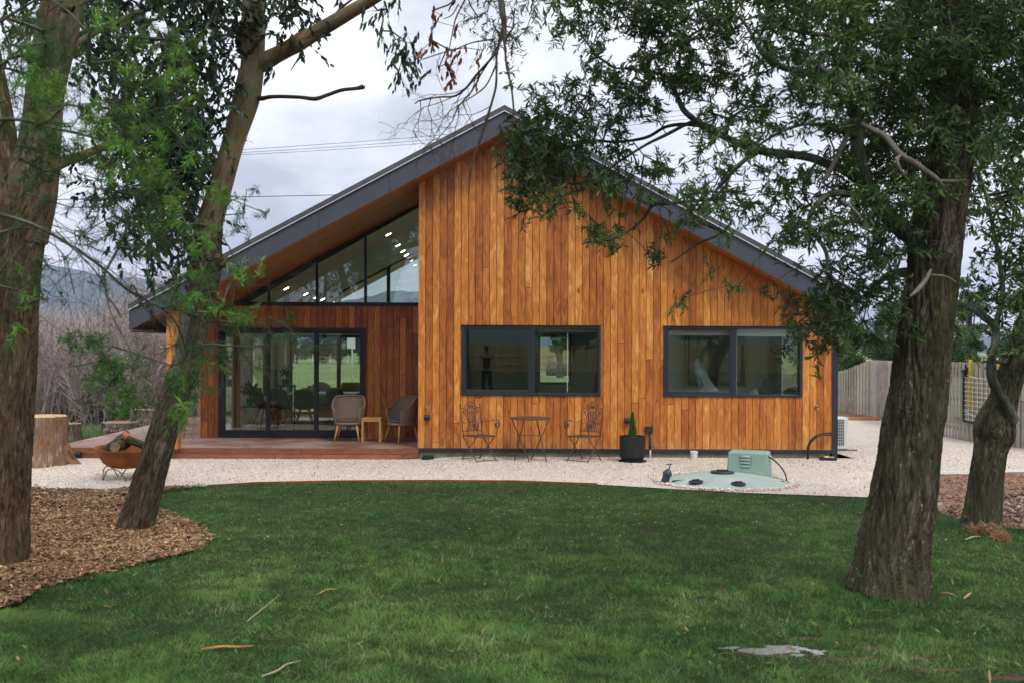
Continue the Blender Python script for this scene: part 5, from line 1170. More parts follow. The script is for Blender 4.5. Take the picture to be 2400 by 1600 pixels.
trunk('fork', fk1, M['bark_fib2'], T1, org, 120, 18, .2, 16, .07, 6.1); trunk('fork', fk2, M['bark_fib'], T1, org, 44, 12, .07, 9, .07, 2.9)
trunk('branch_scar', cpath([(150,20,8.25,10),(162,18,8.2,14),(172,22,8.2,10)]), M['bark_fib'], T1, org, 14, 5, .25, 5, .2, 3)
TL = [[(150,30,8.4,16),(185,8,8.5,9),(215,-5,8.6,8),(260,-25,8.8,7),(330,-60,9.2,6),(420,-90,9.6,5)], [(110,395,8.5,18),(150,380,8.7,13),(184,367,8.9,10),(240,345,9.3,9),(316,299,9.8,8),(350,270,10.2,6),(400,220,10.6,4)],
 [(120,160,8.5,12),(200,90,9.1,8),(300,40,9.8,7),(400,0,10.4,5),(500,-30,10.8,4)]]
sk = []
for i, L_ in enumerate(TL): w_ = cpath(L_); trunk('limb', w_, M['bark_fib2'], T1, org, 14, 8, .05, 4, .12, i*3.3); sk += [p[:3] for p in spline(w_, 4)]
E1 = ["3332566666644433",
"33.1555456603421",
"33..553245570210",
"...1565567600000",
"...24567665",
"...13567764",
"....357877300000",
"....257888 10",
"....2368870",
"....1357850",
".....258620",
".....147830",
"......36720",
"......12500"]
n1 = cells_to_nodes(parse(E1, 0, -50), 1.15, 9.0, 11.4)
P0, P1, ra, rb = grow(sk, n1, .2, .3, .003, .42, .02); segs('branches', P0, P1, ra, rb, M['twig'], T1, org, 4)
ex = n1[RNG.integers(0, len(n1), int(len(n1)*2.2))] + RNG.normal(size=(int(len(n1)*2.2), 3))*np.array([.12, .2, .14]); nn = np.vstack([n1, ex])
s, e = crown(T1, org, nn, M['leaf_gum'], n_leaf=11, tw_len=.22, leaf_l=.078, leaf_w=.034, hang=.75, spread=.75, curve=.12); segs('twigs', s, e, .0028, .0015, M['twig'], T1, org, 3)
ntop = cells_to_nodes([(-200 + 50*i, -120 - 50*j, 5) for i in range(24) for j in range(6)], .2, 8.5, 12)
crown(T1, org, ntop, M['leaf_gum'], name='upper_crown', n_leaf=10, tw_len=.4, leaf_l=.12, leaf_w=.05, hang=.9, spread=.6)
# ---- fine-leaved wattle reaching in from outside the frame
org = np.array([-4.3, 5.0, float(gz(5.0))])
T5 = empty('wattle_tree', org, 0, 'feathery bright green wattle sprays reaching across the two gum trunks', 'tree')
wt5 = [(-4.3, 5.0, .1, .09), (-4.25, 5.1, 1.2, .075), (-4.05, 5.2, 2.4, .06), (-3.9, 5.2, 3.6, .045), (-3.8, 5.2, 4.6, .02)]
trunk('trunk', wt5, M['branch'], T5, org, 20, 8, .05, 5, .08, 3)
wl = [[(-500,560,5.1,10),(-200,520,5.1,9),(-40,500,5.1,8),(60,520,5.1,7),(140,560,5.2,7),(230,620,5.3,6),(300,680,5.4,5),(400,740,5.5,4),(440,830,5.6,3)],
 [(-500,380,5.1,10),(-200,330,5.1,9),(0,280,5.1,7),(120,300,5.2,6),(240,330,5.4,5),(330,380,5.6,4),(400,460,5.8,3)],
 [(-500,200,5.1,10),(-200,120,5.1,8),(-20,60,5.1,6),(90,0,5.1,5),(150,20,5.1,4.5),(210,80,5.1,3)],
 [(-500,700,5.1,8),(-200,640,5.1,7),(0,545,5.2,4),(90,535,5.2,3.5)], [(130,540,5.0,3),(180,590,5.0,3),(240,660,5.0,3.5),(262,740,5.0,3),(310,830,5.0,2.5),(320,900,5,2)],
 [(245,640,5.1,3),(250,690,5.1,4.5),(268,715,5.1,5),(285,745,5.1,5)], [(-60,900,5.2,5),(-30,700,5.2,4),(30,600,5.2,3.5),(90,560,5.2,3),(150,600,5.2,2),(175,690,5.2,2)]]
sk = []
for i, L_ in enumerate(wl): w_ = [(a, b, c, r*.6) for a, b, c, r in cpath(L_)]; trunk('limb', w_, M['branch'], T5, org, 9, 6, .05, 3, .12, i*3.1); sk += [p[:3] for p in spline(w_, 4)]
E5 = ["353343",
"464334333",
"477333444",
"477324444",
"5774344332",
"5664466332",
"4463576425",
"3464566422",
"3343456620",
"2223555431421",
"1113555321322",
"1..245443231",
"231124443321",
"231..12232411",
"13.1112334322",
"1..11122152321",
"...3111142422",
"....412152",
"....152121",
".....31.3"]
c5 = parse(E5, 0, 0); n5 = cells_to_nodes([q for q in c5 if not (q[1] >= 600 and 250 <= q[0] < 400)], .80, 4.7, 6.3, 50, 1.3)
lo = [(225,800,8),(250,840,6),(270,855,9),(240,870,6),(310,850,7),(330,880,3),(340,940,3),(280,900,9),(300,930,9),(250,910,5),(270,950,8),(300,960,6),(210,900,4),(175,795,7),(190,800,5),(400,900,6),(440,930,5),(420,880,7),(415,960,6)]
P0, P1, ra, rb = grow(sk, n5, .13, .35, .0022, .45, .010); segs('branches', P0, P1, ra, rb, M['branch'], T5, org, 4)
cl = np.array([float(vn(p[0]*4.1, p[1]*1.0, p[2]*4.1 + 4)) for p in n5]); nlow = cells_to_nodes([(x-25, y-25, d) for x, y, d in lo], .85, 4.9, 5.4, 50, .75)
nn = np.vstack([n5, n5[RNG.integers(0, len(n5), len(n5))] + RNG.normal(size=(len(n5), 3))*.05, nlow]); cl = np.r_[cl, [float(vn(p[0]*4.1, p[1]*1.0, p[2]*4.1 + 4)) for p in nn[len(n5):]]]
tipc = np.clip((cl - .66)*3.5 + .25 + RNG.normal(size=len(cl))*.1, 0, 1); tipc[-len(nlow):] = RNG.uniform(.35, .8, len(nlow))
BR = [(75,125,5),(62,185,7),(85,205,7),(125,195,8),(70,150,4),(215,262,6),(232,290,7),(205,300,5),(262,392,5),(300,408,5),(330,425,5),(330,300,5),(355,330,5),(300,160,4),(265,60,4),(245,45,4),(400,470,6),(385,440,5),(310,350,5),(270,340,6),(345,385,6),(372,410,5),(425,110,3),(440,160,4),(450,360,4),(460,300,3),(425,250,4),(420,500,5),(385,520,4),(510,440,5),(520,460,4),(440,700,5),(455,640,4),(470,690,3),(480,850,4),(425,955,5),(600,620,3),(560,640,3),(40,620,3),(60,700,4),(50,760,4),(230,240,5),(190,330,4),(340,250,4),(300,230,4),(390,180,3),(470,560,5),(440,590,4),(500,545,3),(580,735,4),(535,745,4),(500,700,4)]
bn = cells_to_nodes([(x-22, y-22, d) for x, y, d in BR], .75, 4.7, 5.3, 50, .75); nn = np.vstack([nn, bn]); tipc = np.r_[tipc, RNG.uniform(.62, 1.0, len(bn))]
s, e = crown(T5, org, nn, M['leaf_wattle'], n_leaf=30, tw_len=.12, leaf_l=.050, leaf_w=.0050, hang=.25, spread=.95, curve=.12, clump=tipc, tintn=.85); segs('twigs', s, e, .0016, .001, M['branch'], T5, org, 3)
# ---- bare hanging branches and acacia spray at the top, from an overhead limb
org = np.array([P(1160, -260, 7.0).x - 0, 7.0, 0.1]); 
LB = [[(2215,60,7.7,12),(1900,-150,7.4,11),(1600,-260,7.2,10),(1350,-250,7.1,9),(1200,-160,7.0,8),(1172,-60,7.0,8),(1176,20,7,8),(1182,60,7,6),(1180,90,7,4)],
 [(1180,60,7,4.5),(1165,122,7,3.4),(1164,160,7,3.2),(1162,204,7,3.2),(1150,250,7,3.2),(1137,292,7,4),(1118,350,7,3),(1103,400,7,2.5),(1098,456,7,1.5)],
 [(1180,70,7,4),(1184,119,7,3),(1188,160,7,3),(1198,204,7,2.8),(1203,245,7,2.6),(1205,292,7,2.2)],
 [(1165,122,7,3.5),(1150,140,7,3),(1116,177,7.1,3),(1092,207,7.1,2.8),(1065,226,7.2,2.5),(1030,228,7.2,2),(985,236,7.3,1.8),(972,244,7.3,1.4)],
 [(1168,110,7,3),(1130,170,7.1,2.2),(1105,215,7.1,2),(1075,250,7.1,1.8),(1060,285,7.1,1.5)],
 [(1164,150,7,2.5),(1140,200,7.1,2),(1110,225,7.1,1.8),(1085,240,7.1,1.5),(1055,260,7.1,1.2)],
 [(1120,-60,7,4),(1090,0,7,2.5),(1070,40,7,2),(1062,70,7,1.6),(1052,120,7,1.3)], [(1075,10,7,2),(1060,35,7,1.6),(1040,45,7,1.2)], [(1160,92,7,2.2),(1110,100,7,2),(1070,115,7,1.8),(1020,130,7,1.5),(990,140,7,1.2)]]
sk = []; o3 = np.array(T3.location)
for i, L_ in enumerate(LB):
    w_ = cpath(L_); trunk('hanging_branch', w_, M['branch'] if i < 1 else M['twig'], T3, o3, 9, 6, .08, 3, .2, i*1.9)
    if i: sk += [p[:3] for p in spline(w_, 4)]
# bare fine twigs
def twiggy(starts, n, L0, down=.5):
    a, b, ra, rb = [], [], [], []
    st = [(np.array(p), np.array(d), L0, .0042) for p, d in starts]
    while st:
        p, d, L, r = st.pop()
        if L < .05: continue
        k = 4
        for i in range(k):
            d = d + RNG.normal(size=3)*np.array([.30, .12, .30]) + np.array([0, 0, -.12*down]); d /= np.linalg.norm(d); q = p + d*L/k; a.append(p); b.append(q); ra.append(r*(1 - .12*i)); rb.append(r*(1 - .12*(i+1))); p = q
            if i in (1, 2, 3) and RNG.random() < .8:
                dd = d + RNG.normal(size=3)*np.array([.8, .3, .6]); st.append((p, dd/np.linalg.norm(dd), L*RNG.uniform(.45, .75), max(r*.62, .0011)))
    return np.array(a), np.array(b), np.array(ra), np.array(rb)
st = []
for x, y, dx in ((60,520,.8),(120,545,.9),(160,560,1),(200,600,.8),(230,620,.6),(280,670,.7),(330,700,.7),(380,730,.6),(90,535,1),(0,545,1.2),(150,600,.3),(240,640,.2),(300,680,.9),(40,505,1.2),(400,740,.2),(180,590,1.2),(120,500,1.0),(-40,640,1.4),(0,690,1.2)):
    for _ in range(2): st.append((P(x, y + RNG.normal()*8, 5.25), (dx, RNG.normal()*.3, -.35 + RNG.normal()*.35)))
A_, B_, r1, r2 = twiggy(st, 0, .48); segs('bare_twigs', A_, B_, r1*.55, r2*.55, M['branch'], T5, np.array(T5.location), 3)
st = []
for x, y in ((1065,226),(1030,228),(1092,207),(1075,250),(1116,177),(985,236),(1060,285),(1085,240),(1055,260),(1130,170),(1150,250),(1010,232)): st.append((P(x, y, 7.1), (RNG.normal()*.5 - .25, 0, -1)))
A_, B_, r1, r2 = twiggy(st, 0, .30); segs('bare_twigs', A_, B_, r1, r2, M['twig'], T3, o3, 3)
ac = [(1120,20,5),(1150,0,6),(1180,0,6),(1210,10,6),(1240,20,5),(1110,60,4),(1130,50,5),(1160,60,7),(1190,60,7),(1220,60,5),(1250,55,4),(1150,90,7),(1180,100,8),(1200,90,6),(1215,110,4),(1175,120,5),(1195,125,4),(1140,110,3),(1100,35,4),(1265,70,2)]
na = cells_to_nodes([(x-25, y-25, d) for x, y, d in ac], .8, 6.8, 7.6, 50, .9); P0, P1, ra, rb = grow([q for q in sk if q[2] > 3.8], na, .1, .4, .002, .4, .006); segs('spray_twigs', P0, P1, ra, rb, M['twig'], T3, o3, 3)
crown(T3, o3, na, M['leaf_black'], name='leaf_spray', n_leaf=11, tw_len=.15, leaf_l=.055, leaf_w=.009, hang=.5, spread=.9)
# ------------------------------------------------------------------ grass, mulch, stones
trunks = [(float(o.location.x), float(o.location.y), r) for o, r in ((T1, .36), (T2, .17), (T3, .27), (T4, .17))]
def free(x, y, extra=0):
    ok = np.ones(len(x), bool)
    for a, b, r in trunks: ok &= (x-a)**2 + (y-b)**2 > (r+extra)**2
    return ok
PUD = PG(1815, 1528); PUDR = (.30, .13)
bare = [(PG(2060, 1430), .22, .05, .5), (PG(2040, 1520), .16, .06, .85), (PG(1990, 1545), .35, .05, .7), (PG(2120, 1540), .3, .06, .85), (PG(1800, 1530), .42, .12, .7), (PG(1890, 1420), .2, .05, .5), (PG(2200, 1570), .25, .06, .7), (PG(620, 1292), .16, .05, .6), (PG(2380, 1590), .3, .08, .7), (PG(1900, 1497), .2, .04, .6), (PG(870, 1390), .08, .03, .5), (PG(1745, 1535), .10, .04, .9)]
def barefn(x, y):
    d = np.zeros(len(x))
    for c, rx, ry, a in bare:
        q = ((x-c[0])/rx)**2 + ((y-c[1])/ry/1.6)**2; d = np.maximum(d, a*np.exp(-q*1.2)*(.5 + vn(x*9, y*14)))
    return np.clip(d, 0, .97)
def blades(name, x, y, h, w, tint, mat, kind='stuff'):
    N = len(x); a = RNG.random(N)*2*np.pi; ln = np.abs(RNG.normal(size=N))*.45 + .2; b = 2*np.pi*2*vn(x*5, y*5, 11) + RNG.normal(size=N)*1.0
    base = np.stack([x, y, zg(x, y) - .004], 1); s = np.stack([np.cos(a), np.sin(a), 0*a], 1)*w[:, None]/2; d = np.stack([np.cos(b)*ln, np.sin(b)*ln, np.ones(N)], 1); d /= np.linalg.norm(d, axis=1, keepdims=True)
    lat = np.stack([np.cos(b), np.sin(b), 0*b], 1)*(h*ln*.9)[:, None]; H = h[:, None]
    v = np.empty((N, 5, 3), np.float32); v[:, 0] = base - s; v[:, 1] = base + s; m = base + d*H*.55; v[:, 2] = m + s*.75; v[:, 3] = m - s*.75; v[:, 4] = base + d*H + lat - np.array([0, 0, 1])*(H*.12)
    i = (np.arange(N)*5)[:, None]; f = np.concatenate([i + [0, 1, 2], i + [0, 2, 3], i + [3, 2, 4]])
    o = np_mesh(name, v.reshape(-1, 3), f, mat, None, np.repeat(tint, 5)); tag(o, kind=kind); return o
def sample(N, y0, y1, p=1.0):
    u = RNG.random(N); y = y0*(y1/y0)**(u**p); x = (RNG.random(N)*2 - 1)*(y*.56 + .9); return x, y
X, Y = sample(760000, 3.7, 14.7, .92)
ok = (~inpoly(X, Y, GRAVEL)) & (~inpoly(X, Y, [(p[0], p[1]) for p in MULCH])) & (~inpoly(X, Y, [(p[0], p[1]) for p in SOIL])) & free(X, Y, -.03)
dens = .35 + .9*fbm(X*2.2, Y*2.2, 1, 3); ok &= RNG.random(len(X)) < dens*(1 - barefn(X, Y))
pr_ = np.sqrt(((X-PUD[0])/.34)**2 + ((Y-PUD[1])/.13)**2) + 1.5*(fbm((X-PUD[0] + 5)*8, (Y-PUD[1] + 3)*12, 0, 3) - .5); ok &= ~((pr_ < .68) & (RNG.random(len(X)) < .82))
X, Y = X[ok], Y[ok]; pt = fbm(X*.9 + 3, Y*.9, 2, 4); cl = fbm(X*5, Y*5, 5, 3); near = 1 - sstep(7.5, 12.5, Y)
H = (.016 + .022*RNG.random(len(X)) + near*(.022*sstep(.5, .75, cl) + .008)); H *= 1 + 1.0*(RNG.random(len(X)) < .015*near)
tuf = vn(X*8, Y*8, 21)*vn(X*3.3, Y*3.3, 5); H *= (.8 + .3*sstep(.35, .6, vn(X*1.7, Y*2.6, 7))) * (1 + near*.7*sstep(.28, .55, tuf)); Wd = RNG.uniform(.0022, .0044, len(X))*(1 + .10*np.maximum(0, Y - 6))
tint = np.clip(.30 + (pt - .5)*.4 + near*.5*sstep(.54, .72, fbm(X*1.5, Y*2.2, 9, 3))*.5 + RNG.normal(size=len(X))*.20 + .13 + (1 - near)*.06 + (tuf - .25)*.4, 0, .9)
dry = RNG.random(len(X)) < .015 + .09*sstep(.55, .75, vn(X*2.1 + 9, Y*3.1))*(.3 + near); tint = np.where(dry, RNG.uniform(.9, 1, len(X)), tint)
blades('grass', X, Y, H, Wd, tint, M['grass'])
# rough grass round the trunk feet, ragged edge over the mulch and beyond the deck
X = np.concatenate([RNG.normal(a, r*1.5, 900) for a, b, r in trunks[2:]]); Y = np.concatenate([RNG.normal(b, r*1.3, 900) for a, b, r in trunks[2:]]); ok = free(X, Y, -.05); X, Y = X[ok], Y[ok]
blades('grass_tufts', X, Y, RNG.uniform(.05, .11, len(X)), RNG.uniform(.004, .006, len(X)), RNG.random(len(X))*.6, M['grass'])
mp = np.array([(p[0], p[1]) for p in MULCH[4:-3]]); k = RNG.integers(0, len(mp)-1, 3200); tt = RNG.random(3200)[:, None]; q = mp[k]*(1-tt) + mp[k+1]*tt + RNG.normal(size=(3200, 2))*.05
blades('edge_grass', q[:, 0], q[:, 1], RNG.uniform(.03, .09, len(q)), RNG.uniform(.003, .006, len(q)), RNG.random(len(q))*.75, M['grass'])
X = RNG.uniform(-22, -7.75, 60000); Y = RNG.uniform(17.8, 33, 60000); ok = RNG.random(60000) < fbm(X*.8, Y*.8, 4, 3)*1.3 - .15; X, Y = X[ok], Y[ok]
blades('rough_grass', X, Y, RNG.uniform(.03, .10, len(X)), RNG.uniform(.010, .02, len(X)), np.clip(.25 + .9*(fbm(X*.6, Y*.6, 8, 3) - .35) + RNG.normal(size=len(X))*.12, 0, 1), M['grass'])
# weeds: broad blades and clover-like leaves in the lawn
N = 2600; X, Y = sample(N, 4.2, 11); ok = (~inpoly(X, Y, [(p[0], p[1]) for p in MULCH])) & (vn(X*1.3, Y*1.8, 3) > .5); X, Y = X[ok], Y[ok]; n = len(X)
v, f = leaf_arrays(np.stack([X, Y, gz(Y) + .012], 1), rdir(n, .45), RNG.uniform(.03, .06, n), RNG.uniform(.010, .018, n), rdir(n, 1.5)); tag(np_mesh('lawn_weeds', v, f, M['grass'], None, np.repeat(RNG.uniform(.45, .85, n), 6)), kind='stuff')
# daisies on the lawn
N = 46; X = RNG.uniform(-2.6, 4.6, N); Y = RNG.uniform(9.4, 13.2, N); n = N; pos = np.repeat(np.stack([X, Y, gz(Y) + .045], 1), 7, 0); an = np.tile(np.arange(7)*2*np.pi/7, N); dd = np.stack([np.cos(an), np.sin(an), .25 + 0*an], 1)
v, f = leaf_arrays(pos, dd, np.full(len(pos), .011), np.full(len(pos), .007), np.tile([0, 0, 1.], (len(pos), 1)), .05); tag(np_mesh('lawn_daisies', v, f, plain('white_petals', (.75, .75, .72), .6), None), kind='stuff')
def chips(name, x, y, z, L, Wd, Th, tint, mat, tilt=.35):
    N = len(x); a = RNG.random(N)*2*np.pi; d = np.stack([np.cos(a), np.sin(a), RNG.normal(size=N)*tilt], 1); d /= np.linalg.norm(d, axis=1, keepdims=True); up = rdir(N, 2.2); s = np.cross(d, up); s /= np.linalg.norm(s, axis=1, keepdims=True); n = np.cross(s, d)
    c = np.stack([x, y, z], 1); d = d*L[:, None]/2; s = s*Wd[:, None]/2; n = n*Th[:, None]; tp = RNG.uniform(.3, 1, N)[:, None]
    v = np.stack([c - d - s, c + d*1 - s*tp, c + d + s*tp, c - d + s, c - d - s + n, c + d - s*tp + n, c + d + s*tp + n, c - d + s + n], 1)
    i = (np.arange(N)*8)[:, None]; f = np.concatenate([i + q for q in ([4, 5, 6, 7], [0, 1, 5, 4], [1, 2, 6, 5], [2, 3, 7, 6], [3, 0, 4, 7])])
    o = np_mesh(name, v.reshape(-1, 3), f, mat, None, np.repeat(tint, 8)); tag(o, kind='stuff'); return o
mm = np.array([(p[0], p[1]) for p in MULCH]); N = 92000; Y = mm[:, 1].min() + (mm[:, 1].max() - mm[:, 1].min())*RNG.random(N)**1.15; X = RNG.uniform(mm[:, 0].min(), mm[:, 0].max(), N)
Xj, Yj = X + RNG.normal(size=N)*.03, Y + RNG.normal(size=N)*.03; ok = inpoly(X, Y, [tuple(p) for p in mm]) & free(X, Y, -.02) & (X > -.58*Y - .6); X, Y = Xj[ok], Yj[ok]
L = RNG.uniform(.012, .05, len(X))*(1 + (RNG.random(len(X)) < .04)*1.5); hp = .035*vn(X*2.3, Y*2.3, 2) + .02*vn(X*7, Y*7, 3)
chips('wood_chips', X, Y, gz(Y) + .012 + hp + RNG.random(len(X))*.012, L, L*RNG.uniform(.18, .5, len(X)), RNG.uniform(.002, .006, len(X)), np.clip(RNG.random(len(X))**1.3*.75 + .3*fbm(X*1.2, Y*1.2, 6, 3) - .02, 0, 1), M['chips'])
N = 90000; X = RNG.uniform(-9.5, 9.8, N); Y = RNG.uniform(12.9, 19.5, N); ok = inpoly(X, Y, GRAVEL); X, Y = X[ok], Y[ok]; S = RNG.uniform(.008, .02, len(X))
chips('gravel', X, Y, zg(X, Y) + .010, S, S*RNG.uniform(.6, .95, len(X)), S*RNG.uniform(.35, .6, len(X)), RNG.random(len(X)), M['stone'], .2)
a_ = RNG.random(4200)*2*np.pi; r_ = .96 + np.abs(RNG.normal(size=4200))*.07 - .04; X = TX + r_*np.cos(a_); Y = TY + r_*np.sin(a_); S = RNG.uniform(.010, .024, 4200)
chips('banked_gravel', X, Y, .016 + .02*RNG.random(4200), S, S*.8, S*.6, RNG.random(4200), M['stone'], .3)
N = 420; X = RNG.uniform(-8, 9, N); Y = RNG.uniform(13.2, 17.3, N); ok = inpoly(X, Y, GRAVEL) & (np.hypot(X - TX, Y - TY) > 1.05); X, Y = X[ok], Y[ok]; n = len(X)
v, f = leaf_arrays(np.stack([X, Y, zg(X, Y) + .03], 1), rdir(n, .05), RNG.uniform(.03, .07, n), RNG.uniform(.010, .018, n), rdir(n, 2)); tag(np_mesh('leaf_litter', v, f, M['litter'], None, np.repeat(RNG.random(n), 6)), kind='stuff')
# puddle
pm = NT('sky_grey_water'); pm.bsdf((.22, .215, .205), .05, .9, 0, pm.bump(pm.noise(pm.pos(), 30, 2), .05, .01)); m = MB(); cs = .012  # pale grey base colour stands in for the sky mirrored in the water
gx, gy = np.meshgrid(np.arange(-.50, .42, cs), np.arange(-.22, .24, cs)); rr = np.sqrt((gx/.34)**2 + (gy/.13)**2) + 1.5*(fbm((gx + 5)*8, (gy + 3)*12, 0, 3) - .5)
for x, y in zip(gx[rr < .66], gy[rr < .66]):
    X0, Y0 = PUD[0] + x, PUD[1] + y; z = float(gz(PUD[1] - .25)) + .003; m.add([(X0, Y0, z), (X0 + cs, Y0, z), (X0 + cs, Y0 + cs, z), (X0, Y0 + cs, z)], [(0, 1, 2, 3)])
tag(m.build('puddle', pm.m), kind='structure')
for c, rx, ry, a in bare:
    if a < .5: continue
    q = [(c[0] + rx*.62*math.cos(t_)*(1 + 1.2*(float(vn(math.cos(t_)*3 + c[0]*7, math.sin(t_)*3)) - .5)), c[1] + ry*.8*math.sin(t_)*(1 + 1.2*(float(vn(math.cos(t_)*3, math.sin(t_)*3 + c[1]*5)) - .5))) for t_ in np.linspace(0, 2*math.pi, 40, endpoint=False)]
    poly_sheet('bare_soil', q, .004, .5, M['wetsoil'])
# ---- fallen bark, sticks
def stick(name, pts, w, mat, label, cat='stick', flat=False, group=None):
    p = [PG(*q) for q in pts]; o0 = p[0].copy(); t = MB(); c = cat_curve([q + Vector((0, 0, .018 + .012*(i % 2))) - o0 for i, q in enumerate(p)], 5)
    n = len(c)
    if flat:
        for i in range(n-1): t.beam(c[i], c[i+1], w*(.35 + math.sin(math.pi*(i+.5)/(n-1))), .006)
        o = t.build(name, mat)
    else: o = t.tube(c, [w*(.35 + .65*math.sin(math.pi*min(.9, .15 + i/n))) for i in range(n)], 8).build(name, mat, None, smooth=True)
    o.location = o0; tag(o, label, cat, group)
ob = plain('orange_bark', (.42, .20, .07), .8, .15, 0, .35, 20); pb = plain('pale_bark', (.36, .30, .20), .8, .15, 0, .3, 20)
stick('bark_strip', [(472,1527),(520,1525),(560,1521),(592,1524)], .020, ob, 'orange-brown strip of bark lying on the near lawn', 'bark strip', True)
stick('fallen_stick', [(612,1592),(650,1583),(672,1563),(704,1560)], .0065, pb, 'pale bent stick on the lawn at the bottom edge of the picture', 'stick')
stick('fallen_stick', [(578,1462),(610,1440),(632,1418),(655,1402)], .0045, pb, 'thin pale stick on the lawn beyond the orange bark strip', 'stick')
stick('fallen_stick', [(745,1398),(765,1390),(790,1385)], .005, ob, 'short brown stick in the middle of the lawn', 'stick')
stick('fallen_stick', [(103,1302),(180,1297),(268,1285)], .016, M['cutold'], 'straight reddish stick lying across the mulch by the big forked gum', 'stick')
stick('fallen_stick', [(112,1305),(160,1328),(218,1361)], .011, M['cutold'], 'thin stick running from the mulch towards the lawn edge', 'stick')
stick('fallen_stick', [(30,1346),(80,1340),(130,1334)], .012, M['bark_low'], 'dark stick in the mulch at the foot of the forked gum', 'stick')
stick('fallen_stick', [(330,1256),(345,1244),(360,1236),(372,1248),(384,1256)], .008, M['cutold'], 'looped reddish twig beside the base of the leaning gum', 'twig')
stick('fallen_stick', [(2200,1396),(2225,1400),(2245,1405)], .011, M['cutold'], 'brown root-like stick right of the big blackwood trunk', 'stick')
stick('fallen_stick', [(2258,1408),(2275,1398)], .010, plain('pinkish_wood', (.42, .24, .17), .8), 'short pinkish stick on the lawn near the blackwood', 'stick')
stick('fallen_stick', [(2262,1268),(2280,1264),(2297,1260)], .009, pb, 'short pale stick in the grass below the crooked tree', 'stick')
N = 110; X, Y = sample(N, 4.3, 13.5); ok = free(X, Y); X, Y = X[ok], Y[ok]; n = len(X)
v, f = leaf_arrays(np.stack([X, Y, gz(Y) + .04], 1), rdir(n, .05), RNG.uniform(.04, .09, n), RNG.uniform(.012, .022, n), rdir(n, 2)); tag(np_mesh('fallen_leaves', v, f, M['litter'], None, np.repeat(RNG.random(n), 6)), kind='stuff')
# loose clods and sparse grass on the red soil
sp_ = [(p[0], p[1]) for p in SOIL]; N = 9000; X = RNG.uniform(5.6, 10.5, N); Y = RNG.uniform(9.3, 15.4, N); ok = inpoly(X, Y, sp_) & free(X, Y); X, Y = X[ok], Y[ok]; S = .006 + .036*RNG.random(len(X))**3
chips('soil_clods', X, Y, gz(Y) + .02 + .05*(vn(X*1.7, Y*1.7) - .3), S, S*RNG.uniform(.5, .9, len(X)), S*RNG.uniform(.3, .7, len(X)), RNG.random(len(X)), leafmat('soil_clod_tones', [(0, (.11, .068, .050)), (.6, (.25, .16, .115)), (1, (.38, .28, .22))], 0, .95, .1), .4)
X = RNG.uniform(5.6, 10.5, 16000); Y = RNG.uniform(9.3, 15.4, 16000); ok = inpoly(X, Y, sp_) & (vn(X*1.9, Y*3.1, 6) > .66); X, Y = X[ok], Y[ok]; blades('sparse_grass', X, Y, RNG.uniform(.02, .06, len(X)), RNG.uniform(.004, .008, len(X)), RNG.random(len(X))*.7, M['grass'])
# ---- edging, soil heap, straw
def edging(name, pts, w, h, mat, label, cat='edging'):
    p = [Vector((q[0], q[1], float(zg(q[0], q[1])))) for q in pts]; o0 = p[0].copy(); m = MB()
    for a, b in zip(p[:-1], p[1:]): m.beam(a - o0 + Vector((0, 0, h/2)), b - o0 + Vector((0, 0, h/2)), w, h)
    o = m.build(name, mat); o.location = o0; tag(o, label, cat)
edging('lawn_edging', [edge[i] for i in range(3, 9)], .008, .03, M['rust'], 'thin rusty steel edging between the lawn and the pale gravel')
edging('path_edging', [PG(2188, 1114.5), PG(2260, 1113.5), PG(2330, 1112), PG(2400, 1111), PG(2520, 1110)], .03, .05, M['whitegloss'], 'whitish edging strip between the gravel and the red soil')
edging('timber_edging', [(7.6, 27.1), (9.3, 27.15), (10.6, 26.9)], .06, .1, M['oak'], 'low timber edging round the far soil bed by the fence')
edging('rusty_bar', [PG(2188, 1191), PG(2262, 1190)], .03, .03, M['rust'], 'rusty flat bar lying on the soil left of the crooked tree', 'metal bar')
edging('timber_offcut', [PG(2213, 1176), PG(2265, 1178)], .06, .02, M['oak'], 'thin timber offcut lying on the red soil', 'timber')
t = MB(); c = PG(2192, 1184); t.slab([(c.x - .12, c.y - .22), (c.x + .14, c.y - .24), (c.x - .02, c.y + .3), (c.x - .1, c.y + .28)], c.z + .01, c.z + .04); o = t.build('paving_slab', M['concrete'], None, bevel=.006); tag(o, 'pale triangular slab corner at the lawn edge behind the blackwood', 'slab')
def heap(name, cx, cy, rx, ry, h, label, cat, mat, seed=1, nn=40):
    V = []; F_ = []
    for j in range(nn+1):
        for i in range(nn+1):
            u, v_ = i/nn*2-1, j/nn*2-1; r = math.hypot(u, v_); z = h*max(0, 1-r)**.8*(.6 + .8*float(fbm(u*3+seed, v_*3, 0, 4))) - .01; V.append((u*rx, v_*ry, z))
    for j in range(nn):
        for i in range(nn): F_.append((j*(nn+1)+i, j*(nn+1)+i+1, (j+1)*(nn+1)+i+1, (j+1)*(nn+1)+i))
    o = np_mesh(name, V, F_, mat, None, None, True); o.location = (cx, cy, float(gz(cy))); tag(o, label, cat); return o
c = PG(2400, 1225); heap('soil_heap', c.x + .35, c.y + .5, .95, .75, .30, 'heap of loose red-brown soil at the picture edge beyond the crooked tree', 'soil heap', M['soil'])
hx, hy = c.x + .35, c.y + .5; n = 5200; u = RNG.uniform(-1, 1, n); v_ = RNG.uniform(-1, 1, n); r_ = np.hypot(u, v_); ok = r_ < 1.05; u, v_, r_ = u[ok], v_[ok], r_[ok]; S = .008 + .05*RNG.random(len(u))**3
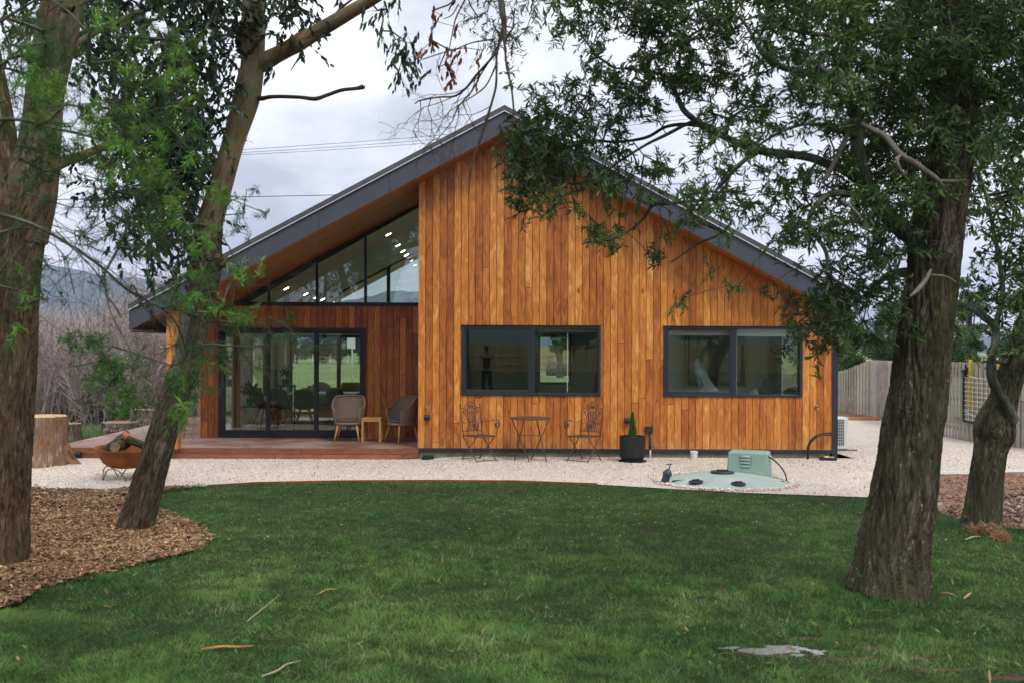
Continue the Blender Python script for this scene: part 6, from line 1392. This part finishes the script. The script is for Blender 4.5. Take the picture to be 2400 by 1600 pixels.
chips('soil_clumps', hx + u*.95, hy + v_*.75, float(gz(hy)) + .30*np.maximum(0, 1-r_)**.8*(.6 + .8*fbm(u*3+1, v_*3, 0, 4)), S, S*RNG.uniform(.5, .9, len(u)), S*RNG.uniform(.3, .7, len(u)), RNG.random(len(u)), bpy.data.materials['soil_clod_tones'], .5)
for (px, py, r, lb) in ((2284, 1243, .10, 'small clump of brown straw at the foot of the crooked tree'), (2325, 1246, .13, 'larger clump of brown straw right at the crooked trunk'), (2345, 1262, .10, 'brown straw clump lowest in the grass by the crooked tree')):
    c = PG(px, py + 6); n = 420; pos = rdir(n)*r*np.array([1, .8, .45])*RNG.random((n, 1))**.4 + [0, 0, r*.45]; v, f = leaf_arrays(pos, rdir(n), RNG.uniform(.04, .08, n), RNG.uniform(.003, .006, n), rdir(n), .3)
    o = np_mesh('straw_clump', v, f, leafmat('straw%d' % px, [(0, (.20, .10, .05)), (1, (.45, .28, .15))], .1), None, np.repeat(RNG.random(n), 6)); o.location = c; tag(o, lb, 'straw')
# ------------------------------------------------------------------ paling fence
M['paling'] = boards('weathered_palings', 0, 2, .1, 0, [(0, (.26, .235, .21)), (.45, (.42, .39, .36)), (.75, (.52, .48, .45)), (1, (.58, .50, .38))], rough=.9, seg=9, grain=1.3, spec=.1, weather=((.38, .32, .19), .45))
def paling_fence(name, path, label, front=1, w=.10, mat=None):
    o0 = Vector((path[0][0], path[0][1], 0)); m = MB(); t = empty(name, o0, 0, label, 'fence'); r = MB()
    acc = 0
    for (x0, y0, b0, t0), (x1, y1, b1, t1) in zip(path[:-1], path[1:]):
        L = math.hypot(x1-x0, y1-y0); n = max(1, math.ceil(L/(w*.86))); dx, dy = (x1-x0)/L, (y1-y0)/L; nx, ny = -dy*front, dx*front
        for i in range(n):
            s = (i + .5)/n; off = .0 if (acc+i) % 2 else .032; cx, cy = x0 + (x1-x0)*s + nx*off - o0.x, y0 + (y1-y0)*s + ny*off - o0.y; bz = b0 + (b1-b0)*s; tz = t0 + (t1-t0)*s + random.uniform(-.012, .012)
            h = w/2; q = [(cx - dx*h - nx*.008, cy - dy*h - ny*.008), (cx + dx*h - nx*.008, cy + dy*h - ny*.008), (cx + dx*h + nx*.008, cy + dy*h + ny*.008), (cx - dx*h + nx*.008, cy - dy*h + ny*.008)]
            m.slab(q if front > 0 else q[::-1], bz - .03, tz)
        acc += n
        for z in (.3, .9, 1.5):
            if z < min(t0, t1) - .1: r.beam((x0 - nx*.05 - o0.x, y0 - ny*.05 - o0.y, z), (x1 - nx*.05 - o0.x, y1 - ny*.05 - o0.y, z), .04, .08)
    m.build('palings', mat or M['paling'], t); r.build('rails', M['paling'], t); return t
FP = [(11.6, 13.5, 0, 1.72), (10.9, 17, 0, 1.72), (10.4, 19.3, 0, 1.71), (10.08, 20.8, 0, 1.71), (10.15, 22.5, 0, 1.70), (10.5, 25, 0, 1.69), (11.05, 28.7, 0, 1.67), (10.9, 29.6, 0, 1.48), (10.8, 30.6, 0, 1.27), (10.5, 34, 0, 1.15), (10, 40, 0, 1.15)]
FP2 = []
for a, b in zip(FP[:-1], FP[1:]): FP2 += [a]
FP2 += [FP[-1]]
sp = spline(FP2[:7], 4); FPs = [tuple(p) for p in sp] + FP2[7:]
paling_fence('paling_fence', FPs, 'weathered grey paling fence curving along the gravel beyond the house', 1)
# wire panel hung on the fence
c0, c1 = Vector((10.06, 20.9, 0)), Vector((10.22, 19.85, 0))
def fp(px): # a point on the fence face for a pixel column
    k = (px - VX)/F; best = min(FPs, key=lambda p: abs(p[0]/p[1] - k)); i = FPs.index(best); 
    for a, b in zip(FPs[:-1], FPs[1:]):
        ka, kb = a[0]/a[1], b[0]/b[1]
        if min(ka, kb) <= k <= max(ka, kb) and a[1] < 23:
            s = (k - ka)/(kb - ka); return Vector((a[0] + (b[0]-a[0])*s - .10, a[1] + (b[1]-a[1])*s, 0))
    return Vector((best[0] - .1, best[1], 0))
A = fp(2270); B = fp(2336); t = empty('wire_panel', A, 0, 'black-framed panel of white wire mesh hung against the paling fence', 'wire panel')
def zof(py, y): return HC + (VY - py)/F*y + ROLL*.5*y
zt, zb_ = zof(880, A.y), zof(986, A.y); D_ = B - A
f_ = MB(); f_.beam((0, 0, zb_), (0, 0, zt + .12), .035).beam(D_ + Vector((0, 0, zb_ - .05)), D_ + Vector((0, 0, zt + .1)), .03).beam((0, 0, zb_), D_ + Vector((0, 0, zb_ - .05)), .03); f_.build('panel_frame', M['black'], t)
wm = MB()
for k in range(10): z = zb_ + .05 + (zt - zb_ - .08)*k/9; wm.tube([(0, -.01, z), tuple(D_ + Vector((0, -.01, z - .02)))], .005, 5)
for k in range(1, 6): q = D_*k/6; wm.tube([(q.x, q.y - .012, zb_ + .04), (q.x, q.y - .012, zt - .03)], .005, 5)
wm.tube([(0, -.01, zt + .03), tuple(D_*.5 + Vector((0, -.01, zt - .04)))], .005, 5).tube([(0, -.01, zb_ + .22), tuple(D_*.9 + Vector((0, -.01, zb_)))], .005, 5); wm.build('wire_mesh', M['whitegloss'], t)
ys = plain('yellow_strap', (.48, .36, .03), .6)
for px, y0_, y1_, lb in ((2281, 846, 960, 'long yellow strap hanging over the fence behind the wire panel'), (2349, 850, 877, 'short yellow strap over the fence top beside the crooked tree')):
    q = fp(px); o = MB().box(-.035, .035, -.01, .01, zof(y1_, q.y), zof(y0_, q.y) + .02).box(-.035, .035, -.01, .16, zof(y0_, q.y) + .0201, zof(y0_, q.y) + .035).build('yellow_strap', ys); o.location = q + Vector((.04, 0, 0)); tag(o, lb, 'strap')
for px, py, lb in ((2271, 867, 'black bracket at the top corner of the wire panel'), (2341, 871, 'black bracket on the fence beside the crooked trunk')):
    q = fp(px); z = zof(py, q.y); o = MB().beam((-.08, -.03, -.02), (.10, -.03, .05), .09, .05).box(-.03, .03, -.05, .0, -.14, .02).box(-.015, .015, -.05, -.03, .04, .12).build('fence_bracket', M['black'], None, bevel=.006); o.location = (q.x, q.y - .03, z); tag(o, lb, 'bracket')
# ------------------------------------------------------------------ background trees
def far_tree(name, px, Y, topy, wpx, label, n=5200, ls=.12, group='trees beyond the fences', mat=None, base=None, trunk_r=.12, squash=1.0, basefrac=.25):
    x = (px - VX)/F*Y; h = HC + (VY - topy)/F*Y; rw = wpx/2/F*Y; org = np.array([x, Y, 0.]); t = empty(name, org, 0, label, 'tree', group)
    tw = [(0, 0, -.05, trunk_r*1.2), (rw*.05, 0, h*.25, trunk_r), (-rw*.05, 0, h*.5, trunk_r*.7), (rw*.08, 0, h*.85, trunk_r*.25)]; trunk('trunk', [(a + x, b + Y, c, r) for a, b, c, r in tw], M['branch'], t, org, 10, 6, .05, 3, .1, px*.1)
    nc = 22; cc = []
    for i in range(nc):
        a = RNG.random()*2*math.pi; zz = RNG.random(); r = rw*(.75*math.sqrt(RNG.random()))*(1 - .35*abs(zz*2-1)**1.5); cc.append((r*math.cos(a), r*math.sin(a)*.9, h*(basefrac + (.94 - basefrac)*zz), rw*RNG.uniform(.24, .42)))
    cc = np.array(cc); k = RNG.integers(0, nc, n); d = rdir(n); rr = RNG.random(n)**.45; pos = cc[k, :3] + d*(cc[k, 3]*rr)[:, None]*np.array([1, 1, .75*squash]); pos[:, 2] = np.minimum(pos[:, 2], h)
    lm = MB(); 
    for i in range(0, nc, 2): lm.tube([(0, 0, h*.3), tuple(cc[i, :3]*np.array([.6, .6, .8])), tuple(cc[i, :3])], [trunk_r*.4, trunk_r*.25, trunk_r*.1], 5)
    lm.build('limbs', M['branch'], t)
    v, f = leaf_arrays(pos, rdir(n, .1), RNG.uniform(ls*.6, ls*1.3, n), RNG.uniform(ls*.3, ls*.55, n), rdir(n, .6)); cn = RNG.random(nc)[k]
    o = np_mesh('crown', v, f, mat or M['leaf_far'], t, np.repeat(np.clip(cn*.6 + RNG.random(n)*.4, 0, 1), 6)); o['kind'] = 'stuff'; return t
far_tree('background_tree', 1985, 44, 752, 150, 'round mid-green tree beyond the fence next to the house corner', 7000, .13)
far_tree('background_tree', 2085, 42, 690, 150, 'taller green tree beyond the fence, mostly behind the blackwood trunk', 7000, .13)
far_tree('background_tree', 2215, 36, 720, 120, 'low pale green tree beyond the fence between the two dark trunks', 8000, .10)
far_tree('background_tree', 2275, 40, 640, 130, 'tall pale green tree beyond the fence above the crooked limb', 7000, .12)
far_tree('background_tree', 2395, 34, 610, 150, 'olive green tree beyond the fence at the picture edge', 8000, .10)
far_tree('background_tree', 1930, 60, 775, 170, 'distant darker tree seen just past the house corner', 6000, .18)
gp = 'paddock trees behind the house'
for px, top, w, lb in ((690, 748, 80, 'paddock tree seen through the sliding door beside the rear window jamb'), (742, 735, 90, 'dark paddock tree seen behind the middle stile of the sliding door'), (795, 730, 90, 'wide paddock tree seen through the third door panel'), (845, 742, 80, 'paddock tree behind the white-backed road sign'), (640, 772, 60, 'smallest paddock tree near the end of the line')):
    far_tree('paddock_tree', px, 132, top, w, lb, 6500, .36, gp, leafmat('paddock_leaves%d' % px, [(0, (.02, .035, .018)), (.6, (.055, .085, .035)), (1, (.11, .15, .07))], .2), None, .3, 1.0, .12)
far_tree('yard_tree', 1312, 70, 760, 60, 'leafy tree with a pale trunk seen through the window by the porch', 3500, .25, 'trees beyond the fences', M['leaf_far'], None, .22, 1, .55)
# paddock fence, sign, rear fence, log
t = empty('paddock_fence', (-24, 124, 0), 0, 'white post and rail fence across the paddock behind the house', 'fence'); wp = plain('white_paint', (.7, .7, .68), .6)
for k in range(9): MB().box(k*2.2 - .03, k*2.2 + .03, -.05, .05, 0, 1.3).build('post', wp, t)
MB().box(0, 17.6, -.09, -.05, .97, 1.0).build('rail', wp, t); MB().box(0, 17.6, -.09, -.05, .5, .53).build('rail', wp, t)
q = P(823, 850, 57.7); t = empty('road_sign', (q.x, 57.7, 0), 0, 'blank grey back of a road sign on a thin pole in the paddock', 'road sign')
MB().box(-.24, .24, -.012, .0, 1.95, 3.3).build('sign_plate', M['flash'], t, bevel=.01); MB().tube([(0.05, .04, 0), (.05, .04, 3.3)], .04, 10).build('pole', M['flash'], t, smooth=True); MB().box(-.2, .2, .0, .02, 2.2, 2.26).box(-.2, .2, .0, .02, 3.0, 3.06).build('bracket', M['flash'], t)
ye = boards('yellow_palings', 0, 2, .12, 0, [(0, (.22, .16, .08)), (.5, (.38, .30, .15)), (1, (.50, .42, .24))], rough=.9, seg=9, spec=.1)
paling_fence('rear_fence', [(1.5, 92, 0, 2.35), (6, 90, 0, 2.15), (12, 88, 0, 1.95)], 'yellowish paling fence far behind the house, seen through the window by the porch', 1, .25, ye)
c = P(1322, 870, 76); log('fallen_log', (c.x - 1.3, 76, .55), (c.x + 1.3, 75.4, .5), .55, M['bark_grey'], M['cutold'], 'thick fallen log on the grass behind the house', 'log')
# power lines
for i, (a, b) in enumerate((((560, 352, 60), (980, 316, 60)), ((560, 359, 60), (980, 325, 60)), ((560, 364, 60), (980, 332, 60)), ((540, 481, 60), (745, 475, 60)))):
    q0, q1 = P(*a), P(*b); d = (q1 - q0); s, e_ = q0 - d*(2.2 if i < 3 else 4), q1 + d*(3.4 if i < 3 else 8); n = 30
    pts = [s + (e_ - s)*k/n - Vector((0, 0, 1.0*(1 - (2*k/n - 1)**2)*(1.4 if i < 3 else .5))) + Vector((0, 0, .9)) for k in range(n+1)]
    if i < 3: pts = [p + Vector((0, 0, .35)) for p in pts]
    o0 = pts[0].copy(); o = MB().tube([p - o0 for p in pts], .013 if i < 3 else .022, 5).build('power_line', M['black']); o.location = o0
    tag(o, ['topmost of the three thin power lines crossing the sky above the roof', 'middle one of the three thin power lines crossing above the roof', 'lowest of the three thin power lines crossing above the roof', 'single thicker cable crossing behind the roof slope below the other lines'][i], 'power line')
# bare mauve shrubs
def thicket():
    A, B, R0, R1, T = [], [], [], [], []
    px = RNG.uniform(40, 560, 1150); Y = RNG.uniform(25, 35, 1150)
    for p, y in zip(px, Y):
        x = (p - VX)/F*y; prof = np.interp(p, [40, 90, 150, 210, 260, 330, 380, 420, 470, 560], [725, 735, 750, 765, 740, 700, 650, 640, 660, 680]) + RNG.normal()*24 + (RNG.random()**2)*130
        h = HC + (VY - prof)/F*y
        if h < .8: continue
        n = 9; d = np.array([RNG.normal()*.22, RNG.normal()*.2, 1.]); d /= np.linalg.norm(d); q = np.array([x, y, 0.]); r = RNG.uniform(.008, .016); st = h/n; tt = RNG.random()
        for i in range(n):
            d = d + RNG.normal(size=3)*.10 + [0, 0, .05]; d /= np.linalg.norm(d); q2 = q + d*st; A.append(q); B.append(q2); R0.append(r*(1 - .75*i/n)); R1.append(r*(1 - .75*(i+1)/n)); T.append(tt)
            for _ in range(3 if i > 0 else 2):
                bd = d + RNG.normal(size=3)*.55; bd /= np.linalg.norm(bd); L = RNG.uniform(.25, .8); b0 = q + (q2-q)*RNG.random(); rr = .0078
                for j in range(3):
                    bd = bd + RNG.normal(size=3)*.16 + [0, 0, .07]; bd /= np.linalg.norm(bd); b1 = b0 + bd*L/3; A.append(b0); B.append(b1); R0.append(rr); R1.append(rr*.8); T.append(tt*.7 + RNG.random()*.3); b0 = b1; rr *= .8
            q = q2
    return map(np.array, (A, B, R0, R1, T))
A_, B_, R0_, R1_, TT = thicket(); o = segs('bare_shrub_thicket', A_, B_, R0_, R1_, M['twig_mauve'], None, np.zeros(3), 3)
at = o.data.attributes.new('tint', 'FLOAT', 'POINT'); at.data.foreach_set('value', np.repeat(TT*.8 + .2*np.clip(A_[:, 2]/3, 0, 1), 6).astype(np.float32)); tag(o, kind='stuff')  # tint darker near the ground: shade inside the thicket put into the colour
# low evergreen scrub at the foot and far tops
n = 9000; x_ = RNG.uniform(-17, -8, n); y_ = RNG.uniform(26, 31, n); hh = (.15 + .5*vn(x_*1.2, y_*1.2))*RNG.random(n); v, f = leaf_arrays(np.stack([x_, y_, hh], 1), rdir(n, .3), RNG.uniform(.05, .12, n), RNG.uniform(.02, .04, n), rdir(n, .5))
tag(np_mesh('undergrowth', v, f, leafmat('undergrowth_leaves', [(0, (.05, .04, .03)), (.6, (.09, .08, .04)), (1, (.10, .17, .05))], .15), None, np.repeat(RNG.random(n), 6)), kind='stuff')
far_tree('dark_shrub', 150, 52, 764, 90, 'dark round shrub standing above the bare mauve thicket', 3000, .16, 'trees beyond the fences')
trunk_o = empty('pale_sapling', (P(101, 1000, 24.6).x, 24.6, 0), 0, 'thin pale birch-like stem in front of the bare thicket', 'sapling')
_x = P(101, 1000, 24.6).x; trunk('stem', [(_x, 24.6, 0, .024), (_x + .05, 24.6, .8, .02), (_x - .02, 24.6, 1.6, .014), (_x - .15, 24.6, 2.4, .006)], M['deadw'], trunk_o, [_x, 24.6, 0], 10, 6, .05, 3, .1, 3)
c = P(432, 940, 20.5); n = 1500
v, f = leaf_arrays(rdir(n)*np.array([.45, .4, .42])*RNG.random((n, 1))**.4 + [0, 0, .5], rdir(n, .3), RNG.uniform(.05, .09, n), RNG.uniform(.012, .022, n), rdir(n)); sh = empty('grey_green_shrub', (c.x - .5, 26.5, 0), 0, 'small grey-green shrub beyond the deck beside the house wall', 'shrub'); np_mesh('foliage', v, f, leafmat('greygreen', [(0, (.06, .09, .07)), (1, (.26, .32, .26))], .1), sh, np.repeat(RNG.random(n), 6))['kind'] = 'stuff'
# ------------------------------------------------------------------ hills
PR = [(-3000,700),(-1500,640),(-400,650),(0,618),(100,627),(170,634),(250,646),(330,652),(400,668),(500,690),(600,718),(700,716),(780,712),(820,706),(860,696),(905,688),(980,680),(1100,684),(1300,690),(1500,700),(1700,720),(1900,748),(2000,752),(2100,770),(2300,785),(2600,780),(3200,750),(5000,740)]
def hills():
    nx, ny = 420, 26; V = []; F_ = []
    for j in range(ny+1):
        q = j/ny; y = 1500 + 1500*q
        for i in range(nx+1):
            px = -2600 + 7200*i/nx; k = (px - VX)/F; x = k*2700*(.75 + .25*q*1.3); top = float(np.interp(px, [p[0] for p in PR], [p[1] for p in PR]))
            zt = HC + (VY - top)/F*2700; prof = math.sin(min(1, q/.8)*math.pi/2)**1.4; rough = (float(fbm(x/130., y/130., 0, 4)) - .5)*26*prof + (float(vn(px/5., y/40.)) - .5)*4*prof
            V.append((x, y, zt*prof*(y/2700 if q < .8 else 1 - .15*(q-.8)) + rough - 2))
    for j in range(ny):
        for i in range(nx): F_.append((j*(nx+1)+i, j*(nx+1)+i+1, (j+1)*(nx+1)+i+1, (j+1)*(nx+1)+i))
    m = NT('wooded_hills'); m.bsdf(m.ramp(m.noise(m.pos(), .012, 6, .65), [(.35, (.035, .055, .035)), (.6, (.06, .08, .045)), (.75, (.16, .17, .09))]), .95, .05)
    tag(np_mesh('hills', V, F_, m.m, None, None, False), kind='structure')
    V2 = [(-x*1.0, -y*.5, z*.35) for x, y, z in V]; tag(np_mesh('hills', V2, F_, m.m, None, None, False), kind='structure')
hills()
# ------------------------------------------------------------------ behind the viewer: what the panes mirror
paling_fence('garden_fence', [(-34, -37, .3, 2.3), (-12, -38, .3, 2.35), (0, -38.5, .3, 2.25), (12, -37, .3, 2.35), (34, -34, .3, 2.4)], 'long paling fence mirrored in the window panes behind the photographer', -1, .2, ye)

for i, (x, y, h) in enumerate(((-14, -46, 9), (-5, -50, 6.5), (3, -48, 8), (10, -44, 5.5), (18, -47, 9), (-24, -42, 8))):
    far_tree('mirrored_tree', VX + x/(-y)*F, 44, VY - 6*F/44, 150, ['tree mirrored furthest along in the porch-side panes', 'bushy tree mirrored over the rear fence', 'tree mirrored above the photographer', 'low tree mirrored in the corner window', 'tall tree mirrored at the corner pane', 'tree mirrored in the glass door'][i], 3000, .2, 'trees mirrored in the glass') if False else None
t = empty('mirrored_gum', (-.95, -7.0, .34), 0, 'dark tree trunk mirrored beside the photographer in the window by the porch', 'tree'); trunk('trunk', [(-.9, -7, .2, .24), (-1.0, -7, 2.4, .2), (-1.05, -7, 5, .17), (-.9, -7, 9, .12)], M['bark_low'], t, [-.95, -7, .34], 24, 8, .07, 9, .06, 3)
nb = np.array([(-.9 + RNG.normal()*2.2, -7 + RNG.normal()*1.6, 6.5 + RNG.random()*4) for _ in range(260)]); crown(t, [-.95, -7, .34], nb, M['leaf_gum'], n_leaf=10, tw_len=.4, leaf_l=.12, leaf_w=.05, hang=.7, spread=.6)
# trees over the rear fence
for i, (x, y, h, w) in enumerate(((-26, -50, 13, 12), (-15, -52, 14, 12), (7, -50, 5.5, 6), (17, -46, 7, 6))):
    t = empty('garden_tree', (x, y, .3), 0, ['broad tree above the rear fence, mirrored in the glass door', 'low tree above the rear fence, mirrored left of the photographer', 'rounded tree above the rear fence, mirrored in the window by the potted conifer', 'tall tree above the rear fence, mirrored in the corner window'][i], 'tree', 'trees mirrored over the rear fence')
    trunk('trunk', [(x, y, .2, .2), (x + .2, y, h*.5, .15), (x, y, h*.8, .06)], M['branch'], t, [x, y, .3], 12, 6, .05, 3); nb = np.array([x, y, h*.68]) + rdir(420)*np.array([w*.5, w*.4, h*.32])*RNG.random((420, 1))**.4
    crown(t, [x, y, .3], nb, M['leaf_far'], n_leaf=9, tw_len=.7, leaf_l=.3, leaf_w=.14, hang=.2, spread=1.0)
# ---- the photographer, mirrored in the pane
def skinmesh(name, verts, edges, rad, mat, parent, root=0, sub=2):
    me = bpy.data.meshes.new(name); me.from_pydata(verts, edges, []); me.update(); o = bpy.data.objects.new(name, me); COL.objects.link(o); o.parent = parent; me.materials.append(mat)
    md = o.modifiers.new('skin', 'SKIN'); md.use_smooth_shade = True
    for i, r in enumerate(rad): me.skin_vertices[0].data[i].radius = (r, r) if not isinstance(r, tuple) else r
    me.skin_vertices[0].data[root].use_root = True; o.modifiers.new('sub', 'SUBSURF').render_levels = sub; return o
pt = empty('person', (-.04, -.55, float(gz(-.55))), 0, 'photographer in dark clothes holding a camera to the face, mirrored in the window pane', 'person')
Vt = [(0,0,.95),(0,.01,1.12),(0,.02,1.32),(0,.03,1.45),(0,.05,1.54),(0,.07,1.62),(0,.07,1.72),
      (-.18,.02,1.42),(-.27,.14,1.20),(-.12,.28,1.50),(.18,.02,1.42),(.27,.14,1.20),(.12,.28,1.52),
      (-.10,0,.88),(-.12,.02,.5),(-.12,-.01,.10),(-.13,.12,.05),(.10,0,.88),(.12,.02,.5),(.12,-.01,.10),(.13,.12,.05)]
Ed = [(0,1),(1,2),(2,3),(3,4),(4,5),(5,6),(3,7),(7,8),(8,9),(3,10),(10,11),(11,12),(0,13),(13,14),(14,15),(15,16),(0,17),(17,18),(18,19),(19,20)]
Rd = [.13,.125,.14,.10,.055,.085,.075,.065,.045,.03,.065,.045,.03,.085,.06,.04,.035,.085,.06,.04,.035]
for s_, h_ in ((-1, 9), (1, 12)):
    for k in range(5):
        b = len(Vt); ox = s_*(-.015*k + .02); z0 = Vt[h_][2]
        Vt += [(Vt[h_][0] - s_*.02, Vt[h_][1] + .03, z0 + .05 + .018*k), (Vt[h_][0] - s_*.05, Vt[h_][1] + .045, z0 + .06 + .018*k), (Vt[h_][0] - s_*.075, Vt[h_][1] + .03, z0 + .06 + .018*k)]
        Ed += [(h_, b), (b, b+1), (b+1, b+2)]; Rd += [.011, .009, .008]
sk_ = plain('skin_tone', (.42, .26, .19), .6, .3, 0, .05); skinmesh('body', Vt, Ed, Rd, sk_, pt)
skinmesh('shirt', [Vt[i] for i in (0,1,2,3,7,8,10,11)] + [(-.235,.08,1.30)] + [(.235,.08,1.30)], [(0,1),(1,2),(2,3),(3,4),(4,8),(3,6),(6,9)], [.15,.145,.16,.105,.082,.01,.082,.01,.066,.066], plain('dark_shirt', (.02, .022, .026), .9, .1), pt)
skinmesh('trousers', [Vt[i] for i in (0,13,14,15,17,18,19)], [(0,1),(1,2),(2,3),(0,4),(4,5),(5,6)], [.14,.10,.08,.065,.10,.08,.065], plain('dark_trousers', (.03, .03, .035), .9, .1), pt)
MB().ell((0, .045, 1.735), .088, .10, .085, 16, 10, .02).build('hair', plain('brown_hair', (.05, .03, .02), .8, .2), pt, smooth=True)
ct = empty('camera_in_hands', (-.04, -.55 + .23, float(gz(-.55)) + 1.66), 0, 'black camera held up to the photographer face', 'camera')
MB().box(-.07, .07, -.035, .035, -.05, .045).box(-.025, .025, -.03, .03, .045, .07).build('camera_body', M['black'], ct, bevel=.01); MB().tube([(0, .035, 0), (0, .13, 0)], .038, 20).build('lens', M['black'], ct, smooth=True, smooth_angle=40)
# ------------------------------------------------------------------ air
hm_ = MB().box(-4400, 4400, -3600, 3600, -3, 300).build('haze', None); vm = NT('thin_haze'); pv = vm.n('ShaderNodeVolumePrincipled'); pv.inputs['Density'].default_value = .00024; pv.inputs['Color'].default_value = (.55, .66, 1, 1); pv.inputs['Anisotropy'].default_value = .0
vm.L.new(pv.outputs[0], vm.out.inputs['Volume']); hm_.data.materials.append(vm.m); tag(hm_, kind='stuff')
